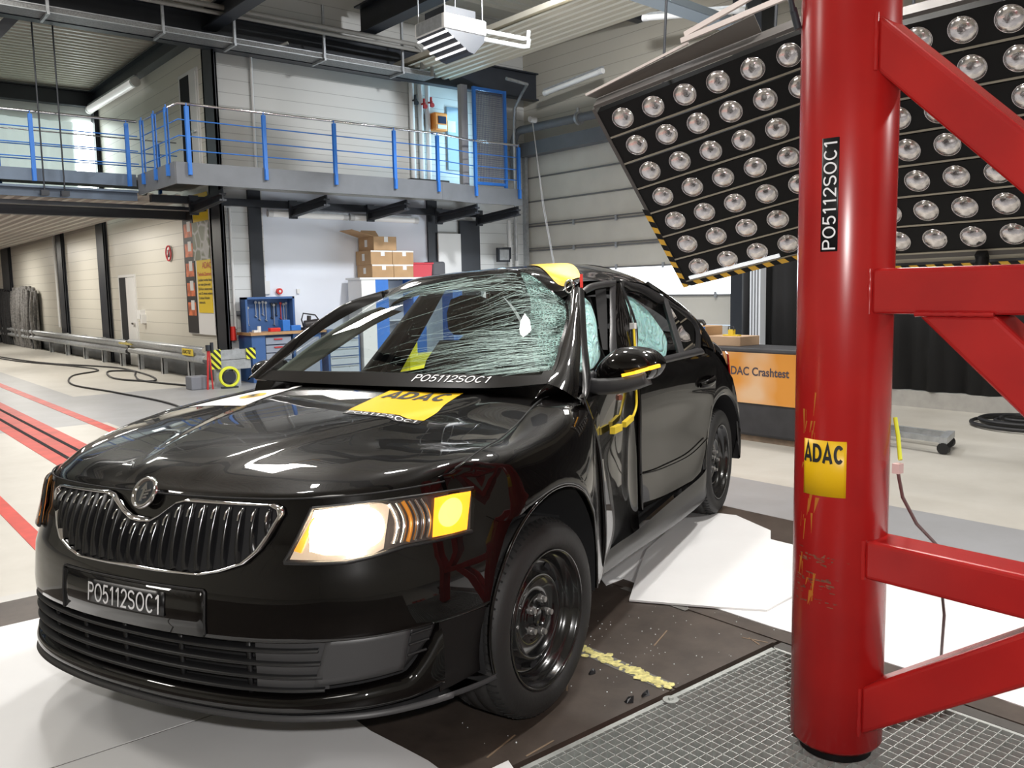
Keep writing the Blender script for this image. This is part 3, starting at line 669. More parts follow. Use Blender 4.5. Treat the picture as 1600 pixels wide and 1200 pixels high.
# ================================================================ end stop of the rail, cables
o = thing('barrier_stand', 'zinc barrier end with yellow and black warning plates near the corner column', 'barrier', (5.9, 15.0, FL))
for zc in (0.30, 0.12):
    f = MB(); f.box((5.62, 14.96, zc - 0.085), (6.22, 15.02, zc + 0.085)); wpart(f, 'rail_beam', zinc, o)
for i, x in enumerate((5.50, 6.14)):
    f = MB(); f.box((x, 14.93, 0.06 if i == 0 else 0.20), (x + 0.17, 14.955, 0.40)); wpart(f, 'warning_plate', stripes_mat('hazard_lime', (0.72, 0.74, 0.05), (0.015, 0.015, 0.015), (1, 0, 0.9), 9), o)
for x in (5.60, 5.95):
    f = MB(); f.box((x, 15.0, FL), (x + 0.09, 15.12, 0.4)); wpart(f, 'rail_post', zinc, o)
o = thing('cable_reel', 'cable reel with coiled yellow cable below the barrier end', 'cable reel', (5.72, 14.75, FL))
f = MB()
for k in range(6): f.tube([(5.72 + (0.15 + 0.012 * (k % 3)) * math.cos(a_ * PI / 14), 14.70 + 0.03 * (k // 3), -0.07 + (0.15 + 0.012 * (k % 3)) * math.sin(a_ * PI / 14)) for a_ in range(28)], 0.011, 6, closed=True)
wpart(f, 'coiled_cable', mat('cable_yellow', (0.72, 0.76, 0.04), 0.5), o)
f = MB(); f.cyl((5.72, 14.69, -0.07), (5.72, 14.76, -0.07), 0.11, 18); f.box((5.58, 14.68, FL), (5.86, 14.78, FL + 0.03)); wpart(f, 'drum', anth, o)
o = thing('hand_jack', 'red hand jack leaning beside the barrier end', 'jack', (5.42, 14.9, FL))
f = MB(); f.cyl((5.36, 14.8, FL), (5.40, 14.8, 0.42), 0.018, 8); f.cyl((5.45, 14.8, FL), (5.42, 14.8, 0.42), 0.014, 8); wpart(f, 'handle', mat('valve_red', (0.5, 0.03, 0.03), 0.5), o)
f = MB(); f.cyl((5.40, 14.8, 0.40), (5.40, 14.8, 0.50), 0.04, 10); f.cyl((5.47, 14.8, 0.36), (5.47, 14.8, 0.54), 0.03, 10); wpart(f, 'head', anth, o)
f = MB(); f.box((5.12, 14.9, FL), (5.42, 15.2, -0.04)); tag(f.build('battery_box', mat('box_grey', (0.20, 0.21, 0.24), 0.6), bevel=0.015), 'grey battery box on the floor beside the red jack', 'box')
def cable(pts, r, label, z=FL):
    P = [Vector((x, y, z + r)) for x, y in pts]
    # smooth with Catmull-Rom
    out = []
    for i in range(len(P) - 1):
        p0, p1, p2, p3 = P[max(i - 1, 0)], P[i], P[i + 1], P[min(i + 2, len(P) - 1)]
        for k in range(8):
            t_ = k / 8; out.append(0.5 * ((2 * p1) + (p2 - p0) * t_ + (2 * p0 - 5 * p1 + 4 * p2 - p3) * t_ ** 2 + (3 * p1 - p0 - 3 * p2 + p3) * t_ ** 3))
    out.append(P[-1]); f_ = MB(); f_.tube(out, r, 8); o_ = f_.build('floor_cable', rubber_black); tag(o_, label, 'cable'); return o_
cable([(5.3, 15.6), (5.0, 17.2), (5.2, 18.4), (5.5, 19.6), (5.1, 20.0), (4.75, 18.2), (5.1, 17.0), (5.4, 18.0), (5.55, 20.2), (5.4, 21.5), (4.6, 24.5), (4.2, 30.0), (4.4, 36.0)], 0.018, 'black cable looping along the foot of the guard rail')
cable([(3.75, 10.2), (4.2, 13.0), (4.05, 15.5), (3.85, 17.6), (4.3, 19.6), (5.05, 20.6), (4.9, 22.5), (4.3, 25.5), (4.0, 30.0)], 0.016, 'black cable winding across the pale floor toward the car')

# ================================================================ workbench corner
wb = thing('workbench', 'blue workbench with wooden top and drawers under the tool board', 'workbench', (7.0, 15.4, FL))
f = MB(); f.box((6.36, 15.2, FL), (6.62, 15.8, 0.60)); f.box((7.18, 15.2, FL), (7.75, 15.8, 0.60)); f.box((6.62, 15.3, FL), (7.18, 15.8, 0.60)); wpart(f, 'carcass', dblue, wb)
f = MB(); f.box((6.33, 15.15, 0.60), (7.85, 15.82, 0.65)); wpart(f, 'worktop', mat('beech_top', (0.42, 0.25, 0.12), 0.5, var=0.15, vscale=6), wb)
for k in range(4):
    z = 0.48 - 0.15 * k
    f = MB(); f.box((6.64, 15.22, z - 0.06), (7.14, 15.30, z + 0.07)); d_ = wpart(f, 'drawer', mat('drawer_grey', (0.28, 0.31, 0.38), 0.5), wb)
    f = MB(); f.box((6.80, 15.20, z + 0.02), (6.96, 15.22, z + 0.045)); subpart(f, 'handle', mat('valve_red', (0.5, 0.03, 0.03), 0.5), d_)
f = MB(); f.box((7.22, 15.19, -0.2), (7.7, 15.2, 0.52)); wpart(f, 'door', mat('drawer_grey', (0.28, 0.31, 0.38), 0.5), wb)
tb = thing('tool_board', 'blue open tool cabinet with hanging hand tools above the workbench', 'tool cabinet', (7.0, 15.6, 0.65))
f = MB(); f.box((6.4, 15.72, 0.65), (7.38, 15.76, 1.30)); f.box((6.4, 15.5, 0.65), (6.44, 15.74, 1.30)); f.box((7.34, 15.5, 0.65), (7.38, 15.74, 1.30)); f.box((6.4, 15.5, 1.26), (7.38, 15.74, 1.30)); wpart(f, 'cabinet', dblue, tb)
rnd = random.Random(4); k = 0
silver = mat('tool_steel', (0.62, 0.63, 0.66), 0.3, 0.7)
def tool(x, z, l, mm, label, kind):
    f_ = MB(); f_.bar((x, 15.70, z - l), (x, 15.70, z), 0.022, 0.012); f_.cyl((x, 15.705, z), (x, 15.685, z), 0.026, 10); f_.bar((x - 0.02, 15.70, z - l), (x + 0.02, 15.70, z - l - 0.03), 0.03, 0.012)
    tag(f_.build(kind, mm), label, kind.replace('_', ' '), 'hand tools on the blue tool board')
tl = [(6.47 + 0.0, 1.18, 0.10, silver, 'spanner'), (6.52, 1.10, 0.30, silver, 'spanner'), (6.68, 1.20, 0.25, silver, 'spanner'), (6.75, 1.19, 0.30, silver, 'spanner'), (6.82, 1.2, 0.22, silver, 'spanner'), (6.88, 1.19, 0.32, silver, 'spanner'), (7.0, 1.16, 0.25, anth, 'pliers'), (7.04, 1.14, 0.36, silver, 'spanner'), (7.09, 1.16, 0.20, anth, 'pliers'), (7.18, 1.17, 0.28, mat('valve_red', (0.5, 0.03, 0.03), 0.5), 'red_wrench'), (7.24, 1.15, 0.40, silver, 'spanner'), (7.29, 1.17, 0.3, silver, 'spanner')]
cnt = {}
ordw = ('first', 'second', 'third', 'fourth', 'fifth', 'sixth', 'seventh', 'eighth', 'ninth', 'tenth')
for x, z, l, mm, kd in tl:
    cnt[kd] = cnt.get(kd, 0) + 1
    tool(x, z, l, mm, '%s %s from the left hanging on the blue tool board' % (ordw[cnt[kd] - 1], kd.replace('_', ' ')) if kd != 'red_wrench' else 'red wrench hanging on the blue tool board', kd)
f = MB(); f.cyl((6.6, 15.4, 0.65), (6.6, 15.4, 0.76), 0.035, 12); f.box((6.48, 15.35, 0.65), (6.56, 15.45, 0.69)); tag(f.build('white_can', plain_w), 'small white can on the wooden worktop', 'can')
f = MB(); f.box((6.78, 15.3, 0.65), (6.98, 15.42, 0.72)); tag(f.build('parts_tray', mat('plug_red', (0.65, 0.03, 0.02), 0.4), bevel=0.008), 'red parts tray on the wooden worktop', 'tray')
f = MB(); f.box((7.05, 15.35, 0.65), (7.2, 15.55, 0.86)); f.box((7.22, 15.35, 0.65), (7.42, 15.5, 0.75)); tag(f.build('storage_bin', blue, bevel=0.008), 'blue storage bins beside the red tray on the worktop', 'bin')
o = thing('power_tool', 'dark power tool with black hose lying on the worktop', 'power tool', (7.6, 15.4, 0.65))
f = MB(); f.cyl((7.52, 15.4, 0.75), (7.80, 15.35, 0.78), 0.08, 12); f.cyl((7.6, 15.4, 0.7), (7.62, 15.4, 0.92), 0.04, 10); f.box((7.47, 15.3, 0.65), (7.72, 15.5, 0.7)); wpart(f, 'body', mat('tool_black', (0.03, 0.025, 0.025), 0.5), o)
f = MB(); f.tube([(7.5, 15.4, 0.7), (7.46, 15.4, 0.85), (7.5, 15.4, 0.97), (7.75, 15.4, 0.93), (7.85, 15.4, 0.8)], 0.014, 8); wpart(f, 'hose', rubber_black, o)
o = thing('drawer_cabinet', 'grey drawer cabinet with blue frame seen through the windscreen', 'cabinet', (8.0, 15.4, FL))
f = MB(); f.box((7.92, 15.25, FL), (8.62, 15.8, 0.62)); wpart(f, 'carcass', dblue, o)
for k in range(5):
    z = 0.53 - 0.17 * k
    f = MB(); f.box((7.96, 15.23, z - 0.075), (8.58, 15.25, z + 0.075)); d_ = wpart(f, 'drawer', mat('drawer_pale', (0.45, 0.50, 0.55), 0.5), o)
    f = MB(); f.box((7.98, 15.215, z + 0.05), (8.56, 15.235, z + 0.07)); subpart(f, 'handle', zinc, d_)
# cabinets with boxes on top
lk = thing('locker_cabinet', 'tall white and blue cabinet carrying the cardboard boxes', 'cabinet', (9.8, 15.5, FL))
f = MB(); f.box((8.68, 15.2, FL), (9.0, 15.74, 1.60)); wpart(f, 'side_panel', plain_w, lk)
f = MB(); f.box((8.64, 15.18, 1.60), (11.2, 15.76, 1.64)); wpart(f, 'top', plain_w, lk)
for a_, b_ in ((9.0, 9.3), (9.9, 10.2), (10.9, 11.15)):
    f = MB(); f.box((a_, 15.2, FL), (b_, 15.74, 1.60)); wpart(f, 'upright', blue, lk)
f = MB(); f.box((9.3, 15.6, FL), (9.9, 15.72, 1.58)); f.box((10.2, 15.6, FL), (10.9, 15.72, 1.58)); wpart(f, 'back', mat('drawer_pale', (0.45, 0.50, 0.55), 0.5), lk)
for z in (0.3, 0.75, 1.2):
    f = MB(); f.box((9.3, 15.25, z), (9.9, 15.6, z + 0.03)); wpart(f, 'shelf', mat('drawer_pale', (0.45, 0.50, 0.55), 0.5), lk)
card = mat('cardboard', (0.46, 0.29, 0.15), 0.75, var=0.08, vscale=5)
tape = mat('packing_tape', (0.78, 0.76, 0.72), 0.4)
def carton(x0, x1, y0, y1, z0, z1, label, opened=False):
    o_ = thing('cardboard_box', label, 'box', ((x0 + x1) / 2, (y0 + y1) / 2, z0), 0, 'cardboard boxes on the cabinet')
    f_ = MB()
    if not opened: f_.box((x0, y0, z0), (x1, y1, z1))
    else:
        for a, b_ in (((x0, y0, z0), (x1, y1, z0 + 0.01)), ((x0, y0, z0), (x0 + 0.01, y1, z1)), ((x1 - 0.01, y0, z0), (x1, y1, z1)), ((x0, y0, z0), (x1, y0 + 0.01, z1)), ((x0, y1 - 0.01, z0), (x1, y1, z1))): f_.box(a, b_)
    wpart(f_, 'carton', card, o_, bevel=0.004)
    xm = (x0 + x1) / 2
    f_ = MB(); f_.box((xm - 0.02, y0 - 0.002, z1 - 0.11), (xm + 0.07, y0, z1 - 0.005)); f_.box((x0 - 0.002, (y0 + y1) / 2 - 0.05, z0 + 0.08), (x0, (y0 + y1) / 2 + 0.05, z1 - 0.06))
    wpart(f_, 'paper_label', plain_w, o_)
    if not opened:
        f_ = MB(); f_.box((x0, y0 - 0.0015, z1 - 0.03), (x1, y0, z1)); f_.box((x0, (y0 + y1) / 2 - 0.03, z1), (x1, (y0 + y1) / 2 + 0.03, z1 + 0.002)); wpart(f_, 'tape', tape, o_)
    else:
        f_ = MB(); f_.prism([(x0, y0, z1), (x0, y1, z1), (x0 - 0.45, y1 - 0.05, z1 + 0.12), (x0 - 0.45, y0 + 0.05, z1 + 0.12)], (0, 0, 0.008)); f_.prism([(x0 + 0.02, y1, z1), (x1 - 0.02, y1, z1), (x1 - 0.1, y1 + 0.05, z1 + 0.16), (x0 + 0.1, y1 + 0.05, z1 + 0.16)], (0, 0.008, 0)); wpart(f_, 'flap', card, o_)
    return o_
carton(8.97, 9.47, 15.25, 15.85, 1.64, 1.90, 'bottom left cardboard box of the stack on the cabinet')
carton(9.48, 9.95, 15.25, 15.85, 1.64, 1.90, 'bottom cardboard box touching the red crate')
carton(8.95, 9.45, 15.25, 15.85, 1.90, 2.18, 'middle left cardboard box, under the open one')
carton(9.46, 9.96, 15.25, 15.85, 1.90, 2.18, 'right cardboard box of the middle row, nothing stacked on it')
carton(9.02, 9.56, 15.25, 15.85, 2.18, 2.46, 'open cardboard box with raised flap on top of the stack', True)
f = MB(); f.prism([(9.98, 15.3, 1.64), (10.44, 15.3, 1.64), (10.47, 15.3, 1.93), (9.96, 15.3, 1.93)], (0, 0.45, 0)); f.box((9.94, 15.28, 1.91), (10.49, 15.77, 1.945))
tag(f.build('plastic_crate', mat('crate_red', (0.55, 0.03, 0.05), 0.45), bevel=0.01), 'red plastic crate on the cabinet right of the cardboard boxes', 'crate')
f = MB(); f.box((10.5, 15.35, 1.64), (10.85, 15.75, 1.97)); o = f.build('tool_case', mat('case_grey', (0.09, 0.09, 0.10), 0.6), bevel=0.05, seg=3); tag(o, 'dark grey hard case beside the red crate on the cabinet', 'case')
f = MB(); f.box((10.97, 15.78, 0.3), (11.58, 15.82, 2.6)); tag(f.build('white_board', plain_w), 'plain white panel standing between dark post and dark door', 'panel')
f = MB(); f.box((6.8, 15.86, 1.35), (7.06, 15.9, 1.6)); tag(f.build('wall_notice', plain_w), 'white notice on the wall above the tool board', 'notice')
o = thing('alarm_light', 'small red alarm light on the wall above the tool board', 'alarm', (7.25, 15.85, 1.4))
f = MB(); f.cyl((7.25, 15.9, 1.40), (7.25, 15.84, 1.40), 0.06, 16); wpart(f, 'disc', mat('plug_red', (0.65, 0.03, 0.02), 0.4), o)
f = MB(); f.cyl((7.25, 15.845, 1.40), (7.25, 15.83, 1.40), 0.025, 12); wpart(f, 'centre', plain_w, o)
f = MB(); f.box((7.62, 15.86, 1.35), (7.68, 15.9, 1.44)); tag(f.build('wall_socket', plain_w), 'small white socket on the painted alcove wall', 'socket')

# ================================================================ banner barrier, curtain and gear on the right
bn = thing('banner_barrier', 'black padded barrier with an orange crash test banner behind the car', 'barrier', (7.8, 5.9, FL))
f = MB(); f.box((7.52, 4.62, FL + 0.06), (8.1, 7.9, 0.70)); wpart(f, 'padding', mat('black_padding', (0.035, 0.035, 0.04), 0.6, var=0.15), bn, bevel=0.03)
f = MB(); f.box((7.56, 4.62, FL), (8.05, 7.9, FL + 0.06)); wpart(f, 'base', mat('wood_base', (0.20, 0.15, 0.11), 0.8, var=0.3), bn)
orange = bpy.data.materials.new('banner_orange'); orange.use_nodes = True
_n = orange.node_tree; _t = _n.nodes.new('ShaderNodeTexCoord'); _v = _n.nodes.new('ShaderNodeTexNoise'); _v.inputs['Scale'].default_value = 1.6; _v.inputs['Detail'].default_value = 2
_r = _n.nodes.new('ShaderNodeValToRGB'); _r.color_ramp.elements[0].color = (0.72, 0.30, 0.045, 1); _r.color_ramp.elements[1].color = (0.75, 0.50, 0.30, 1); _r.color_ramp.elements[0].position = 0.45; _r.color_ramp.elements[1].position = 0.65
_n.links.new(_t.outputs['Object'], _v.inputs['Vector']); _n.links.new(_v.outputs['Fac'], _r.inputs[0]); _n.links.new(_r.outputs[0], _n.nodes['Principled BSDF'].inputs['Base Color'])
_n.nodes['Principled BSDF'].inputs['Roughness'].default_value = 0.5
f = MB(); f.box((7.505, 4.71, 0.135), (7.52, 6.9, 0.655)); bp_ = wpart(f, 'banner', orange, bn)
a0, a1, b0, b1 = text_size('ADAC Crashtest', size=0.2, bold=0.004)
sc = 0.775 / (a1 - a0)
text_obj('lettering', 'ADAC Crashtest', mat('banner_ink', (0.07, 0.06, 0.08), 0.6), lambda x, y: (7.502, 5.583 - (x - a0) * sc, 0.425 + y * 0.60), bp_, size=0.2, bold=0.004)
o = thing('cardboard_box', 'tall cardboard box with blue tape on the banner barrier', 'box', (7.9, 6.1, 0.70))
f = MB(); f.box((7.75, 6.02, 0.70), (8.05, 6.42, 0.90)); wpart(f, 'carton', card, o, bevel=0.004)
f = MB(); f.box((7.745, 6.03, 0.86), (7.75, 6.16, 0.895)); wpart(f, 'tape', blue, o)
o = thing('cardboard_box', 'low pale cardboard box on the banner barrier, beside the tall one', 'box', (7.9, 5.7, 0.70))
f = MB(); f.box((7.7, 5.53, 0.70), (8.05, 5.99, 0.80)); wpart(f, 'carton', mat('pale_cardboard', (0.55, 0.38, 0.25), 0.75), o, bevel=0.004)
o = thing('yellow_gauge', 'small yellow measuring tool on the pale cardboard box', 'tool', (7.85, 5.73, 0.80))
f = MB(); f.box((7.8, 5.63, 0.80), (7.86, 5.83, 0.815)); f.box((7.8, 5.70, 0.815), (7.85, 5.76, 0.87)); wpart(f, 'body', mat('sign_yellow', (0.80, 0.60, 0.05), 0.5), o)
f = MB(); f.tube([(7.82, 5.70, 0.86), (7.82, 5.70, 0.90), (7.82, 5.77, 0.90), (7.82, 5.77, 0.85)], 0.006, 6); wpart(f, 'grip', anth, o)
f = MB(); f.tube([(7.9, 6.15, 0.91), (7.9, 6.18, 0.95), (7.9, 6.28, 0.95), (7.9, 6.33, 0.91)], 0.02, 8); tag(f.build('cable_loop', rubber_black), 'black cable loop lying on the tall cardboard box', 'cable')

# black stage curtain beside the loading door
cm = mat('black_curtain', (0.010, 0.010, 0.011), 0.9)
G = []
for z in (-0.055, 1.2, 2.4, 3.6):
    row = []
    for k in range(241):
        y = -5 + 12.94 * k / 240
        row.append((11.1 + 0.05 * math.sin(y * 11) + 0.03 * math.sin(y * 27 + 1), y, z))
    G.append(row)
f = MB(); f.grid(G); tag(f.build('stage_curtain', cm, solid=0.006), 'black stage curtain along the right side of the hall', 'curtain')
f = MB(); f.box((11.05, -5, FL), (11.3, 7.9, -0.06)); tag(f.build('curtain_plinth', mat('concrete_plinth', (0.36, 0.35, 0.33), 0.8, var=0.1)), 'low concrete plinth under the black stage curtain', 'plinth')
o = thing('aluminium_post', 'ribbed aluminium post standing before the black curtain', 'post', (10.9, 7.56, FL))
f = MB(); f.box((10.88, 7.47, FL), (11.02, 7.65, 3.4)); wpart(f, 'profile', mat('aluminium', (0.78, 0.82, 0.88), 0.35, 0.2), o)
f = MB()
for y in (7.51, 7.56, 7.61): f.box((10.87, y - 0.008, FL), (10.88, y + 0.008, 3.4))
wpart(f, 'groove', steel, o)
o = thing('wheeled_trolley', 'low aluminium trolley frame with black castors on the floor', 'trolley', (8.4, 3.7, FL))
f = MB(); f.bar((8.22, 3.62, FL + 0.13), (8.3, 4.5, FL + 0.13), 0.06, 0.05); f.bar((8.55, 3.72, FL + 0.13), (8.62, 4.5, FL + 0.13), 0.05, 0.05); f.bar((8.18, 3.60, FL + 0.13), (8.62, 3.72, FL + 0.13), 0.07, 0.06); wpart(f, 'frame', zinc, o)
for x, y in ((8.2, 3.6), (8.58, 3.72), (8.27, 4.4)):
    f = MB(); f.cyl((x - 0.025, y, FL + 0.055), (x + 0.025, y, FL + 0.055), 0.055, 14); wpart(f, 'castor', rubber_black, o)
f = MB(); P_ = []
for k in range(170):
    a_ = k * 0.2; rr = 0.62 + 0.14 * math.sin(a_ * 0.37) - 0.0016 * k
    P_.append((10.35 + rr * 0.75 * math.cos(a_), 3.65 + rr * math.sin(a_) * 0.8, FL + 0.03 + 0.0004 * k))
f.tube(P_, 0.022, 6); tag(f.build('cable_coil', rubber_black), 'coil of thick black cable on the floor at right', 'cable')

# yellow container out on the hall floor, seen through the car
o = thing('waste_container', 'yellow container on the hall floor, seen through the smashed windscreen', 'container', (8.2, 12.5, FL))
ym = mat('container_yellow', (0.78, 0.74, 0.02), 0.5)
f = MB(); f.box((7.90, 12.3, FL), (8.70, 12.8, 0.27)); wpart(f, 'tub', ym, o, bevel=0.02)
f = MB(); f.box((7.88, 12.35, FL), (8.10, 12.8, 0.53)); wpart(f, 'hopper', ym, o, bevel=0.02)
f = MB(); f.box((8.42, 12.285, FL), (8.46, 12.3, 0.275)); wpart(f, 'strap', anth, o)
# ================================================================ lamp rigs
lens_m = mat('lamp_lens', (0.66, 0.63, 0.63), 0.16, 0.9, var=0.25, vscale=22, bump=0.35, bscale=26)
rig_b = mat('rig_black', (0.004, 0.004, 0.0045), 0.6, spec=0.25)
rig_f = mat('rig_frame', (0.085, 0.078, 0.074), 0.5, 0.2)
haz = None
def lamp_rig(label, O, a, b, ni, nj, skip_i=0, name='lamp_rig'):
    """O: centre of first lamp, a: step along a row, b: step down a column (rows hang from a tilted frame)"""
    O, a, b = Vector(O), Vector(a), Vector(b)
    n = a.cross(b).normalized()
    if n.dot(Vector((0, 0, 1.36)) - O) < 0: n = -n
    ah, bh = a.normalized(), b.normalized()
    root = thing(name, label, 'lamp rig', O + a * (ni - 1) / 2 + b * (nj - 1) / 2)
    M_ = Matrix((ah, bh, n)).transposed().to_4x4()
    e0, e1 = -0.19, (ni - 1) * a.length + 0.19
    for j in range(nj):                                         # one shallow trough per row
        c = O + b * j
        f = MB(); q = lambda x, y, z: c + ah * x + bh * y + n * z
        hb_ = b.length / 2 - 0.014
        f.prism([q(e0, -hb_, -0.1), q(e1, -hb_, -0.1), q(e1, hb_, -0.1), q(e0, hb_, -0.1)], n * 0.10); wpart(f, 'lamp_row', rig_b, root)
        f = MB(); f.prism([q(e0, hb_, -0.1), q(e1, hb_, -0.1), q(e1, hb_ + 0.016, -0.1), q(e0, hb_ + 0.016, -0.1)], n * 0.105); wpart(f, 'row_rail', mat('rail_brass_grey', (0.34, 0.31, 0.25), 0.4, 0.4), root)
    f = MB(); q = lambda x, y, z: O + ah * x + bh * y + n * z
    y0, y1 = -b.length / 2 - 0.03, b.length * (nj - 0.5) + 0.05
    for x in (e0, e1):
        f.prism([q(x - 0.03, y0, -0.14), q(x, y0, -0.14), q(x, y1, -0.14), q(x - 0.03, y1, -0.14)], n * 0.15)
    f.prism([q(e0, y0 - 0.03, -0.14), q(e1, y0 - 0.03, -0.14), q(e1, y0, -0.14), q(e0, y0, -0.14)], n * 0.15)
    f.prism([q(e0, y1 - 0.05, -0.2), q(e1, y1 - 0.05, -0.2), q(e1, y1, -0.2), q(e0, y1, -0.2)], n * 0.2)
    wpart(f, 'frame', rig_f, root)
    return root, q, ah, bh, n, e0, e1, y0, y1
def rig_lamps(root, O, a, b, cells, word):
    O, a, b = Vector(O), Vector(a), Vector(b); n = a.cross(b).normalized()
    if n.dot(Vector((0, 0, 1.36)) - O) < 0: n = -n
    zq = Vector((0, 0, 1)).rotation_difference(n).to_matrix().to_4x4()
    pr_ = [(0.0, 0.034), (0.025, 0.033), (0.05, 0.028), (0.07, 0.020), (0.083, 0.009), (0.088, 0.0), (0.092, 0.0), (0.092, 0.006), (0.096, 0.006), (0.096, -0.02)]
    first = None
    for (i, j) in cells:
        if first is None:
            f = MB(); f.lathe(pr_, zq, 24); first = f.build('lens', lens_m, root); o = first
        else:
            o = first.copy(); C.objects.link(o); o.parent = root
        o.matrix_parent_inverse = pinv(root)
        o.location = O + a * i + b * j
LO, LA, LB = (5.676, 5.310, 2.815), (0.083, -0.273, 0.060), (0.181, 0.005, -0.213)
root, q, ah, bh, n, e0, e1, y0, y1 = lamp_rig('left of the two tilted lamp rigs, its lower edge taped black and yellow', LO, LA, LB, 6, 7)
rig_lamps(root, LO, LA, LB, [(i, j) for j in range(7) for i in range(6)], 'left')
def hazard_edge(root, q, x0, x1, y0, y1, n):
    d = (q(x1, y0, 0) - q(x0, y0, 0)) if abs(x1 - x0) > abs(y1 - y0) else (q(x0, y1, 0) - q(x0, y0, 0))
    L_ = d.length; d.normalize()
    fy = MB(); fb = MB(); k = 0; t_ = 0
    side = (q(0, 1, 0) - q(0, 0, 0)) if abs(x1 - x0) > abs(y1 - y0) else (q(1, 0, 0) - q(0, 0, 0))
    wid = 0.05
    base = q(x0, y0, 0.008)
    while t_ < L_ - 0.05:
        P_ = [base + d * t_, base + d * min(L_, t_ + 0.07), base + d * min(L_, t_ + 0.10) + side * wid, base + d * (t_ + 0.03) + side * wid]
        (fy if k % 2 else fb).prism(P_, n * 0.004); t_ += 0.07; k += 1
    wpart(fy, 'yellow_tape', mat('tape_yellow', (0.70, 0.40, 0.03), 0.5), root); wpart(fb, 'black_tape', rig_b, root)
hazard_edge(root, q, e0, e1 - 0.5, y1 - 0.05, y1 - 0.05, n)
hazard_edge(root, q, e0 - 0.05, e0 - 0.05, 0.9, y1, n)
f = MB(); f.prism([q(e0 + 0.05, y1 - 0.11, 0.0), q(e0 + 0.95, y1 - 0.11, 0.0), q(e0 + 0.95, y1 - 0.075, 0.0), q(e0 + 0.05, y1 - 0.075, 0.0)], n * 0.012); wpart(f, 'glow_strip', mat('bright_strip', (0.9, 0.92, 0.95), 0.15, emit=(0.9, 0.95, 1), estr=0.5), root)  # strip glows by its material in place of light thrown back
# flap and struts above the left rig
fm = mat('flap_grey', (0.12, 0.11, 0.10), 0.6)
fe = mat('flap_edge', (0.42, 0.37, 0.35), 0.5)
f = MB(); f.prism([q(-0.19, y0 - 0.04, -0.12), q(1.3, y0 - 0.04, -0.12), q(1.3, y0 - 0.2, -0.10), q(-0.25, y0 - 0.1, -0.10)], n * 0.01); wpart(f, 'top_flap', fm, root)
f = MB(); f.bar(q(-0.25, y0 - 0.11, -0.09), q(0.75, y0 - 0.19, -0.09), 0.02, 0.02); f.bar(q(0.72, y0 - 0.24, -0.05), q(1.95, y0 - 0.26, 0.0), 0.03, 0.04); f.bar(q(0.75, y0 - 0.26, -0.1), q(2.1, y0 - 0.42, -0.1), 0.03, 0.04); wpart(f, 'strut', fe, root)
for xx in (0.2, 1.2):
    f = MB(); f.cyl(q(xx, 0.3, -0.12), (q(xx, 0.3, -0.12).x + 0.3, q(xx, 0.3, -0.12).y, 7.3), 0.012, 8); wpart(f, 'hanger', anth, root)
RO = Vector((7.159, 3.568, 1.689)); RA = Vector((0.013, -0.291, 0.003)); RU = Vector((-0.173, -0.003, 0.220))
RT = RO + RU * 6
root2, q, ah, bh, n, e0, e1, y0, y1 = lamp_rig('right of the two tilted lamp rigs, partly hidden by the red crash pole', RT, RA, -RU, 7, 7)
rig_lamps(root2, RT, RA, -RU, [(i, j) for j in range(7) for i in range(7)], 'right')
hazard_edge(root2, q, e0, e1, y1 + 0.06, y1 + 0.06, n)
f = MB(); f.prism([q(e0, y1 + 0.0, -0.05), q(e1, y1 + 0.0, -0.05), q(e1, y1 + 0.06, -0.05), q(e0, y1 + 0.06, -0.05)], n * 0.02); wpart(f, 'bottom_ledge', mat('ledge_cream', (0.45, 0.43, 0.36), 0.5), root2)
f = MB(); c_ = q(0.62, y1 + 0.0, 0.03); f.cyl(c_, c_ + n * 0.08 + bh * 0.06, 0.05, 14); f.bar(c_ - bh * 0.05, c_ + bh * 0.02, 0.08, 0.06); wpart(f, 'clamp', rig_b, root2)
for xx in (0.4, 1.4):
    f = MB(); f.cyl(q(xx, 0.3, -0.12), (q(xx, 0.3, -0.12).x + 0.3, q(xx, 0.3, -0.12).y, 7.3), 0.012, 8); wpart(f, 'hanger', anth, root2)

# ================================================================ red crash pole
red = bpy.data.materials.new('crash_red'); red.use_nodes = True
_n = red.node_tree; _b = _n.nodes['Principled BSDF']; _t = _n.nodes.new('ShaderNodeTexCoord'); _z = _n.nodes.new('ShaderNodeTexNoise'); _z.inputs['Scale'].default_value = 3; _z.inputs['Detail'].default_value = 5
_r = _n.nodes.new('ShaderNodeValToRGB'); _r.color_ramp.elements[0].color = (0.30, 0.009, 0.010, 1); _r.color_ramp.elements[1].color = (0.44, 0.014, 0.012, 1); _r.color_ramp.elements[0].position = 0.3; _r.color_ramp.elements[1].position = 0.75
_n.links.new(_t.outputs['Object'], _z.inputs['Vector']); _n.links.new(_z.outputs['Fac'], _r.inputs[0]); _n.links.new(_r.outputs[0], _b.inputs['Base Color']); _b.inputs['Roughness'].default_value = 0.27
px_, py_ = 2.253, 1.272
pl = thing('crash_pole', 'thick red steel pole with welded box arms standing on the grating', 'crash pole', (px_, py_, 0))
f = MB(); prof = [(0.0, 0.03), (0.115, 0.03), (0.127, 0.045), (0.127, 2.95), (0.12, 2.96), (0.0, 2.96)]
f.lathe(prof, Matrix.Translation((px_, py_, 0)), 96); wpart(f, 'pole', red, pl)
f = MB(); f.cyl((px_, py_, 0.002), (px_, py_, 0.04), 0.10, 32); wpart(f, 'pole_foot', rig_b, pl)
xa, xb = 2.19, 2.31
f = MB(); f.box((xa, 0.1, 0.548), (xb, 1.165, 0.657)); wpart(f, 'lower_arm', red, pl, bevel=0.012, seg=3)
f = MB(); f.box((xa, 0.1, 1.273), (xb, 1.165, 1.392)); wpart(f, 'middle_arm', red, pl, bevel=0.012, seg=3)
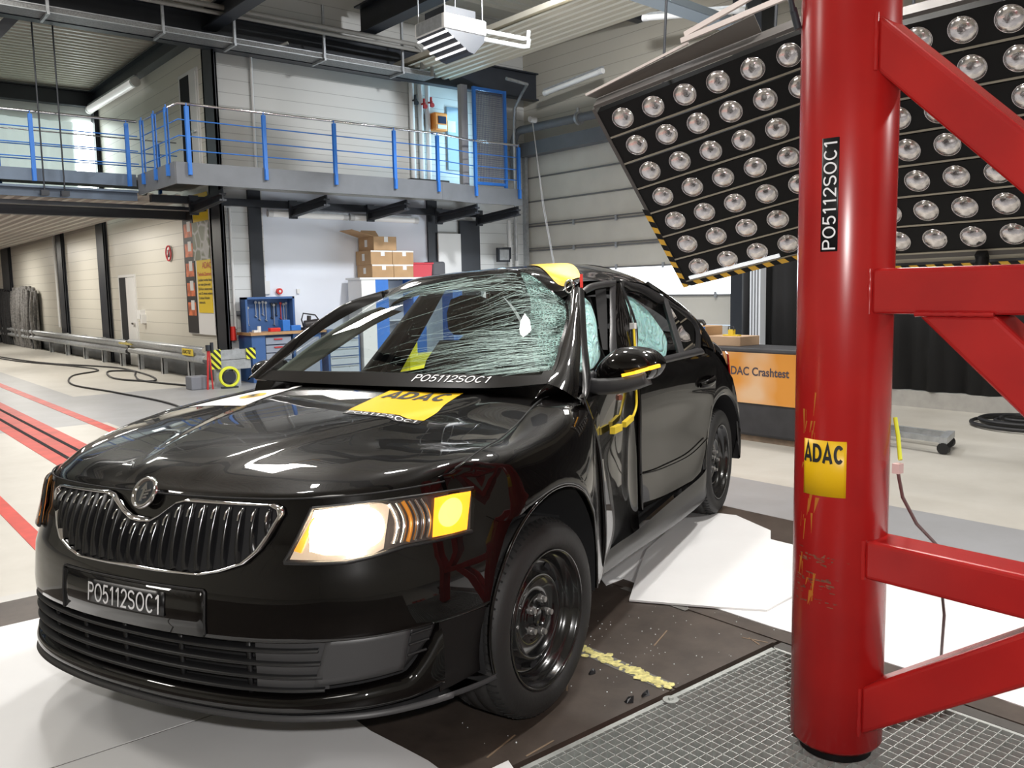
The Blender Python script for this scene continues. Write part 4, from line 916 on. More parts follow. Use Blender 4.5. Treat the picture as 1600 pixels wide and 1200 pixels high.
def slab(name, poly):
    f = MB(); f.prism([(xa, y, z) for y, z in poly], (xb - xa, 0, 0)); return wpart(f, name, red, pl, bevel=0.012, seg=3)
slab('upper_brace', [(1.165, 2.04), (1.165, 1.897), (0.642, 1.392), (0.496, 1.392)])
slab('inner_brace', [(1.042, 1.273), (0.855, 1.273), (0.193, 0.657), (0.38, 0.657)])
slab('bottom_brace', [(1.165, 0.235), (1.165, 0.095), (0.517, 0.548), (0.72, 0.548)])
f = MB(); f.box((2.17, -0.05, 0.02), (2.33, 0.14, 2.1)); wpart(f, 'rear_post', red, pl, bevel=0.01)
f = MB()
rnd = random.Random(2)
for (y0_, z0_, y1_, z1_, nn) in ((1.165, 1.392, 1.165, 1.273, 10), (1.165, 0.657, 1.165, 0.548, 9), (1.165, 2.04, 1.165, 1.897, 9), (1.165, 0.235, 1.165, 0.095, 9), (1.042, 1.274, 0.855, 1.274, 14)):
    pts = [(xa - 0.001 - 0.003 * rnd.random(), y0_ + (y1_ - y0_) * k / nn, z0_ + (z1_ - z0_) * k / nn) for k in range(nn + 1)]
    f = MB(); f.tube(pts, [0.005 + 0.003 * rnd.random() for _ in pts], 8); wpart(f, 'weld_bead', red, pl)
# shackle at the pole top
f = MB(); f.tube([(2.155, 1.385, 2.09), (2.15, 1.39, 2.12), (2.165, 1.38, 2.18)], 0.008, 8); f.cyl((2.166, 1.376, 2.045), (2.158, 1.388, 2.10), 0.010, 10); wpart(f, 'shackle', anth, pl)
# stickers follow the pole surface: angle measured about the pole axis
def on_pole(s, z, off=0.0012, s0=0.0):
    """s: arc length to the right of the line facing the camera"""
    base = math.atan2(-py_, -px_); a_ = base + s / 0.127
    return (px_ + (0.127 + off) * math.cos(a_), py_ + (0.127 + off) * math.sin(a_), z)
def pole_patch(name, s0, s1, z0, z1, m_, off, par=None):
    f_ = MB(); G_ = [[on_pole(s0 + (s1 - s0) * k / 16, z0 + (z1 - z0) * j / 2, off) for k in range(17)] for j in range(3)]
    f_.grid(G_); o_ = f_.build(name, m_, None, solid=0.0008)
    if par is None:
        o_.parent = pl; o_.matrix_parent_inverse = pinv(pl)
    else: o_.parent = par
    return o_
sy = mat('sticker_yellow', (0.80, 0.48, 0.005), 0.4)
p1 = pole_patch('badge_sticker', -0.108, 0.013, 0.775, 0.93, sy, 0.001)
stroke_obj('ADAC', ink, lambda x, y: on_pole(-0.104 + 0.110 * x, 0.868 + 0.052 * y, 0.0045), p1, wt=.2, gap=.05)
p2 = pole_patch('number_strip', -0.066, -0.021, 1.44, 1.735, mat('strip_black', (0.006, 0.006, 0.008), 0.35), 0.001)
stroke_obj('PO5112SOC1', mat('letter_white', (0.80, 0.80, 0.82), 0.5), lambda x, y: on_pole(-0.026 - 0.034 * y, 1.445 + 0.283 * x, 0.0045), p2, wt=.115)
# scrapes left by earlier tests
f = MB(); rnd = random.Random(11)
for k in range(46):
    z = rnd.choice((0.60, 0.595, 0.53, 0.52, 0.47)) + rnd.gauss(0, 0.012); s_ = rnd.uniform(-0.14, -0.02); l_ = rnd.uniform(0.01, 0.05)
    w_ = rnd.uniform(0.0008, 0.003)
    f.add([on_pole(s_, z, 0.0008), on_pole(s_ + l_, z + rnd.gauss(0, 0.004), 0.0008), on_pole(s_ + l_ * 0.9, z + w_, 0.0008), on_pole(s_, z + w_ * 1.5, 0.0008)], [(0, 1, 2, 3)])
wpart(f, 'scrape', mat('scrape_brown', (0.16, 0.055, 0.03), 0.6, var=0.6, vscale=60), pl)['kind'] = 'stuff'
f = MB()
for k in range(36):
    s_ = rnd.uniform(-0.125, -0.07); z = rnd.uniform(0.42, 1.0); l_ = rnd.uniform(0.01, 0.07); w_ = rnd.uniform(0.0006, 0.002)
    f.add([on_pole(s_, z, 0.0007), on_pole(s_ + w_, z, 0.0007), on_pole(s_ + rnd.gauss(0.004, 0.006) + w_, z + l_, 0.0007), on_pole(s_ + 0.004, z + l_, 0.0007)], [(0, 1, 2, 3)])
wpart(f, 'yellow_rub', mat('rub_yellow', (0.42, 0.13, 0.01), 0.6), pl)['kind'] = 'stuff'
# sensor cable on the pole
o = thing('sensor_cable', 'thin brown cable with a pink connector hanging from the red pole', 'cable', (2.30, 1.14, 0.85))
f = MB(); f.tube([(2.335, 1.16, 0.98), (2.325, 1.145, 0.93), (2.30, 1.125, 0.87)], 0.006, 8); wpart(f, 'yellow_wire', mat('cable_yellow', (0.72, 0.76, 0.04), 0.5), o)
f = MB(); f.box((2.275, 1.115, 0.835), (2.30, 1.135, 0.862)); wpart(f, 'connector', mat('connector_pink', (0.70, 0.50, 0.48), 0.5), o)
f = MB(); f.tube([(2.29, 1.125, 0.835), (2.33, 1.13, 0.76), (2.44, 1.14, 0.66), (2.6, 1.15, 0.56), (2.78, 1.2, 0.28), (2.95, 1.28, 0.03), (3.1, 1.3, 0.01)], 0.005, 8); wpart(f, 'lead', mat('lead_brown', (0.16, 0.09, 0.09), 0.5), o)

# ================================================================ sled deck, grating, sheets, debris
deck_m = bpy.data.materials.new('sled_plywood'); deck_m.use_nodes = True
_n = deck_m.node_tree; _b = _n.nodes['Principled BSDF']; _t = _n.nodes.new('ShaderNodeTexCoord'); _z = _n.nodes.new('ShaderNodeTexNoise'); _z.inputs['Scale'].default_value = 5; _z.inputs['Detail'].default_value = 9; _z.inputs['Roughness'].default_value = 0.7
_r = _n.nodes.new('ShaderNodeValToRGB'); _r.color_ramp.elements[0].color = (0.036, 0.027, 0.022, 1); _r.color_ramp.elements[1].color = (0.085, 0.066, 0.054, 1); _r.color_ramp.elements[0].position = 0.3; _r.color_ramp.elements[1].position = 0.72
_n.links.new(_t.outputs['Object'], _z.inputs['Vector']); _n.links.new(_z.outputs['Fac'], _r.inputs[0]); _n.links.new(_r.outputs[0], _b.inputs['Base Color']); _b.inputs['Roughness'].default_value = 0.45
sl = thing('test_sled', 'dark brown plywood sled deck carrying the crashed car', 'sled', (2.2, 3.0, FL))
f = MB()
f.box((-3, 1.82, -0.06), (2.16, 4.37, 0)); f.box((2.19, 1.82, -0.06), (2.76, 4.37, 0)); f.box((2.79, -1.5, -0.06), (4.31, 4.37, 0)); f.box((-3, -2, -0.06), (1.45, 1.82, 0)); f.box((2.16, 1.82, -0.06), (2.19, 4.37, -0.004)); f.box((2.76, 1.82, -0.06), (2.79, 4.37, -0.004))
wpart(f, 'deck', deck_m, sl)
f = MB(); f.box((-3, 1.85, FL), (1.4, 4.3, -0.06)); f.box((1.5, 2.0, FL), (4.2, 4.3, -0.06)); f.box((2.85, -1.5, FL), (4.2, 2.0, -0.06)); wpart(f, 'substructure', rig_b, sl)
f = MB(); f.box((-3, 4.375, -0.06), (4.31, 4.465, 0.0)); wpart(f, 'edge_profile', mat('edge_alu', (0.50, 0.49, 0.47), 0.5), sl)
f = MB(); f.box((2.145, 1.85, 0.0), (2.21, 4.3, 0.0015)); f.box((2.765, 2.25, 0.0), (2.80, 2.62, 0.0015)); wpart(f, 'seam_tape', mat('seam_grey', (0.14, 0.135, 0.125), 0.6), sl)
f = MB(); rnd = random.Random(3)
for k in range(170):
    y = rnd.uniform(1.84, 2.32); x = 2.178 + rnd.gauss(0, 0.012); r_ = rnd.uniform(0.006, 0.020)
    f.add([(x + r_ * rnd.uniform(.6, 1.2) * math.cos(a_ * 1.05), y + r_ * rnd.uniform(.6, 1.2) * math.sin(a_ * 1.05), 0.002 + 0.00001 * k) for a_ in range(6)], [tuple(range(6))])
wpart(f, 'yellow_paint', mat('chipped_yellow', (0.62, 0.56, 0.22), 0.6, var=0.35, vscale=60), sl)['kind'] = 'stuff'
f = MB()
for (x, y, l_, ang) in ((2.74, 1.83, 0.10, 1.9), (2.70, 1.84, 0.07, 1.2), (1.53, 1.83, 0.12, 0.1), (1.44, 1.9, 0.15, 0.3), (2.40, 2.1, 0.16, 0.4), (1.9, 2.05, 0.12, 0.8), (3.95, 2.95, 0.12, -1.0)):
    f = MB(); f.bar((x, y, 0.001), (x + l_ * math.cos(ang), y + l_ * math.sin(ang), 0.001), 0.006, 0.001)
    wpart(f, 'scuff', mat('scuff_ochre', (0.20, 0.14, 0.09), 0.7), sl)

gr = thing('floor_grating', 'galvanised bar grating under the red pole', 'grating', (2.0, 0.8, -0.03))
gm = mat('galvanised', (0.46, 0.48, 0.46), 0.4, 0.45, var=0.12, vscale=30)
f = MB(); gx0, gx1, gy0, gy1 = 1.462, 2.715, -0.6, 1.79
f.box((gx0, gy1 - 0.012, -0.03), (gx1, gy1 + 0.006, 0.0)); f.box((gx0, gy0, -0.03), (gx0 + 0.006, gy1, 0.0)); f.box((gx1 - 0.006, gy0, -0.03), (gx1 + 0.008, gy1, 0.0)); f.box((gx0, gy0, -0.03), (gx1, gy0 + 0.006, 0.0))
wpart(f, 'frame', gm, gr)
f = MB(); x = gx0 + 0.0333
while x < gx1: f.box((x - 0.0012, gy0, -0.03), (x + 0.0012, gy1, -0.001)); x += 0.0338
y = gy0 + 0.0333
while y < gy1: f.box((gx0, y - 0.0012, -0.026), (gx1, y + 0.0012, -0.001)); y += 0.0338
wpart(f, 'bars', gm, gr)
f = MB(); f.cyl((2.11, 1.775, 0.0), (2.11, 1.775, 0.004), 0.026, 20); f.cyl((2.11, 1.775, 0.004), (2.11, 1.775, 0.011), 0.009, 6); wpart(f, 'bolt', gm, gr)
f = MB(); f.box((1.40, -0.7, -0.30), (2.80, 1.81, -0.27)); tag(f.build('pit_floor', mat('pit_concrete', (0.10, 0.105, 0.115), 0.8, var=0.2)), 'shallow grey pit floor seen through the grating', 'pit')
f = MB(); f.box((2.73, -0.6, -0.26), (2.785, 1.80, -0.002)); tag(f.build('grating_curb', mat('curb_dark', (0.06, 0.055, 0.05), 0.5, var=0.3)), 'dark steel curb between the grating and the white sheets', 'curb')

board = mat('white_sheet', (0.80, 0.80, 0.80), 0.45, var=0.03, vscale=3)
def sheet(label, poly, z0=0.0, th=0.004, name='white_sheet'):
    f_ = MB(); f_.prism([(x, y, z0) for x, y in poly], (0, 0, th)); o_ = f_.build(name, board); tag(o_, label, 'sheet', 'white sheets on the sled'); return o_
sheet('large white sheet under the front bumper at lower left', [(1.262, 2.69), (1.262, 2.26), (1.285, 2.11), (1.30, 2.0), (1.30, 1.99), (1.30, 1.70), (0.12, 1.70), (0.12, 2.69)], th=0.003)
sheet('white sheet under the front of the car, beyond the seam', [(1.262, 2.70), (1.262, 4.04), (0.12, 4.04), (0.12, 2.70)], th=0.003)
f = MB(); f.prism([(1.302, 1.845, 0.0), (1.475, 1.845, 0.0), (1.452, 1.78, 0.0), (1.302, 1.78, 0.0)], (0, 0, 0.003)); tag(f.build('white_offcut', board), 'small white offcut at the lower edge beside the grating', 'sheet')
sheet('white sheet lying partly under the left sill of the car', [(2.86, 2.885), (2.745, 2.69), (2.87, 2.70), (2.87, 2.3), (3.9, 2.3), (3.9, 3.25), (3.2, 3.45)], th=0.003)
sheet('white sheet with a sharp corner beside the front wheel', [(2.668, 2.476), (2.88, 2.165), (3.0, 2.01), (3.45, 2.05), (3.883, 2.585), (4.016, 2.674), (4.145, 2.994), (4.05, 3.25), (3.263, 2.906), (3.0, 2.72)], z0=0.004, th=0.008)
sheet('white sheet reaching to the right behind the red pole', [(2.88, 2.28), (2.88, 1.92), (2.905, 1.3), (2.91, -1.4), (4.0, -1.4), (4.0, 2.28)], th=0.0035)
def shard(x, y, z, s_, label, seed, group='black plastic fragments'):
    r_ = random.Random(seed); n_ = 5
    P_ = [(x + s_ * math.cos(k * 2 * PI / n_ + r_.uniform(-.3, .3)) * r_.uniform(.6, 1.3), y + s_ * math.sin(k * 2 * PI / n_) * r_.uniform(.4, 1), z) for k in range(n_)]
    f_ = MB(); top = [(a_[0] * 0.6 + x * 0.4 + r_.gauss(0, .2) * s_, a_[1] * 0.6 + y * 0.4, z + s_ * r_.uniform(.3, .9)) for a_ in P_]
    f_.add(P_ + top, [tuple(range(n_ - 1, -1, -1)), tuple(range(n_, 2 * n_))] + [(k, (k + 1) % n_, n_ + (k + 1) % n_, n_ + k) for k in range(n_)])
    tag(f_.build('plastic_shard', mat('shard_black', (0.012, 0.012, 0.014), 0.35)), label, 'fragment', group)
shard(2.06, 2.09, 0.001, 0.016, 'black plastic fragment on the deck beside the tyre', 1)
shard(2.00, 1.86, 0.001, 0.020, 'long black plastic fragment on the deck near the grating, left of its neighbour', 2)
shard(2.075, 1.855, 0.001, 0.018, 'black plastic fragment touching the chipped yellow line near the grating', 3)
shard(3.10, 1.08, 0.004, 0.022, 'black plastic fragment on the white sheet between the red arms', 4)
f = MB(); rnd = random.Random(9)
for k in range(130):
    x = rnd.gauss(2.25, 0.33); y = rnd.gauss(2.1, 0.25)
    if y < 1.83: continue
    s_ = rnd.uniform(0.0007, 0.0018); f.box((x - s_, y - s_, 0.0), (x + s_, y + s_, s_ * 1.4))
o = f.build('glass_crumbs', mat('glass_crumb', (0.75, 0.8, 0.8), 0.15)); tag(o, 'tiny crumbs of broken glass scattered over the brown deck', 'glass'); o['kind'] = 'stuff'
# ================================================================ the crashed car
# car frame: x to the car's left, y to its tail, z up, origin on the ground under the front axle
car = thing('car', 'black hatchback with smashed windscreen and lit headlamps standing on the sled', 'car', (1.45406, 2.78574, 0.0), math.radians(-70))
paint = bpy.data.materials.new('black_paint'); paint.use_nodes = True
_b = paint.node_tree.nodes['Principled BSDF']
_b.inputs['Base Color'].default_value = (0.0022, 0.0018, 0.0018, 1); _b.inputs['Roughness'].default_value = 0.35; _b.inputs['Specular IOR Level'].default_value = 0.05
_b.inputs['Coat Weight'].default_value = 1.0; _b.inputs['Coat Roughness'].default_value = 0.015; _b.inputs['Coat IOR'].default_value = 1.44
trim_b = mat('black_trim', (0.012, 0.012, 0.013), 0.45)
trim_g = mat('grey_trim', (0.045, 0.045, 0.047), 0.45)
inner = mat('black_interior', (0.009, 0.009, 0.010), 0.8)
cloth = mat('seat_cloth', (0.022, 0.021, 0.021), 0.9, var=0.2, vscale=40)
rub = mat('tyre_rubber', (0.016, 0.0155, 0.0155), 0.62, bump=0.1, bscale=90)
chr_ = mat('car_chrome', (0.80, 0.80, 0.83), 0.06, 1.0)
wheel_b = mat('wheel_black', (0.005, 0.005, 0.0055), 0.20, coat=0.7)

def catmull(P, n=12):
    out = []
    for i in range(len(P) - 1):
        p0, p1, p2, p3 = [Vector(q) for q in (P[max(i - 1, 0)], P[i], P[i + 1], P[min(i + 2, len(P) - 1)])]
        for k in range(n):
            t = k / n; out.append(0.5 * ((2 * p1) + (p2 - p0) * t + (2 * p0 - 5 * p1 + 4 * p2 - p3) * t * t + (3 * p1 - p0 - 3 * p2 + p3) * t ** 3))
    out.append(Vector(P[-1])); return out
def interp(x, X, Y):
    if x <= X[0]: return Y[0]
    for i in range(len(X) - 1):
        if x <= X[i + 1]:
            t = (x - X[i]) / (X[i + 1] - X[i]); return Y[i] * (1 - t) + Y[i + 1] * t
    return Y[-1]
HALF = [(0, -.88), (.2, -.873), (.4, -.845), (.55, -.80), (.66, -.735), (.74, -.66), (.81, -.55), (.86, -.42), (.885, -.3), (.9, -.1), (.905, .1)]
CV = catmull([(-v, u, 0) for v, u in HALF[::-1]] + [(v, u, 0) for v, u in HALF[1:]])
SS = [0.0]
for a_, b_ in zip(CV, CV[1:]): SS.append(SS[-1] + (b_ - a_).length)
_s0 = SS[len(SS) // 2]; SS = [s - _s0 for s in SS]
CX = [p.x for p in CV]; CY = [p.y for p in CV]
DZ = [.2, .45, .50, .60, .66, .72, .78, .83, .86]; DD = [.0, .0, .0, .010, .030, .048, .062, .078, .10]
def base(s):
    e = .01; p = Vector((interp(s, SS, CX), interp(s, SS, CY)))
    q = Vector((interp(s + e, SS, CX) - interp(s - e, SS, CX), interp(s + e, SS, CY) - interp(s - e, SS, CY))).normalized()
    return p, Vector((-q.y, q.x))
def F(s, z, off=0.0, dz=0.0):
    """point on the nose: s along the bumper, z height, off outward"""
    p, n = base(s); d = interp(z, DZ, DD) * interp(abs(s), [0, 1.13, 1.32], [1, 1, .25]) - off; q = p + n * d
    return Vector((q.x, q.y, z + dz + 0.033 * q.x))
def lerp(a, b, t): return a + (b - a) * t
def poly_at(P, t):
    """point at fraction t along a 2-D polyline"""
    L = [0.0]
    for a, b in zip(P, P[1:]): L.append(L[-1] + math.hypot(b[0] - a[0], b[1] - a[1]))
    x = t * L[-1]
    return interp(x, L, [p[0] for p in P]), interp(x, L, [p[1] for p in P])
def patch2(bot, top, nu, nv, fn):
    """grid between two 2-D polylines mapped through fn(s, z)"""
    G = []
    for j in range(nv + 1):
        row = []
        for i in range(nu + 1):
            a = poly_at(bot, i / nu); b = poly_at(top, i / nu); t = j / nv
            row.append(fn(a[0] * (1 - t) + b[0] * t, a[1] * (1 - t) + b[1] * t))
        G.append(row)
    return G
def part(mb, name, m_, par=None, **kw): return mb.build(name, m_, par or car, **kw)

AR, AZ = 0.362, 0.383                                    # front wheel arch radius, centre height
def arch_u(z): 
    q = AR * AR - (z - AZ) ** 2
    return -math.sqrt(q) if q > 0 else 0.0
# arc length at which the flank reaches a given u on the left
def s_of_u(u):
    for i in range(len(SS) // 2, len(SS) - 1):
        if CY[i] <= u <= CY[i + 1]: return lerp(SS[i], SS[i + 1], (u - CY[i]) / (CY[i + 1] - CY[i]))
    return SS[-1]
# ---------------------------------------------------------------- bumper skin
rows = [.452, .456, .47, .50, .55, .60, .63, .66, .68, .70]
G = []
for j, z in enumerate(rows):
    se = s_of_u(arch_u(z) - 0.004); row = []
    off = -0.012 if j == 0 else 0.0
    for k in range(121):
        row.append(F(-se + 2 * se * k / 120, z, off))
    G.append(row)
f = MB(); f.grid(G); bumper = part(f, 'front_bumper', paint, weld=True)
# nose band behind grille and lamps
G = [[F(-1.16 + 2.32 * k / 110, z, -0.004) for k in range(111)] for z in (.70, .72, .75, .78, .80, .815)]
G[0] = [F(-1.16 + 2.32 * k / 110, .70, 0.0) for k in range(111)]
f = MB(); f.grid(G); part(f, 'nose_band', paint, weld=True)
# number plate recess
def nose_rect(name, s0, s1, z0, z1, off, m_, par, th=0.004, n=24, dz0=0.0):
    f_ = MB(); f_.grid([[F(lerp(s0, s1, k / n), z, off) for k in range(n + 1)] for z in (z0, (z0 + z1) / 2, z1)])
    return f_.build(name, m_, par, solid=th)
pr_ = nose_rect('plate_panel', -0.298, 0.309, 0.458, 0.576, 0.004, paint, bumper)
f = MB()
E_ = [(-0.302, 0.455), (-0.302, 0.576), (-0.295, 0.582), (0.306, 0.582), (0.313, 0.576), (0.313, 0.455)]
P_ = []
for a, b in zip(E_, E_[1:]):
    for k in range(12): P_.append(F(lerp(a[0], b[0], k / 12), lerp(a[1], b[1], k / 12), 0.003))
f.tube(P_, 0.0035, 6); f.build('plate_edge', trim_b, bumper)
np_ = part(MB().grid([[F(lerp(-0.155, 0.175, k / 10), z, 0.0065) for k in range(11)] for z in (0.500, 0.565)]), 'number_plate', mat('plate_black', (0.004, 0.004, 0.005), 0.3), None, solid=0.002)
ta0, ta1, tb0, tb1 = text_size('PO5112SOC1', size=0.1)
lw = mat('letter_white', (0.80, 0.80, 0.82), 0.5)
stroke_obj('PO5112SOC1', lw, lambda x, y: F(-0.150 + 0.313 * x, 0.504 + 0.053 * y, 0.0092), np_, wt=.115)
# lower intake: dark recess, slats, struts, fog covers, painted frame and splitter
f = MB(); f.grid([[F(lerp(-0.95, 0.95, k / 80), z, -0.05) for k in range(81)] for z in (.29, .38, .47)]); intake = part(f, 'lower_intake', inner)
for z in (.335, .370, .405, .440):
    G = []
    for (dz, off) in ((-0.004, -0.035), (-0.005, -0.004), (0.0, 0.0), (0.004, -0.006), (0.005, -0.035)):
        G.append([F(lerp(-0.66, 0.645 - 0.012 * (z - .335) / .1, k / 60), z + dz - 0.008, off) for k in range(61)])
    f = MB(); f.grid(G); f.build('intake_slat', trim_b, intake)
for s in (-0.42, -0.23, -0.03, 0.20, 0.43):
    f = MB(); f.grid([[F(s + d_, z, -0.02) for d_ in (-0.006, 0.006)] for z in (.31, .36, .41, .455)]); f.build('intake_strut', trim_b, intake, solid=0.01)
for sg in (1, -1):
    f = MB(); f.grid(patch2([(sg * .618, .338), (sg * .85, .352)], [(sg * .655, .462), (sg * .875, .462)], 14, 6, lambda s, z: F(s, z, -0.004))); part(f, 'fog_lamp_cover', trim_g, None, solid=0.004)
    f = MB(); f.grid(patch2([(sg * .852, .350), (sg * .935, .42)], [(sg * .878, .463), (sg * .955, .463)], 8, 6, lambda s, z: F(s, z, -0.012))); part(f, 'side_grille', trim_b, None, solid=0.004)
    for k in range(3):
        z = .385 + .027 * k; f = MB(); f.tube([F(sg * (.865 + .005 * k), z, -0.01), F(sg * (.92 + .008 * k), z + 0.004, -0.01)], 0.004, 6); part(f, 'side_grille_bar', trim_b)
f = MB(); f.grid([[F(lerp(.455, .655, k / 20), z, -0.016) for k in range(21)] for z in (.325, .36, .40, .462)]); f.build('intake_blank', trim_g, intake)
# painted frame below the intake and the lip
G = []
U_ = [(-1.0), 1.0]
def lipz(s): return .312 + 0.02 * max(0, (abs(s) - .55) / .3) + (max(0, abs(s) - .86) / .10) ** 1.4 * .11
for j in range(9):
    row = []
    for k in range(141):
        s = lerp(-.965, .965, k / 140); zt = min(lipz(s), .462); t = j / 8
        z = lerp(zt, .262, t); off = [-.03, -.002, .004, .007, .008, .008, .007, .003, -.03][j]
        row.append(F(s, z, off))
    G.append(row)
f = MB(); f.grid(G); part(f, 'splitter_lip', paint)
G = []
for k in range(121):
    s = lerp(-1.16, 1.16, k / 120); zz = .262 - 0.012 * max(0, abs(s) - .6) / .4
    a = F(s, zz, -0.004); b = F(s, zz - 0.01, 0.012 if abs(s) < 1 else -0.01); c = F(s, zz - 0.016, -0.004); d_ = F(s, zz - 0.014, -0.16)
    G.append([a, b, c, d_])
f = MB(); f.grid(G); part(f, 'air_dam', trim_g)
# corner below the bumper back to the wheel arch
for sg in (1, -1):
    G = []
    for z in (.262, .30, .34, .38, .42, .462):
        s0 = .955 + 0.004 * (z - .26) / .2; s1 = s_of_u(arch_u(z) - .01)
        G.append([F(sg * lerp(s0, s1, k / 10), z, -0.006 - 0.03 * (1 - (z - .262) / .2) * (k / 10)) for k in range(11)])
    f = MB(); f.grid(G); part(f, 'bumper_corner', mat('corner_black', (0.006, 0.005, 0.005), 0.35, spec=0.3))
# ---------------------------------------------------------------- grille
c0 = 0.05
OUT = [(0.0, .750), (.045, .752), (.08, .767), (.14, .804), (.175, .811), (.46, .805), (.485, .795), (.49, .78), (.455, .725), (.43, .69), (.39, .657), (.32, .634), (.255, .621), (.10, .618), (0, .618)]
outline = [(c0 + x, z) for x, z in OUT] + [(c0 - x, z) for x, z in OUT[::-1][1:-1]]
top_c = [(x, z) for x, z in OUT[:6]]; 
def gtop(x): return interp(abs(x), [p[0] for p in OUT[:6]] + [.485], [p[1] for p in OUT[:6]] + [.795])
def gbot(x):
    B_ = OUT[8:][::-1]; return interp(abs(x), [p[0] for p in B_] + [.488], [p[1] for p in B_] + [.78])
G = [[F(c0 + lerp(-.48, .48, k / 60), lerp(gbot(lerp(-.48, .48, k / 60)), gtop(lerp(-.48, .48, k / 60)), t / 6), 0.004) for k in range(61)] for t in range(7)]
f = MB(); f.grid(G); grille = part(f, 'radiator_grille', inner)
sub = []
for i, (a, b) in enumerate(zip(outline, outline[1:] + outline[:1])):
    n_ = max(2, int(math.hypot(b[0] - a[0], b[1] - a[1]) / .02))
    for k in range(n_): sub.append((lerp(a[0], b[0], k / n_), lerp(a[1], b[1], k / n_)))
# chrome surround: flat band with rounded section
cx_, cz_ = c0, .70
G = []
for (s, z) in sub:
    dx, dz = s - cx_, z - cz_; L_ = math.hypot(dx, dz * 2)
    ix, iz = s - dx / L_ * .022, z - dz * 2 / L_ * .014
    row = []
    for t, off in ((0, .004), (.15, .016), (.5, .021), (.85, .016), (1, .006)): row.append(F(lerp(s, ix, t), lerp(z, iz, t), off))
    G.append(row)
G.append(G[0]); f = MB(); f.grid(G); f.build('grille_surround', chr_, grille)
for i in range(22):
    x = -.445 + .89 * i / 21; zb, zt = gbot(x) + .012, gtop(x) - .012
    G = []
    for j in range(13):
        t = j / 12; z = lerp(zb, zt, t); bow = .006 + .012 * math.sin(PI * min(1, t * 1.1))
        G.append([F(c0 + x - .0085, z, .005), F(c0 + x - .004, z, .010 + bow * .6), F(c0 + x, z, .012 + bow), F(c0 + x + .004, z, .010 + bow * .6), F(c0 + x + .0085, z, .005)])
    f = MB(); f.grid(G); f.build('grille_slat', mat('slat_black', (0.008, 0.008, 0.009), 0.18, coat=0.5), grille)
    f = MB(); f.tube([F(c0 + x, zt - .004, .012), F(c0 + x, zt - .016, .024), F(c0 + x, zt - .03, .027)], .003, 6); f.build('slat_tip', chr_, grille)
# badge: ring with a winged arrow
bc = F(0.045, .815, 0.010); bn = (F(0.045, .815, 0.03) - bc); bn.z += 0.012; bn.normalize()
bu = (F(0.055, .815) - F(0.035, .815)).normalized(); bv = bn.cross(bu) * -1
if bv.z < 0: bv = -bv
BM = Matrix((bu, bv, bn)).transposed().to_4x4(); BM.translation = bc
f = MB(); f.lathe([(0, 0), (.031, 0), (.034, .002), (.036, .006), (.040, .010), (.043, .010), (.046, .006), (.047, 0)], BM, 40); badge = part(f, 'badge', chr_)
f = MB(); f.lathe([(0, .0025), (.033, .0025)], BM, 32); f.build('badge_field', mat('badge_grey', (0.10, 0.11, 0.12), 0.2, 0.6), badge)
f = MB(); bp = lambda x, y, z=.004: BM @ Vector((x, y, z))
f.prism([bp(-.004, -.026), bp(.004, -.026), bp(.005, .008), bp(.013, .006), bp(.0, .028), bp(-.013, .006), bp(-.005, .008)], bn * .004)
for k in range(3): f.prism([bp(.006, .004 - .009 * k), bp(.026 - .003 * k, .010 - .010 * k), bp(.027 - .003 * k, .004 - .010 * k), bp(.006, -.002 - .009 * k)], bn * .004)
f.build('badge_emblem', chr_, badge)
# ---------------------------------------------------------------- headlamps
lampB = [(.549, .662), (.71, .655), (.78, .662), (.873, .674), (.972, .673), (1.09, .672)]
lampT = [(.622, .792), (.754, .796), (.912, .794), (1.043, .789), (1.132, .783)]
warm = (1.0, 0.86, 0.66); amb = (1.0, 0.36, 0.02)
beam = mat('headlamp_beam', (1, 0.95, 0.85), 0.3, emit=warm, estr=14.0)
glow_r = mat('lit_reflector', (0.85, 0.8, 0.75), 0.12, 0.9, emit=(1, 0.70, 0.45), estr=0.5)
amber_l = mat('amber_lit', (1, 0.4, 0.03), 0.3, emit=amb, estr=1.5)
amber_d = mat('amber_bright', (1, 0.7, 0.2), 0.3, emit=(1, 0.62, 0.12), estr=1.7)
lens_g = bpy.data.materials.new('clear_lens'); lens_g.use_nodes = True
def thin_glass(mt, tint=(1, 1, 1), gloss=0.9, ior=1.45):
    mt.use_nodes = True; nt = mt.node_tree; nt.nodes.clear(); o_ = nt.nodes.new('ShaderNodeOutputMaterial')
    tr = nt.nodes.new('ShaderNodeBsdfTransparent'); tr.inputs[0].default_value = (*tint, 1)
    gl = nt.nodes.new('ShaderNodeBsdfGlossy'); gl.inputs['Roughness'].default_value = 0.01
    fr = nt.nodes.new('ShaderNodeFresnel'); fr.inputs[0].default_value = ior
    mx = nt.nodes.new('ShaderNodeMixShader'); nt.links.new(fr.outputs[0], mx.inputs[0]); nt.links.new(tr.outputs[0], mx.inputs[1]); nt.links.new(gl.outputs[0], mx.inputs[2]); nt.links.new(mx.outputs[0], o_.inputs[0])
    return nt, mx, o_
thin_glass(lens_g)
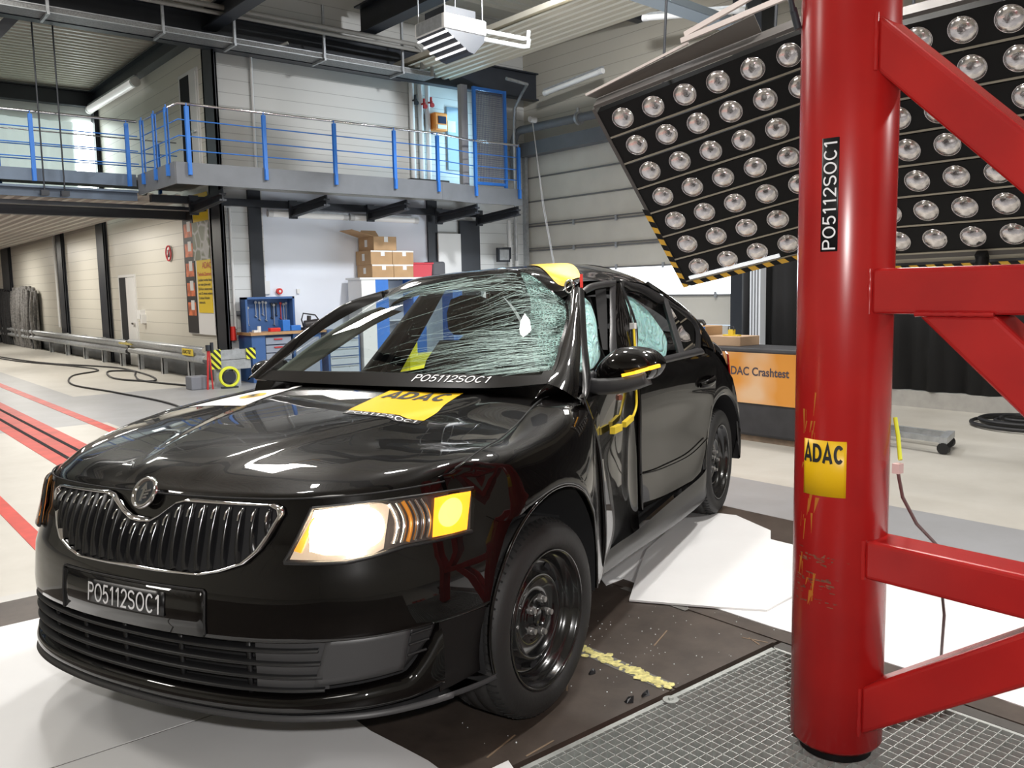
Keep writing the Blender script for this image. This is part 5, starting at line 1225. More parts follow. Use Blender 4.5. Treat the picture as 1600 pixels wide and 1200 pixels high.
def lamp(sg):
    mp = lambda s, z, off: F(sg * s, z, off)
    f_ = MB(); f_.grid(patch2(lampB, lampT, 40, 10, lambda s, z: mp(s, z, .004))); hl = part(f_, 'headlamp', mat('lamp_bowl', (0.10, 0.085, 0.08), 0.25, 0.6))
    # lower chrome shelf and bezel
    f_ = MB(); f_.tube([mp(*poly_at(lampB, k / 40), .011) for k in range(41)], .006, 8); f_.tube([mp(*poly_at(lampT, k / 40), .009) for k in range(41)], .004, 8)
    f_.tube([mp(lerp(lampB[0][0], lampT[0][0], k / 10), lerp(lampB[0][1], lampT[0][1], k / 10), .010) for k in range(11)], .005, 8); f_.build('lamp_bezel', trim_b, hl)
    # main beam reflector (lit)
    f_ = MB(); f_.grid(patch2([(.60, .690), (.66, .676), (.74, .672), (.775, .682)], [(.628, .785), (.70, .790), (.80, .788), (.83, .770)], 20, 10, lambda s, z: mp(s, z, .010 - .5 * (s - .7) ** 2))); f_.build('beam_reflector', beam if sg > 0 else mat('amber_lens_lit', (0.8, 0.35, 0.1), 0.2, emit=(1, 0.42, 0.10), estr=0.9), hl)
    for (cs, cz__, rr) in (((.655, .735, .040), (.775, .735, .048)) if sg > 0 else ()):
        f_ = MB(); f_.add([mp(cs, cz__, .016)] + [mp(cs + rr * math.cos(a_ * PI / 12), cz__ + rr * 1.0 * math.sin(a_ * PI / 12), .0125) for a_ in range(24)], [(0, a_ + 1, (a_ + 1) % 24 + 1) for a_ in range(24)], True); f_.build('headlamp_bulb', beam, hl)
    # lit wash round it
    f_ = MB(); f_.grid(patch2([(.562, .668), (.70, .660), (.79, .668), (.815, .676)], [(.622, .782), (.73, .792), (.82, .790), (.845, .780)], 20, 8, lambda s, z: mp(s, z, .0065))); f_.build('reflector_wash', glow_r if sg > 0 else mat('amber_lens_lit', (0.8, 0.35, 0.1), 0.2, emit=(1, 0.42, 0.10), estr=0.9), hl)
    f_ = MB(); f_.grid(patch2([(.574, .690), (.594, .684)], [(.626, .770), (.632, .770)], 6, 6, lambda s, z: mp(s, z, .0125))); f_.build('amber_marker', mat('amber_dim', (0.7, 0.25, 0.04), 0.3, emit=amb, estr=0.8), hl)
    # fluted middle
    for k in range(6):
        sa = .845 + .019 * k; f_ = MB()
        f_.tube([mp(sa + .018 * math.sin(PI * t / 8) , lerp(.684, .786, t / 8), .011) for t in range(9)], .0055, 8); f_.build('reflector_flute', mat('amber_faint', (0.5, 0.2, 0.05), 0.2, 0.6, emit=amb, estr=0.35) if k == 2 else chr_, hl)
    # indicator cell
    f_ = MB(); f_.grid(patch2([(.958, .682), (1.02, .680), (1.075, .680)], [(.985, .780), (1.05, .780), (1.118, .776)], 14, 8, lambda s, z: mp(s, z, .011))); f_.build('indicator', amber_l, hl)
    f_ = MB(); f_.add([mp(1.03, .735, .0145)] + [mp(1.03 + .042 * math.cos(a_ * PI / 12) + .012 * math.sin(a_ * PI / 12), .735 + .036 * math.sin(a_ * PI / 12), .0125) for a_ in range(24)], [(0, a_ + 1, (a_ + 1) % 24 + 1) for a_ in range(24)], True); f_.build('indicator_bulb', amber_d, hl)
    # clear cover
    f_ = MB(); f_.grid(patch2(lampB, lampT, 40, 10, lambda s, z: mp(s, z, .018))); f_.build('lamp_cover', lens_g, hl)
lamp(1); lamp(-1)

# ---------------------------------------------------------------- bonnet
def ucont(v): return interp(abs(v), [h[0] for h in HALF[:10]], [h[1] for h in HALF[:10]])
def zh(v, u):
    """bonnet height"""
    t = max(0.0, u - (ucont(v) + .078)); fz = .16 * (.55 * (1 - math.exp(-t / .2)) + .45 * t / 1.1); c = .022 * (v / .75) ** 2 * min(1, t / .4)
    # power dome between two creases opening toward the windscreen
    w = lerp(.12, .50, min(1, max(0, (u + .80) / 1.1))); dome = .010 * (1 / (1 + math.exp((abs(v - .02) - w) / .007))) * min(1, t / .12)
    rl = .033 * v * max(0.0, 1 - t / .45)
    sm = lambda x: 0 if x < 0 else (1 if x > 1 else x * x * (3 - 2 * x))
    lift = .030 * sm((v - .25) / .4) * sm((u + .02) / .30)          # corner sprung up by the impact
    return .818 + fz - c + dome + rl + lift
def seam_v(u):
    p = F(1.135, .815, -.006); t = min(1, max(0, (u - p.y) / (.29 - p.y))) ** (1 / .95)
    return lerp(p.x, .70, t)
def hood_pt(a, t):
    """a in -1..1 across, t in 0..1 from nose to cowl"""
    # front edge follows the nose contour
    sf = a * 1.135; p = F(sf, .815, -.006)
    vb = a * .70; ub = .36 - .05 * (abs(a)) ** 3 - .02
    v = lerp(p.x, vb, t); u = lerp(p.y, ub, t ** .95)
    return v, u, p
G = []
NT = 46
for j in range(NT + 1):
    t = j / NT; row = []
    for k in range(73):
        a = -1 + 2 * k / 72
        if t == 0:
            q = F(a * 1.135, .813, -.004); row.append(q); continue
        v, u, p = hood_pt(a, t); z = zh(v, u)
        if t < .06: z = lerp(p.z, z, math.sqrt(t / .06))
        row.append(Vector((v, u, z)))
    G.append(row)
G = [[p + Vector((0, 0, -.018)) for p in G[0]]] + G
f = MB(); f.grid(G); hood = part(f, 'bonnet', paint)
f = MB(); f.tube([Vector((seam_v(u), u, zh(seam_v(u), u) + .0025)) for u in [-.40 + .69 * k / 30 for k in range(31)]], .0028, 6); f.tube([F(lerp(-1.13, 1.13, k / 80), .8145, .0005) for k in range(81)], .0025, 6); f.build('bonnet_gap', inner, hood)
# stickers on the bonnet
def on_hood(v, u, off=.0012): return Vector((v, u, zh(v, u) + off))
def hood_quad(name, P4, m_, off, par=None, n=20):
    a, b, c, d_ = [Vector((*p, 0)) for p in P4]; G_ = []
    for j in range(n + 1):
        row = []
        for k in range(n + 1):
            q = a.lerp(b, k / n).lerp(d_.lerp(c, k / n), j / n); row.append(on_hood(q.x, q.y, off))
        G_.append(row)
    f_ = MB(); f_.grid(G_); return f_.build(name, m_, par or car)
Y4 = [(.157, -.095), (.465, -.085), (.392, .262), (.070, .245)]          # near-left, near-right, far-right, far-left
st_y = hood_quad('yellow_sticker', Y4, sy, .0015)
def q4(P4, a, b):
    A, B_, C_, D_ = [Vector((*p, 0)) for p in P4]; return A.lerp(B_, a).lerp(D_.lerp(C_, a), b)
ta, tb, tc, td = text_size('ADAC', size=0.1, bold=0.004)
stroke_obj('ADAC', ink, lambda x, y: on_hood(*q4(Y4, .08 + .84 * x, .60 + .35 * y).xy, .003), st_y, wt=.2, gap=.05)
N4 = [(.172, -.142), (.474, -.128), (.466, -.090), (.157, -.100)]
st_n = hood_quad('number_strip', N4, mat('strip_black', (0.006, 0.006, 0.008), 0.35), .0015)
stroke_obj('PO5112SOC1', lw, lambda x, y: on_hood(*q4(N4, .04 + .92 * x, .12 + .76 * y).xy, .003), st_n, wt=.115)
W4 = [(-.70, -.06), (-.36, -.08), (-.42, .285), (-.66, .27)]
st_w = hood_quad('white_sticker', W4, mat('sticker_white', (0.82, 0.82, 0.82), 0.35), .0015)
def disc(fn, r0, r1, a0, a1, n=16):
    vs = []; fs = []
    for k in range(n + 1):
        a = lerp(a0, a1, k / n); vs += [fn(r0 * math.cos(a), r0 * math.sin(a)), fn(r1 * math.cos(a), r1 * math.sin(a))]
    for k in range(n): fs.append((2 * k, 2 * k + 1, 2 * k + 3, 2 * k + 2))
    return MB().add(vs, fs)
wc = lambda o_: (lambda x, y: on_hood(*q4(W4, .5 + x, .56 + y).xy, o_))
disc(wc(.0025), 0, .17, 0, 2 * PI, 40).build('target_yellow', sy, st_w)
mm_ = disc(wc(.0032), 0, .12, PI / 2, PI); m2_ = disc(wc(.0032), 0, .12, 1.5 * PI, 2 * PI); o2 = len(mm_.v); mm_.add(m2_.v, m2_.f)
mm_.build('target_black', ink, st_w)
te = text_size('EURO', size=.1); tn = text_size('NCAP', size=.1)
text_obj('lettering', 'EURO', mat('faint_grey', (0.55, 0.55, 0.55), 0.5), lambda x, y: on_hood(*q4(W4, .06 + .25 * (x - te[0]) / (te[1] - te[0]), .50 + .12 * (y - te[2]) / (te[3] - te[2])).xy, .0028), st_w, size=.1)
text_obj('lettering', 'NCAP', mat('faint_grey', (0.55, 0.55, 0.55), 0.5), lambda x, y: on_hood(*q4(W4, .69 + .25 * (x - tn[0]) / (tn[1] - tn[0]), .50 + .12 * (y - tn[2]) / (tn[3] - tn[2])).xy, .0028), st_w, size=.1)

# ---------------------------------------------------------------- wings (front fenders)
def vside(u):
    """left flank half width, pressed in toward the door"""
    return interp(u, [-.42, -.3, -.1, 0, .1, .2, .3, .36, .42, .50, .56], [.86, .885, .90, .902, .902, .898, .882, .865, .845, .82, .80])
def fender(sg):
    G_ = []
    us = [-.43, -.40, -.36, -.32, -.28, -.24, -.2, -.15, -.1, -.05, 0, .05, .1, .15, .2, .25, .30, .34, .365, .40, .45, .50, .54]
    for u in us:
        vs_ = seam_v(u); vm = vside(u) if sg > 0 else interp(u, [-.42, -.3, -.1, 0, .54], [.86, .885, .90, .902, .90])
        zs_ = zh(vs_ * sg, u) + .002; 
        q = AR * AR - u * u
        zb = AZ + math.sqrt(q) if q > 0 else .30
        if u < -.28: zb = max(zb if q > 0 else 0, .700)
        if u > .33: zb = .30 if u > .365 else lerp(AZ + .10, .30, (u - .33) / .035)
        if u >= .30 and q > 0 and u <= .33: zb = AZ + math.sqrt(q)
        rl = .02 if sg > 0 else -.01
        prof = [(vs_, zs_), (vs_ + .022, zs_ + .003), (lerp(vs_, vm, .55), zs_ - .014), (lerp(vs_, vm, .82), zs_ - .045), (vm - .006, zs_ - .10), (vm + .0, max(zb + .05, .70)), (vm + .004, zb + .035), (vm + .010, zb + .012), (vm + .006, zb)]
        prof = [(a, max(b, zb)) for a, b in prof]
        w_ = interp(u, [-.34, -.08], [1, 0])
        if w_ > 0:
            s_ = s_of_u(u); fz = [.835, .822, .805, .775, .745, .72, .70]
            fp = [F(sg * s_, max(z_, zb)) for z_ in fz]
            for i_ in range(7): prof[i_ + 2] = (lerp(prof[i_ + 2][0], abs(fp[i_].x), w_), lerp(prof[i_ + 2][1], fp[i_].z, w_))
            prof[1] = (lerp(prof[1][0], vs_ + .008, w_), prof[1][1])
        G_.append([Vector((sg * a, u, b)) for a, b in prof])
    f_ = MB(); f_.grid(G_); return part(f_, 'front_wing', paint, None, weld=False)
wing_l = fender(1); wing_r = fender(-1)
for sg in (1, -1):                                          # flared arch lip and dark liner
    f = MB(); P_ = []
    for k in range(49):
        a = lerp(math.radians(-12), math.radians(196), k / 48)
        u = AR * math.cos(a); z = AZ + AR * math.sin(a); P_.append(Vector((sg * ((vside(u) if sg > 0 else .90) + .004), u, z)))
    f.tube(P_, .0055, 8); part(f, 'arch_lip', paint)
    G_ = []
    for k in range(33):
        a = lerp(math.radians(-14), math.radians(196), k / 32); R_ = AR + .012
        G_.append([Vector((sg * x, R_ * math.cos(a), AZ + R_ * math.sin(a))) for x in (.52, .86)])
    f = MB(); f.grid(G_); f.box((min(sg * .50, sg * .53), -.40, .20), (max(sg * .50, sg * .53), .40, .78)); part(f, 'wheel_house', inner)

# ---------------------------------------------------------------- wheels
def make_wheel():
    ax = Matrix.Rotation(PI / 2, 4, 'Y')                     # lathe z -> car x (outward)
    R_ = .3155
    rp = [(.221, .004), (.2215, .008), (.219, .011), (.214, .009), (.209, .0), (.206, -.012), (.200, -.02), (.192, -.024), (.188, -.04), (.182, -.052), (.172, -.056), (.160, -.052), (.148, -.043), (.138, -.034), (.130, -.030), (.126, -.034), (.118, -.040), (.10, -.046), (.085, -.048), (.075, -.042), (.066, -.038), (.040, -.038), (.036, -.030), (.0, -.030)]
    f_ = MB(); f_.lathe(rp, ax, 72); wroot = f_.build('wheel', wheel_b, car)
    tp = [(.205, -.20), (.222, -.205), (.26, -.212), (.292, -.205), (.308, -.185), (R_, -.15), (R_ - .007, -.146), (R_ - .007, -.138), (R_, -.134), (R_ + .001, -.10), (R_ - .007, -.097), (R_ - .007, -.09), (R_ + .001, -.087), (R_, -.05), (R_ - .007, -.046), (R_ - .007, -.038), (R_ - .002, -.034), (.308, -.012), (.298, .004), (.284, .012), (.268, .016), (.25, .017), (.236, .014), (.226, .009), (.2195, .004), (.214, -.004)]
    f_ = MB(); f_.lathe(tp, ax, 80); ty = f_.build('tyre', rub, wroot)
    f_ = MB()
    for k in range(72):                                     # tread grooves across the shoulders
        a = 2 * PI * k / 72
        for z0, z1, r0, r1 in ((-.034, -.004, R_ - .001, R_ - .012), (-.20, -.165, R_ - .014, R_ - .002)):
            p = Vector((r0 * math.cos(a), r0 * math.sin(a), z0)); q = Vector((r1 * math.cos(a + .03), r1 * math.sin(a + .03), z1))
            f_.bar(ax @ (p * 1.0), ax @ q, .006, .004, (ax @ Vector((math.cos(a), math.sin(a), 0))) - Vector((0, 0, 0)))
    f_.build('tread_blocks', mat('tread_dark', (0.006, 0.006, 0.006), 0.9), wroot)['kind'] = 'stuff'
    for k in range(10):
        f_ = MB(); a = 2 * PI * k / 10; c_ = Vector((.160 * math.cos(a), .160 * math.sin(a), -.0505)); nn = Vector((0, 0, 1))
        e1_ = Vector((math.cos(a), math.sin(a), 0)); e2_ = Vector((-math.sin(a), math.cos(a), 0))
        f_.add([ax @ (c_ + e1_ * .015 * math.cos(b * PI / 8) + e2_ * .021 * math.sin(b * PI / 8)) for b in range(16)], [tuple(range(16))])
        f_.build('vent_hole', dark, wroot)
    f_ = MB(); f_.lathe([(0, -.026), (.022, -.026), (.026, -.028), (.028, -.020), (.031, -.020), (.032, -.030)], ax, 32); f_.build('hub_cap', wheel_b, wroot)
    for k in range(5):
        a = 2 * PI * k / 5 + .3; c_ = Vector((.056 * math.cos(a), .056 * math.sin(a), 0)); f_ = MB()
        f_.cyl(ax @ (c_ + Vector((0, 0, -.040))), ax @ (c_ + Vector((0, 0, -.024))), .0125, 6); f_.cyl(ax @ (c_ + Vector((0, 0, -.024))), ax @ (c_ + Vector((0, 0, -.012))), .009, 14); f_.build('wheel_bolt', mat('bolt_steel', (0.45, 0.44, 0.43), 0.3, 0.8), wroot)
    return wroot
def place_wheel(wr, v, u, z, rz, left=True):
    wr.location = (v, u, z); wr.rotation_euler = (0, 0, rz + (0 if left else PI))
w1 = make_wheel()
def wcopy():
    r = w1.copy(); C.objects.link(r); r.parent = car
    for ch in list(w1.children):
        c = ch.copy(); C.objects.link(c); c.parent = r
        for g in list(ch.children):
            d_ = g.copy(); C.objects.link(d_); d_.parent = c
    return r
w2, w3, w4 = wcopy(), wcopy(), wcopy()
place_wheel(w1, .86, 0.0, .3185, math.radians(-2.35))
place_wheel(w2, .613, 2.621, .3185, math.radians(3.3))
place_wheel(w3, -.86, 0.0, .3215, 0, False)
place_wheel(w4, -.90, 2.62, .3185, 0, False)
# ---------------------------------------------------------------- windscreen
def curve_at(P, t):
    P = [Vector(p) for p in P]; L = [0.0]
    for a, b in zip(P, P[1:]): L.append(L[-1] + (b - a).length)
    x = t * L[-1]
    for i in range(len(P) - 1):
        if x <= L[i + 1] + 1e-9: return P[i].lerp(P[i + 1], (x - L[i]) / max(1e-9, L[i + 1] - L[i]))
    return P[-1]
WB = catmull([(-.70, .30, .993), (-.30, .265, .993), (.1, .245, 1.000), (.5, .25, 1.010), (.72, .291, 1.030)], 10)
WT = catmull([(-.52, .95, 1.325), (-.38, .96, 1.372), (-.24, .97, 1.400), (0, .985, 1.428), (.13, 1.0, 1.436), (.26, .965, 1.430), (.35, .93, 1.392), (.42, .91, 1.345), (.50, .87, 1.305)], 8)
WR = catmull([(-.70, .30, .993), (-.63, .58, 1.165), (-.57, .80, 1.268), (-.52, .95, 1.325)], 10)
WL = catmull([(.72, .291, 1.030), (.705, .40, 1.086), (.655, .54, 1.152), (.60, .70, 1.240), (.50, .87, 1.305)], 10)
def scr(a, b, off=0.0):
    """windscreen point: a 0..1 from car's right to left, b 0..1 bottom to top"""
    A, B_ = curve_at(WB, a), curve_at(WT, a); Cc, D_ = curve_at(WR, b), curve_at(WL, b)
    p = A.lerp(B_, b) + Cc.lerp(D_, a) - (WB[0] * (1 - a) * (1 - b) + WB[-1] * a * (1 - b) + WT[0] * (1 - a) * b + WT[-1] * a * b)
    p += Vector((0, -.35, .45)) * (.05 * 4 * a * (1 - a) * 4 * b * (1 - b) * .25)
    return p + Vector((0, -.62, .78)) * off
glass = bpy.data.materials.new('windscreen_glass'); thin_glass(glass, (0.80, 0.86, 0.84), 1, 1.5)
f = MB(); f.grid([[scr(k / 40, j / 30) for k in range(41)] for j in range(31)]); ws = part(f, 'windscreen', glass)
f = MB(); f.grid([[scr(k / 40, j * .088 / 3, .0015) for k in range(41)] for j in range(4)])                # black printed border
f.grid([[scr(k / 40, 1 - j * .045 / 2, .0015) for k in range(41)] for j in range(3)])
f.grid([[scr(j * .006, k / 30, .0015) for k in range(31)] for j in range(3)]); f.grid([[scr(1 - j * .015, k / 30, .0015) for k in range(31)] for j in range(3)])
f.build('glass_border', mat('border_black', (0.004, 0.0035, 0.0035), 0.2, spec=0.25), ws)
# crazed zone: fine white-green mesh of cracks, procedural
cz = bpy.data.materials.new('crazed_glass'); nt, mx, o_ = thin_glass(cz, (0.9, 0.97, 0.95), 1, 1.3)
tc = nt.nodes.new('ShaderNodeTexCoord'); mp_ = nt.nodes.new('ShaderNodeMapping'); mp_.inputs['Scale'].default_value = (1, 1, 1); nt.links.new(tc.outputs['Object'], mp_.inputs[0])
vo = nt.nodes.new('ShaderNodeTexVoronoi'); vo.feature = 'DISTANCE_TO_EDGE'; vo.inputs['Scale'].default_value = 75; nt.links.new(mp_.outputs[0], vo.inputs['Vector'])
lt = nt.nodes.new('ShaderNodeMath'); lt.operation = 'LESS_THAN'; lt.inputs[1].default_value = 0.085; nt.links.new(vo.outputs['Distance'], lt.inputs[0])
no = nt.nodes.new('ShaderNodeTexNoise'); no.inputs['Scale'].default_value = 14; no.inputs['Detail'].default_value = 5; nt.links.new(mp_.outputs[0], no.inputs['Vector'])
rp_ = nt.nodes.new('ShaderNodeValToRGB'); rp_.color_ramp.elements[0].position = .36; rp_.color_ramp.elements[1].position = .62; rp_.color_ramp.elements[0].color = (0.04, 0.04, 0.04, 1); nt.links.new(no.outputs['Fac'], rp_.inputs[0])
mu = nt.nodes.new('ShaderNodeMath'); mu.operation = 'MULTIPLY'; nt.links.new(rp_.outputs[0], mu.inputs[1])
ad = nt.nodes.new('ShaderNodeMath'); ad.operation = 'MULTIPLY_ADD'; ad.inputs[1].default_value = .75; ad.inputs[2].default_value = .16; nt.links.new(lt.outputs[0], ad.inputs[0]); nt.links.new(ad.outputs[0], mu.inputs[0])
df = nt.nodes.new('ShaderNodeBsdfDiffuse'); df.inputs[0].default_value = (0.33, 0.52, 0.48, 1); 
m3 = nt.nodes.new('ShaderNodeMixShader'); nt.links.new(mu.outputs[0], m3.inputs[0]); nt.links.new(mx.outputs[0], m3.inputs[1]); nt.links.new(df.outputs[0], m3.inputs[2]); nt.links.new(m3.outputs[0], o_.inputs[0])
ZL = [(.70, 1.0), (.77, .86), (.83, .72), (.86, .55), (.90, .40), (.92, .25), (.95, .13)]                        # inner edge of the crazed zone
f = MB(); G = []
for j in range(31):
    b = lerp(.13, .985, j / 30); a0_ = interp(b, [p[1] for p in ZL[::-1]], [p[0] for p in ZL[::-1]])
    G.append([scr(lerp(a0_, .99, k / 14), b, .002) for k in range(15)])
f.grid(G); f.build('crazed_zone', cz, ws)
rnd = random.Random(21)
def crack(mb_, a, b, da, db, wd, n=5, jit=.004):
    pts = []
    for i in range(n + 1):
        t = i / n; aa = a + da * t + rnd.gauss(0, jit); bb = b + db * t + rnd.gauss(0, jit)
        if not (0.02 < aa < .985 and .08 < bb < .97): break
        pts.append(scr(aa, bb, .003))
    if len(pts) < 2: return
    vs = []
    for i, p in enumerate(pts):
        d = (pts[min(i + 1, len(pts) - 1)] - pts[max(i - 1, 0)]).normalized(); sd = d.cross(Vector((0, -.62, .78))).normalized()
        w_ = wd * (1 - .8 * i / len(pts)); vs += [p - sd * w_, p + sd * w_]
    mb_.add(vs, [(2 * i, 2 * i + 1, 2 * i + 3, 2 * i + 2) for i in range(len(pts) - 1)])
cm_ = mat('crack_white', (0.42, 0.56, 0.53), 0.6, spec=0.1)
f = MB()
for k in range(430):                                        # streaks falling away from the struck edge
    b = rnd.uniform(.12, .97); a = .99 - abs(rnd.gauss(0, .11)) * (.35 + b)
    L_ = min(.55, rnd.expovariate(1 / .12)); ang = math.radians(rnd.gauss(lerp(22, 60, b), 8))
    crack(f, a, b, -L_ * math.cos(ang), -L_ * math.sin(ang) * 1.0, rnd.uniform(.0004, .0010), 5, .003)
for k in range(46):                                          # long ones along the top
    a = rnd.uniform(.35, .85); b = rnd.uniform(.76, .96); L_ = rnd.uniform(.1, .45)
    crack(f, a, b, -L_, rnd.gauss(-.03, .03), rnd.uniform(.0005, .0012), 7, .004)
for k in range(90):                                          # fan low at the left corner
    a = rnd.uniform(.80, .98); b = rnd.uniform(.12, .45); L_ = rnd.uniform(.08, .42)
    crack(f, a, b, -L_, -L_ * rnd.uniform(.15, .75), rnd.uniform(.0004, .0011), 5, .004)
for k in range(420):                                         # pale dots painted in as sparkle on the glass
    a = 1 - abs(rnd.gauss(0, .38)); b = rnd.uniform(.1, .95)
    if a < .08: continue
    s_ = rnd.uniform(.0006, .0022); p = scr(a, b, .004); f.add([p + Vector((s_, 0, 0)), p + Vector((0, -s_, s_)), p - Vector((s_, 0, 0)), p + Vector((0, s_ * .6, -s_))], [(0, 1, 2, 3)])
ck = f.build('crack_lines', cm_, ws); ck['kind'] = 'stuff'
# number on the black border of the windscreen
stroke_obj('PO5112SOC1', lw, lambda x, y: scr(lerp(.597, .835, x) + .004 * y, lerp(.034, .078, y), .004), ws, wt=.115)
# ---------------------------------------------------------------- pillars, roof
def strip(name, A, B_, m_, n=24, mid=None, nj=6, solid=0.0):
    """surface between two 3-D polylines, bowed outward by mid"""
    A, B_ = catmull(A, 8), catmull(B_, 8); G_ = []
    for i in range(n + 1):
        p, q = curve_at(A, i / n), curve_at(B_, i / n); row = []
        for j in range(nj + 1):
            t = j / nj; r = p.lerp(q, t)
            if mid: r = r + Vector(mid) * (4 * t * (1 - t))
            row.append(r)
        G_.append(row)
    f_ = MB(); f_.grid(G_); return part(f_, name, m_, None, solid=solid)
strip('windscreen_pillar', [(-.70, .30, .993), (-.63, .58, 1.165), (-.57, .80, 1.268), (-.52, .95, 1.325)],
      [(-.755, .30, .985), (-.70, .50, 1.140), (-.645, .668, 1.245), (-.605, .81, 1.315), (-.575, 1.03, 1.360)], paint, mid=(-.004, -.008, .014))
strip('windscreen_pillar', [(.72, .291, 1.030), (.705, .40, 1.086), (.655, .54, 1.152), (.60, .70, 1.240), (.50, .87, 1.305)],
      [(.815, .331, .973), (.785, .41, 1.043), (.71, .58, 1.146), (.645, .71, 1.233), (.562, .867, 1.367)], paint, mid=(.006, -.010, .010))
RW = [  # roof control rows: u, then (v, z) from right rail to left rail
    [(-.52, .95, 1.325), (-.38, .96, 1.372), (-.24, .97, 1.400), (0, .985, 1.428), (.13, 1.0, 1.436), (.26, .965, 1.430), (.42, .91, 1.345), (.555, .86, 1.370)],
    [(-.545, 1.05, 1.362), (-.42, 1.06, 1.412), (-.26, 1.07, 1.432), (0, 1.08, 1.450), (.14, 1.08, 1.455), (.28, 1.05, 1.448), (.44, .98, 1.402), (.55, .95, 1.384)],
    [(-.56, 1.35, 1.400), (-.43, 1.35, 1.432), (-.27, 1.35, 1.450), (-.02, 1.36, 1.463), (.13, 1.36, 1.470), (.28, 1.35, 1.466), (.42, 1.33, 1.428), (.505, 1.33, 1.385)],
    [(-.60, 1.75, 1.400), (-.46, 1.75, 1.435), (-.30, 1.75, 1.455), (-.06, 1.75, 1.470), (.10, 1.75, 1.474), (.25, 1.75, 1.462), (.40, 1.76, 1.415), (.49, 1.77, 1.370)],
    [(-.64, 2.1, 1.370), (-.50, 2.1, 1.405), (-.34, 2.1, 1.425), (-.10, 2.1, 1.440), (.05, 2.1, 1.442), (.20, 2.1, 1.430), (.37, 2.1, 1.370), (.475, 2.08, 1.300)],
    [(-.70, 2.5, 1.24), (-.56, 2.5, 1.285), (-.40, 2.5, 1.31), (-.16, 2.5, 1.325), (.0, 2.5, 1.325), (.15, 2.5, 1.31), (.33, 2.49, 1.255), (.46, 2.46, 1.190)],
    [(-.78, 2.85, 1.03), (-.62, 2.88, 1.06), (-.44, 2.9, 1.075), (-.2, 2.92, 1.085), (-.02, 2.92, 1.085), (.15, 2.9, 1.075), (.34, 2.86, 1.05), (.52, 2.72, 1.005)]]
def surf(rows_, nu=6, nv=6):
    R1 = [catmull(r, nv) for r in rows_]
    cols = [catmull([r[k] for r in R1], nu) for k in range(len(R1[0]))]
    return [[cols[k][i] for k in range(len(cols))] for i in range(len(cols[0]))]
RG = surf(RW); f = MB(); f.grid(RG); roof = part(f, 'roof', paint)
def on_roof(i, j, off=.003):
    i0, j0 = min(int(i), len(RG) - 2), min(int(j), len(RG[0]) - 2); ti, tj = i - i0, j - j0
    return RG[i0][j0].lerp(RG[i0][j0 + 1], tj).lerp(RG[i0 + 1][j0].lerp(RG[i0 + 1][j0 + 1], tj), ti) + Vector((0, 0, off))
f = MB(); f.grid([[on_roof(lerp(8, 14.0, i / 12) - 6.3 * (j / 12) ** 1.2, lerp(25.5, 38.6, j / 12), .004) for j in range(13)] for i in range(13)]); f.build('roof_sticker', sy, roof)
f = MB(); f.grid([[on_roof(lerp(18, 23.5, i / 8), lerp(20, 30, j / 8), .004) for j in range(9)] for i in range(9)]); f.build('white_roof_sticker', mat('sticker_white', (0.82, 0.82, 0.82), 0.35), roof)
f = MB(); f.grid([[on_roof(lerp(30.5, 35.4, i / 8), lerp(5, 37, j / 20), .004) for j in range(21)] for i in range(9)]); f.build('rear_window', mat('dark_tint', (0.006, 0.007, 0.008), 0.05), roof)
# red tag and ring at the crushed roof corner
f = MB(); f.bar((.545, .93, 1.405), (.56, .90, 1.350), .012, .03); part(f, 'red_tag', mat('plug_red', (0.65, 0.03, 0.02), 0.4), roof)
f = MB(); f.tube([Vector((.515, .89, 1.362)) + Vector((.018 * math.cos(a_ * PI / 8), -.01, .026 * math.sin(a_ * PI / 8))) for a_ in range(16)], .006, 8, closed=True); part(f, 'roof_clip', chr_, roof)

# ---------------------------------------------------------------- left flank
def panel(name, rows_, m_, nu=8, nv=8, solid=0.0, par=None):
    f_ = MB(); f_.grid(surf(rows_, nu, nv)); return part(f_, name, m_, par, solid=solid)
fdoor = panel('front_door', [[(.82, .351, .969), (.74, .786, .955), (.66, 1.15, .94), (.645, 1.274, .923)], [(.83, .446, .809), (.735, .824, .745), (.655, 1.15, .72), (.645, 1.274, .691)], [(.82, .513, .608), (.735, .845, .532), (.655, 1.15, .50), (.65, 1.272, .456)], [(.815, .537, .42), (.735, .862, .363), (.665, 1.15, .35), (.655, 1.266, .339)], [(.80, .528, .303), (.72, .883, .253), (.67, 1.15, .25), (.66, 1.275, .242)]], paint)
f = MB(); f.tube(catmull([(.822, .351, .985), (.832, .446, .809), (.822, .513, .608), (.817, .537, .42), (.803, .528, .30)], 6), .012, 8); part(f, 'door_edge', paint, fdoor)
def frame(name, pts, r0, m_, par=None, closed=False, n=8):
    f_ = MB(); f_.tube(catmull(pts, 6) if not closed else [Vector(p) for p in pts], r0, n, closed=closed); return part(f_, name, m_, par)
def outline_panel(name, pts, m_, dirv=(-.03, 0, 0), par=None, bev=0.004):
    f_ = MB(); f_.prism(pts, dirv); return part(f_, name, m_, par, bevel=bev)
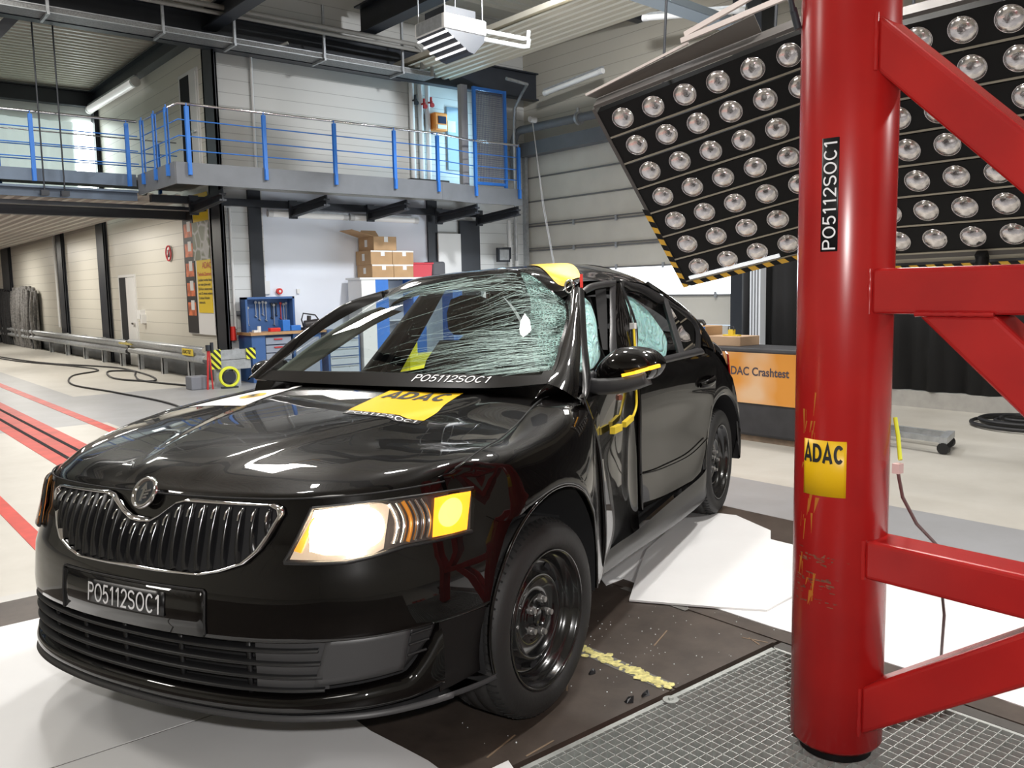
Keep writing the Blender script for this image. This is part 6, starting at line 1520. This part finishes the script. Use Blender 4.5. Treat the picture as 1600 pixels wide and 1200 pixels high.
# front door window frame: leaning front strip, top bar, rear bar
strip('door_frame', [(.56, .861, 1.361), (.66, .66, 1.190), (.72, .565, 1.125), (.80, .40, .990), (.82, .316, .985)], [(.565, .915, 1.345), (.685, .69, 1.14), (.735, .60, 1.085), (.80, .47, 1.00), (.83, .345, .955)], mat('frame_black', (0.012, 0.012, 0.013), 0.28), mid=(.012, -.012, 0))
strip('door_frame', [(.562, .90, 1.350), (.55, 1.029, 1.376), (.50, 1.386, 1.390)], [(.562, .94, 1.332), (.543, 1.10, 1.352), (.503, 1.36, 1.358)], mat('frame_sheen', (0.035, 0.035, 0.037), 0.35), mid=(.01, -.008, 0))
strip('door_frame', [(.508, 1.30, 1.356), (.575, 1.150, 1.214), (.640, 1.0, 1.095), (.70, .90, .98)], [(.503, 1.380, 1.370), (.585, 1.19, 1.213), (.65, 1.055, 1.089), (.70, .98, .97)], mat('frame_sheen', (0.035, 0.035, 0.037), 0.35), mid=(.006, -.006, 0))
strip('door_frame', [(.50, 1.16, 1.352), (.56, 1.06, 1.21), (.63, .95, 1.10)], [(.49, 1.30, 1.356), (.562, 1.150, 1.214), (.63, 1.0, 1.095)], inner)
strip('centre_pillar', [(.495, 1.385, 1.375), (.556, 1.235, 1.211), (.612, 1.16, 1.068), (.648, 1.10, .93)], [(.495, 1.45, 1.375), (.570, 1.415, 1.177), (.622, 1.32, 1.034), (.645, 1.275, .92)], paint, mid=(.012, -.004, 0))
# striker, wires
f = MB(); f.box((.685, .925, .885), (.705, .965, .925)); stk = part(f, 'door_striker', chr_, None, bevel=.004)
f = MB(); f.cyl((.704, .94, .905), (.716, .935, .905), .012, 12); f.build('striker_pin', mat('striker_rust', (0.25, 0.08, 0.05), 0.4, 0.5), stk)
yw = mat('wire_yellow', (0.75, 0.55, 0.01), 0.45)
f = MB(); f.tube(catmull([(.545, 1.43, 1.29), (.57, 1.40, 1.22), (.59, 1.37, 1.19)], 5), .0035, 6); part(f, 'black_lead', rubber_black)
f = MB(); f.box((.585, 1.345, 1.165), (.607, 1.375, 1.192)); part(f, 'lead_clip', plain_w)
f = MB(); f.tube(catmull([(.603, 1.35, 1.165), (.636, 1.289, 1.036), (.662, 1.228, .928), (.676, 1.20, .84), (.690, 1.13, .802), (.70, 1.09, .800)], 6), .0055, 8); wr_ = part(f, 'yellow_wire', yw)
f = MB(); f.bar((.702, 1.085, .80), (.745, .90, .80), .018, .022); f.bar((.762, .82, .803), (.80, .66, .815), .02, .026); f.build('yellow_sleeve', yw, wr_)
# rear door, its window, handle
rdoor = panel('rear_door', [[(.632, 1.29, .99), (.634, 1.54, .985), (.634, 1.925, .985), (.632, 2.30, .985)], [(.650, 1.277, .923), (.652, 1.651, .905), (.652, 2.133, .911), (.650, 2.422, .925)], [(.652, 1.30, .80), (.650, 1.70, .79), (.652, 2.17, .79), (.651, 2.43, .80)], [(.643, 1.301, .686), (.632, 1.754, .653), (.640, 2.206, .649), (.646, 2.406, .687)], [(.641, 1.318, .444), (.630, 1.721, .418), (.636, 2.114, .417), (.642, 2.306, .491)], [(.640, 1.322, .332), (.640, 1.681, .325), (.642, 2.017, .320), (.645, 2.19, .345)]], paint)
f = MB(); f.tube(catmull([(.645, 1.285, .95), (.652, 1.290, .80), (.646, 1.303, .60), (.645, 1.325, .33)], 6), .013, 8); part(f, 'door_edge', paint, rdoor)
f = MB(); f.tube(catmull([(.655, 1.30, .505), (.645, 1.6, .475), (.648, 2.0, .47), (.652, 2.28, .515)], 6), .004, 8); part(f, 'door_moulding', paint, rdoor)
hd = MB(); G = []
for i in range(13):
    t = i / 12; u = lerp(2.135, 2.35, t); r = .014 + .010 * math.sin(PI * t)
    G.append([Vector((.660 + .030 * math.sin(PI * t) ** .5 + r * .5 * math.cos(a_ * PI / 6), u, .826 + .02 * t + r * math.sin(a_ * PI / 6))) for a_ in range(13)])
hd.grid(G); part(hd, 'door_handle', paint, rdoor)
hd = MB(); hd.lathe([(0, 0), (.05, -.002), (.055, .004)], Matrix.Translation((.648, 2.24, .828)) @ Matrix.Rotation(PI / 2, 4, 'Y') @ Matrix.Diagonal((.6, 1.2, 1, 1)), 24); part(hd, 'handle_cup', trim_b, rdoor)
# window frames as strips between outer and inner outlines
RO_ = [(.632, 1.27, .995), (.575, 1.425, 1.185), (.491, 1.444, 1.378), (.489, 1.593, 1.380), (.494, 1.748, 1.362), (.513, 1.943, 1.312), (.528, 2.06, 1.270), (.575, 2.33, 1.150), (.629, 2.235, 1.000)]
RI_ = [(.627, 1.297, 1.015), (.58, 1.44, 1.16), (.502, 1.47, 1.348), (.506, 1.555, 1.340), (.510, 1.678, 1.324), (.531, 1.85, 1.270), (.537, 1.99, 1.252), (.580, 2.255, 1.140), (.622, 2.157, 1.025)]
strip('window_frame', RO_, RI_, mat('frame_black', (0.012, 0.012, 0.013), 0.28), 48, (.010, 0, .004))
strip('window_sill', [(.634, 1.27, 1.018), (.634, 1.54, 1.018), (.633, 1.925, 1.020), (.629, 2.22, 1.024)], [(.642, 1.27, .99), (.642, 1.54, .985), (.642, 1.925, .985), (.640, 2.26, .985)], mat('frame_sheen', (0.035, 0.035, 0.037), 0.35), 20, (.008, 0, 0))
outline_panel('window_bar', [(.530, 1.925, 1.300), (.537, 1.975, 1.287), (.637, 1.955, 1.010), (.637, 1.878, 1.010)], trim_g, (-.02, 0, 0))
tint = bpy.data.materials.new('side_glass'); thin_glass(tint, (0.93, 0.95, 0.95), 1, 1.15)
tint2 = bpy.data.materials.new('dark_side_glass'); thin_glass(tint2, (0.10, 0.12, 0.13), 1, 1.5)
f = MB(); f.add([(.501, 1.45, 1.35), (.506, 1.518, 1.337), (.512, 1.678, 1.318), (.533, 1.803, 1.270), (.533, 1.92, 1.285), (.627, 1.89, 1.012), (.629, 1.558, 1.012), (.627, 1.29, 1.012), (.58, 1.43, 1.16)], [tuple(range(9))]); part(f, 'side_window', tint)
f = MB(); f.add([(.533, 1.985, 1.27), (.580, 2.262, 1.144), (.619, 2.16, 1.030), (.628, 1.97, 1.015)], [(0, 1, 2, 3)]); part(f, 'quarter_window', tint2)
# rear quarter with its arch
RA_, RAZ, RAU = .355, .360, 2.625
G = []
for k in range(41):
    a = lerp(math.radians(196), math.radians(-14), k / 40); u = RAU + RA_ * math.cos(a); z = RAZ + RA_ * math.sin(a)
    t = k / 40; ut = interp(t, [0, .12, .35, .6, .85, 1], [2.36, 2.42, 2.38, 2.60, 2.93, 2.97]); zt = interp(t, [0, .12, .30, .45, .6, .75, 1], [.52, .80, 1.01, 1.00, .94, .80, .40])
    p = Vector((.632, u, z)); q = Vector((interp(zt, [.4, .8, 1.01], [.615, .640, .60]), ut, zt))
    G.append([p, p.lerp(q, .06) + Vector((.012, 0, 0)), p.lerp(q, .3) + Vector((.008, 0, 0)), p.lerp(q, .65) + Vector((.010, 0, 0)), q])
f = MB(); f.grid(G); quarter = part(f, 'rear_quarter', paint)
strip('rear_quarter_pillar', [(.60, 2.36, 1.02), (.575, 2.34, 1.145), (.528, 2.075, 1.275), (.49, 1.77, 1.372)], [(.60, 2.60, .95), (.53, 2.74, 1.0), (.47, 2.47, 1.190), (.478, 2.09, 1.297), (.49, 1.78, 1.372)], paint, 30, (.015, 0, .01))
f = MB(); G = []
for k in range(33):
    a = lerp(math.radians(-14), math.radians(196), k / 32); G.append([Vector((x, RAU + (RA_ + .006) * math.cos(a), RAZ + (RA_ + .006) * math.sin(a))) for x in (.30, .635)])
f.grid(G); f.box((.27, 2.22, .2), (.30, 3.0, .75)); part(f, 'wheel_house', inner)
# tail: bumper, tailgate, lamp
panel('rear_bumper', [[(.615, 2.96, .62), (.38, 3.36, .62), (.2, 3.60, .62), (-.2, 3.64, .62), (-.6, 3.58, .62), (-.95, 3.2, .62), (-.99, 2.97, .62)], [(.62, 2.97, .42), (.38, 3.38, .42), (.2, 3.65, .42), (-.2, 3.69, .42), (-.6, 3.62, .42), (-.96, 3.2, .42), (-1.0, 2.97, .42)], [(.58, 2.97, .24), (.36, 3.32, .24), (.2, 3.56, .24), (-.2, 3.6, .24), (-.6, 3.54, .24), (-.9, 3.2, .24), (-.96, 2.97, .24)]], paint)
panel('tailgate', [[(.50, 2.74, 1.0), (.34, 2.90, 1.05), (-.05, 2.95, 1.085), (-.45, 2.92, 1.075), (-.80, 2.86, 1.03)], [(.55, 2.93, .90), (.36, 3.34, .95), (-.05, 3.50, .97), (-.5, 3.46, .96), (-.9, 2.98, .93)], [(.615, 2.96, .62), (.38, 3.36, .62), (-.05, 3.62, .62), (-.6, 3.58, .62), (-.98, 2.98, .62)]], paint)
outline_panel('tail_lamp', [(.560, 2.95, .93), (.470, 3.20, .93), (.480, 3.20, .78), (.575, 2.96, .76)], mat('tail_red', (0.35, 0.01, 0.01), 0.1), (.01, 0, 0))
# sill
panel('door_sill', [[(.79, .52, .345), (.765, .776, .337), (.735, 1.079, .318), (.690, 1.606, .318), (.652, 2.137, .318), (.645, 2.29, .34)], [(.80, .52, .30), (.772, .80, .29), (.745, 1.10, .275), (.700, 1.63, .245), (.660, 2.16, .230), (.64, 2.30, .25)], [(.785, .53, .265), (.755, .832, .245), (.728, 1.141, .222), (.685, 1.679, .180), (.64, 2.20, .160), (.625, 2.33, .175)], [(.70, .54, .25), (.66, .832, .235), (.63, 1.141, .215), (.59, 1.679, .175), (.55, 2.20, .160), (.54, 2.33, .175)]], mat('sill_black', (0.016, 0.016, 0.017), 0.33))
outline_panel('torn_trim', [(.80, .50, .40), (.815, .545, .44), (.80, .56, .30), (.775, .50, .20)], paint, (-.01, .004, 0))
# underbody and right flank
f = MB(); f.prism([(.70, -.50, .23), (.70, .45, .24), (.60, 1.2, .22), (.50, 2.3, .22), (.45, 3.3, .26), (-.8, 3.3, .26), (-.86, 2.2, .20), (-.84, .45, .20), (-.70, -.5, .21)], (0, 0, .05)); part(f, 'underbody', inner)
f = MB(); f.box((-.50, -.70, .28), (.50, .25, .62)); part(f, 'engine_block', inner)
f = MB(); f.cyl((.66, .0, .31), (-.66, 0, .29), .045, 12); f.cyl((.42, 2.62, .31), (-.7, 2.62, .31), .05, 12); part(f, 'axle', inner)
f = MB(); f.prism([(-.68, .33, .985), (.70, .31, 1.02), (.74, .33, .55), (-.78, .33, .50)], (0, .03, 0)); part(f, 'firewall', inner)
panel('right_flank', [[(-.90, .50, .90), (-.915, .9, .90), (-.92, 1.4, .90), (-.93, 1.9, .905), (-.93, 2.3, .97)], [(-.915, .50, .70), (-.925, .9, .70), (-.93, 1.4, .70), (-.94, 1.9, .70), (-.95, 2.27, .70)], [(-.90, .45, .30), (-.90, .9, .25), (-.905, 1.4, .25), (-.91, 1.9, .25), (-.92, 2.26, .28)]], paint)
strip('right_quarter', [(-.93, 2.30, 1.0), (-.95, 2.28, .6), (-.95, 2.32, .48)], [(-.80, 2.86, 1.03), (-.95, 2.95, .66), (-.97, 2.97, .4)], paint, 20, (-.02, 0, .02))
strip('right_centre_pillar', [(-.74, .99, .93), (-.62, 1.20, 1.20), (-.56, 1.36, 1.38)], [(-.74, 1.30, .93), (-.63, 1.42, 1.20), (-.57, 1.52, 1.38)], inner, solid=.03)
f = MB(); f.tube(catmull([(-.69, 1.12, .93), (-.61, 1.27, 1.18), (-.585, 1.33, 1.27)], 6), .012, 6); part(f, 'seat_belt', mat('belt_grey', (0.16, 0.16, 0.155), 0.7))
strip('right_rear_pillar', [(-.92, 2.05, .99), (-.72, 2.15, 1.20), (-.63, 2.05, 1.38)], [(-.82, 2.84, 1.03), (-.74, 2.55, 1.20), (-.64, 2.15, 1.37)], paint, solid=.03)
strip('right_roof_rail', [(-.575, 1.0, 1.355), (-.585, 1.35, 1.395), (-.62, 1.75, 1.395), (-.655, 2.1, 1.365)], [(-.54, 1.0, 1.365), (-.555, 1.35, 1.41), (-.595, 1.75, 1.41), (-.635, 2.1, 1.38)], trim_b, solid=.03)
# grey inner pillar trims
strip('pillar_trim', [(-.66, .33, 1.0), (-.60, .585, 1.15), (-.555, .79, 1.245), (-.52, .93, 1.285)], [(-.60, .44, 1.0), (-.55, .68, 1.115), (-.53, .90, 1.205), (-.50, 1.06, 1.26)], mat('pillar_grey', (0.60, 0.62, 0.57), 0.8), solid=.01)
f = MB(); f.grid([[Vector((p.x * .93 - .02, p.y + .03, p.z - .045)) for p in row] for row in RG[:26]]); part(f, 'headlining', mat('headlining_grey', (0.06, 0.06, 0.055), 0.9))

# ---------------------------------------------------------------- door mirrors
def mirror(pts, yc, dy0, dy1, name, par=None):
    c = Vector((sum(p[0] for p in pts) / len(pts), 0, sum(p[1] for p in pts) / len(pts))); G_ = []
    for (dy, sc_) in ((dy0, .02), (dy0 + .004, .35), (dy0 + .018, .68), (dy0 + .045, .92), (dy0 + .075, 1.0), (dy1, .99)):
        row = [Vector((c.x + (p[0] - c.x) * sc_, yc + dy, c.z + (p[1] - c.z) * sc_)) for p in pts]; row.append(row[0]); G_.append(row)
    f_ = MB(); f_.grid(G_); n_ = len(pts); f_.add([G_[-1][i] for i in range(n_)], [tuple(range(n_))]); return part(f_, name, paint, par)
MP = [(p.x, p.y) for p in catmull([(.752, 1.000, 0), (.765, 1.055, 0), (.795, 1.095, 0), (.84, 1.128, 0), (.88, 1.138, 0), (.925, 1.136, 0), (.975, 1.124, 0), (1.006, 1.098, 0), (1.012, 1.070, 0), (.99, 1.035, 0), (.95, 1.015, 0), (.86, .995, 0), (.79, .985, 0), (.752, 1.000, 0)], 5)][:-1]
mir = mirror(MP, .58, -.055, .085, 'door_mirror')
strip('mirror_base', [(.735, .575, 1.02), (.80, .55, 1.015), (.90, .535, 1.025), (.985, .545, 1.045)], [(.735, .60, .982), (.80, .58, .982), (.90, .57, .997), (.985, .58, 1.028)], mat('mirror_grey', (0.05, 0.05, 0.052), 0.5), 24, (0, -.02, -.004), solid=.02).parent = mir
for p_, q_ in (((.905, .512, 1.044), (.955, .511, 1.056)), ((.955, .511, 1.056), (1.0, .528, 1.070)), ((1.0, .528, 1.070), (1.020, .575, 1.077))):
    f = MB(); f.bar(p_, q_, .012, .011); f.build('mirror_indicator', mat('amber_strip', (0.9, 0.4, 0.02), 0.3, emit=(1, 0.45, 0.02), estr=1.7), mir)
strip('mirror_foot', [(.70, .60, 1.045), (.76, .585, 1.05)], [(.69, .62, .985), (.78, .60, .99)], trim_g, 8, None, solid=.03)
MR = [(-p[0] - .02, p[1] - .02) for p in MP]
f = MB(); cR = Vector((-.87, 0, 1.03)); cN = Vector((-.885, 0, .975)); G = []
for (dy, sc_) in ((-.055, .02), (-.05, .35), (-.037, .68), (-.01, .92), (.02, 1.0), (.085, .99)):
    row = [Vector((cN.x + (p[0] - cR.x) * sc_ * .85, .57 + dy, cN.z + (p[1] - cR.z) * sc_ * .85)) for p in MR]; row.append(row[0]); G.append(row)
f.grid(G); n_ = len(MR); f.add([G[-1][i] for i in range(n_)], [tuple(range(n_))]); part(f, 'door_mirror', paint)

# ---------------------------------------------------------------- cabin
f = MB(); f.grid(surf([[(-.72, .34, .99), (-.3, .32, .995), (.1, .31, 1.0), (.5, .31, 1.01), (.70, .34, 1.02)], [(-.70, .55, 1.0), (-.3, .52, 1.01), (.1, .52, 1.01), (.45, .50, 1.035), (.68, .52, 1.02)], [(-.70, .74, .96), (-.3, .74, .97), (.1, .74, .97), (.45, .70, 1.02), (.66, .72, .98)], [(-.70, .80, .70), (-.3, .80, .70), (.1, .80, .70), (.45, .80, .72), (.66, .80, .72)]])); part(f, 'dashboard', mat('dash_black', (0.016, 0.015, 0.015), 0.6))
f = MB(); st = Matrix.Translation((.33, .88, .98)) @ Matrix.Rotation(math.radians(65), 4, 'X')
f.tube([st @ Vector((.185 * math.cos(a_ * PI / 20), .185 * math.sin(a_ * PI / 20), 0)) for a_ in range(40)], .016, 10, closed=True); sw = part(f, 'steering_wheel', trim_b)
f = MB(); f.lathe([(0, .03), (.07, .02), (.085, -.02), (0, -.03)], st, 24); f.bar(st @ Vector((-.18, 0, 0)), st @ Vector((.18, 0, 0)), .03, .02); f.build('steering_hub', trim_b, sw)
def seat(x, y):
    s_ = MB(); G_ = []
    for z, w_, d_, yy in ((.35, .24, .10, y), (.55, .25, .11, y + .06), (.80, .25, .09, y + .13), (1.0, .22, .07, y + .19), (1.10, .16, .05, y + .22)):
        G_.append([Vector((x + w_ * math.copysign(abs(math.cos(a_ * PI / 8)) ** .6, math.cos(a_ * PI / 8)), yy + d_ * math.copysign(abs(math.sin(a_ * PI / 8)) ** .6, math.sin(a_ * PI / 8)), z)) for a_ in range(17)])
    s_.grid(G_); s_.add(G_[-1][:16], [tuple(range(16))]); o_ = part(s_, 'seat', cloth)
    c_ = MB(); c_.box((x - .25, y - .45, .32), (x + .25, y + .05, .48)); c_.build('seat_cushion', cloth, o_, bevel=.05, seg=3)
    h_ = MB(); G_ = []
    for z, w_, d_ in ((1.13, .10, .04), (1.16, .13, .06), (1.24, .135, .065), (1.31, .11, .05), (1.33, .05, .02)):
        G_.append([Vector((x + w_ * math.cos(a_ * PI / 8), y + .25 + d_ * math.sin(a_ * PI / 8), z)) for a_ in range(17)])
    h_.grid(G_); h_.build('headrest', cloth, o_); return o_
seat(-.30, 1.12); seat(.22, 1.22)
f = MB(); f.box((-.75, 1.95, .32), (.42, 2.35, .52)); f.box((-.75, 2.30, .50), (.40, 2.45, .88)); part(f, 'rear_bench', cloth, None, bevel=.05)
f = MB(); f.box((-.75, .45, .28), (.58, 2.5, .32)); part(f, 'cabin_floor', inner)
for x in (-.5, -.05): 
    f = MB(); f.box((x - .12, 2.33, .89), (x + .12, 2.43, 1.08)); part(f, 'rear_headrest', cloth, None, bevel=.04)
tint3 = bpy.data.materials.new('dimming_rear_glass'); thin_glass(tint3, (0.50, 0.55, 0.55), 1, 1.3)  # tint added to darken the view through the cabin
f = MB(); f.add([(-.90, 1.36, .90), (-.92, 2.2, .95), (-.66, 2.1, 1.36), (-.60, 1.52, 1.38)], [(0, 1, 2, 3)]); part(f, 'right_rear_window', tint3)
# deployed curtain airbags
airm = bpy.data.materials.new('airbag_nylon'); airm.use_nodes = True; _n = airm.node_tree; _b = _n.nodes['Principled BSDF']
_b.inputs['Base Color'].default_value = (0.50, 0.82, 0.80, 1); _b.inputs['Roughness'].default_value = .45; _b.inputs['Subsurface Weight'].default_value = 0.2; _b.inputs['Emission Color'].default_value = (0, 0, 0, 1)
_t = _n.nodes.new('ShaderNodeTexCoord'); _w = _n.nodes.new('ShaderNodeTexNoise'); _w.inputs['Scale'].default_value = 7; _w.inputs['Distortion'].default_value = 2.2; _w.inputs['Detail'].default_value = 3
_p = _n.nodes.new('ShaderNodeBump'); _p.inputs['Strength'].default_value = .9; _p.inputs['Distance'].default_value = .07
_n.links.new(_t.outputs['Object'], _w.inputs['Vector']); _n.links.new(_w.outputs['Fac'], _p.inputs['Height']); _n.links.new(_p.outputs['Normal'], _b.inputs['Normal'])
def bag(rows_, name='curtain_airbag'):
    f_ = MB(); f_.grid(surf(rows_, 8, 8)); return part(f_, name, airm, None, solid=.02)
bag([[(.49, .93, 1.325), (.50, 1.02, 1.325), (.51, 1.09, 1.29)], [(.54, .86, 1.235), (.575, .95, 1.235), (.54, 1.08, 1.22)], [(.58, .78, 1.15), (.60, .92, 1.16), (.57, 1.04, 1.14)], [(.61, .74, 1.09), (.63, .86, 1.09), (.60, .99, 1.07)], [(.63, .73, 1.03), (.64, .80, 1.03), (.62, .88, 1.03)]])
rb_ = bag([[(.47, 1.49, 1.325), (.475, 1.60, 1.31), (.475, 1.70, 1.285), (.49, 1.81, 1.235)], [(.50, 1.47, 1.24), (.525, 1.60, 1.225), (.50, 1.74, 1.20), (.52, 1.87, 1.165)], [(.53, 1.42, 1.14), (.55, 1.58, 1.13), (.53, 1.75, 1.12), (.555, 1.90, 1.09)], [(.57, 1.36, 1.04), (.575, 1.52, 1.03), (.57, 1.66, 1.02), (.585, 1.82, 1.02)], [(.58, 1.33, .98), (.58, 1.48, .97), (.58, 1.62, .97), (.59, 1.76, .97)]])
# cowl between bonnet and glass
f = MB(); f.grid([[lerp(Vector((lerp(-.70, .70, k / 30), lerp(.33, .33, k / 30) - .05 * abs(-1 + 2 * k / 30) ** 3, zh(lerp(-.70, .70, k / 30), .31) - .014)), scr(k / 30, 0, -.004), t / 4) for k in range(31)] for t in range(5)]); part(f, 'cowl_panel', mat('border_black', (0.004, 0.0035, 0.0035), 0.2, spec=0.25))
strip('wing_corner', [(.70, .20, zh(.70, .20)), (.70, .31, zh(.70, .31) + .004), (.72, .42, zh(.70, .31)), (.76, .52, .965)], [(.70, .27, 1.005), (.725, .295, 1.028), (.79, .35, 1.0), (.815, .45, .985)], paint, 16, None)
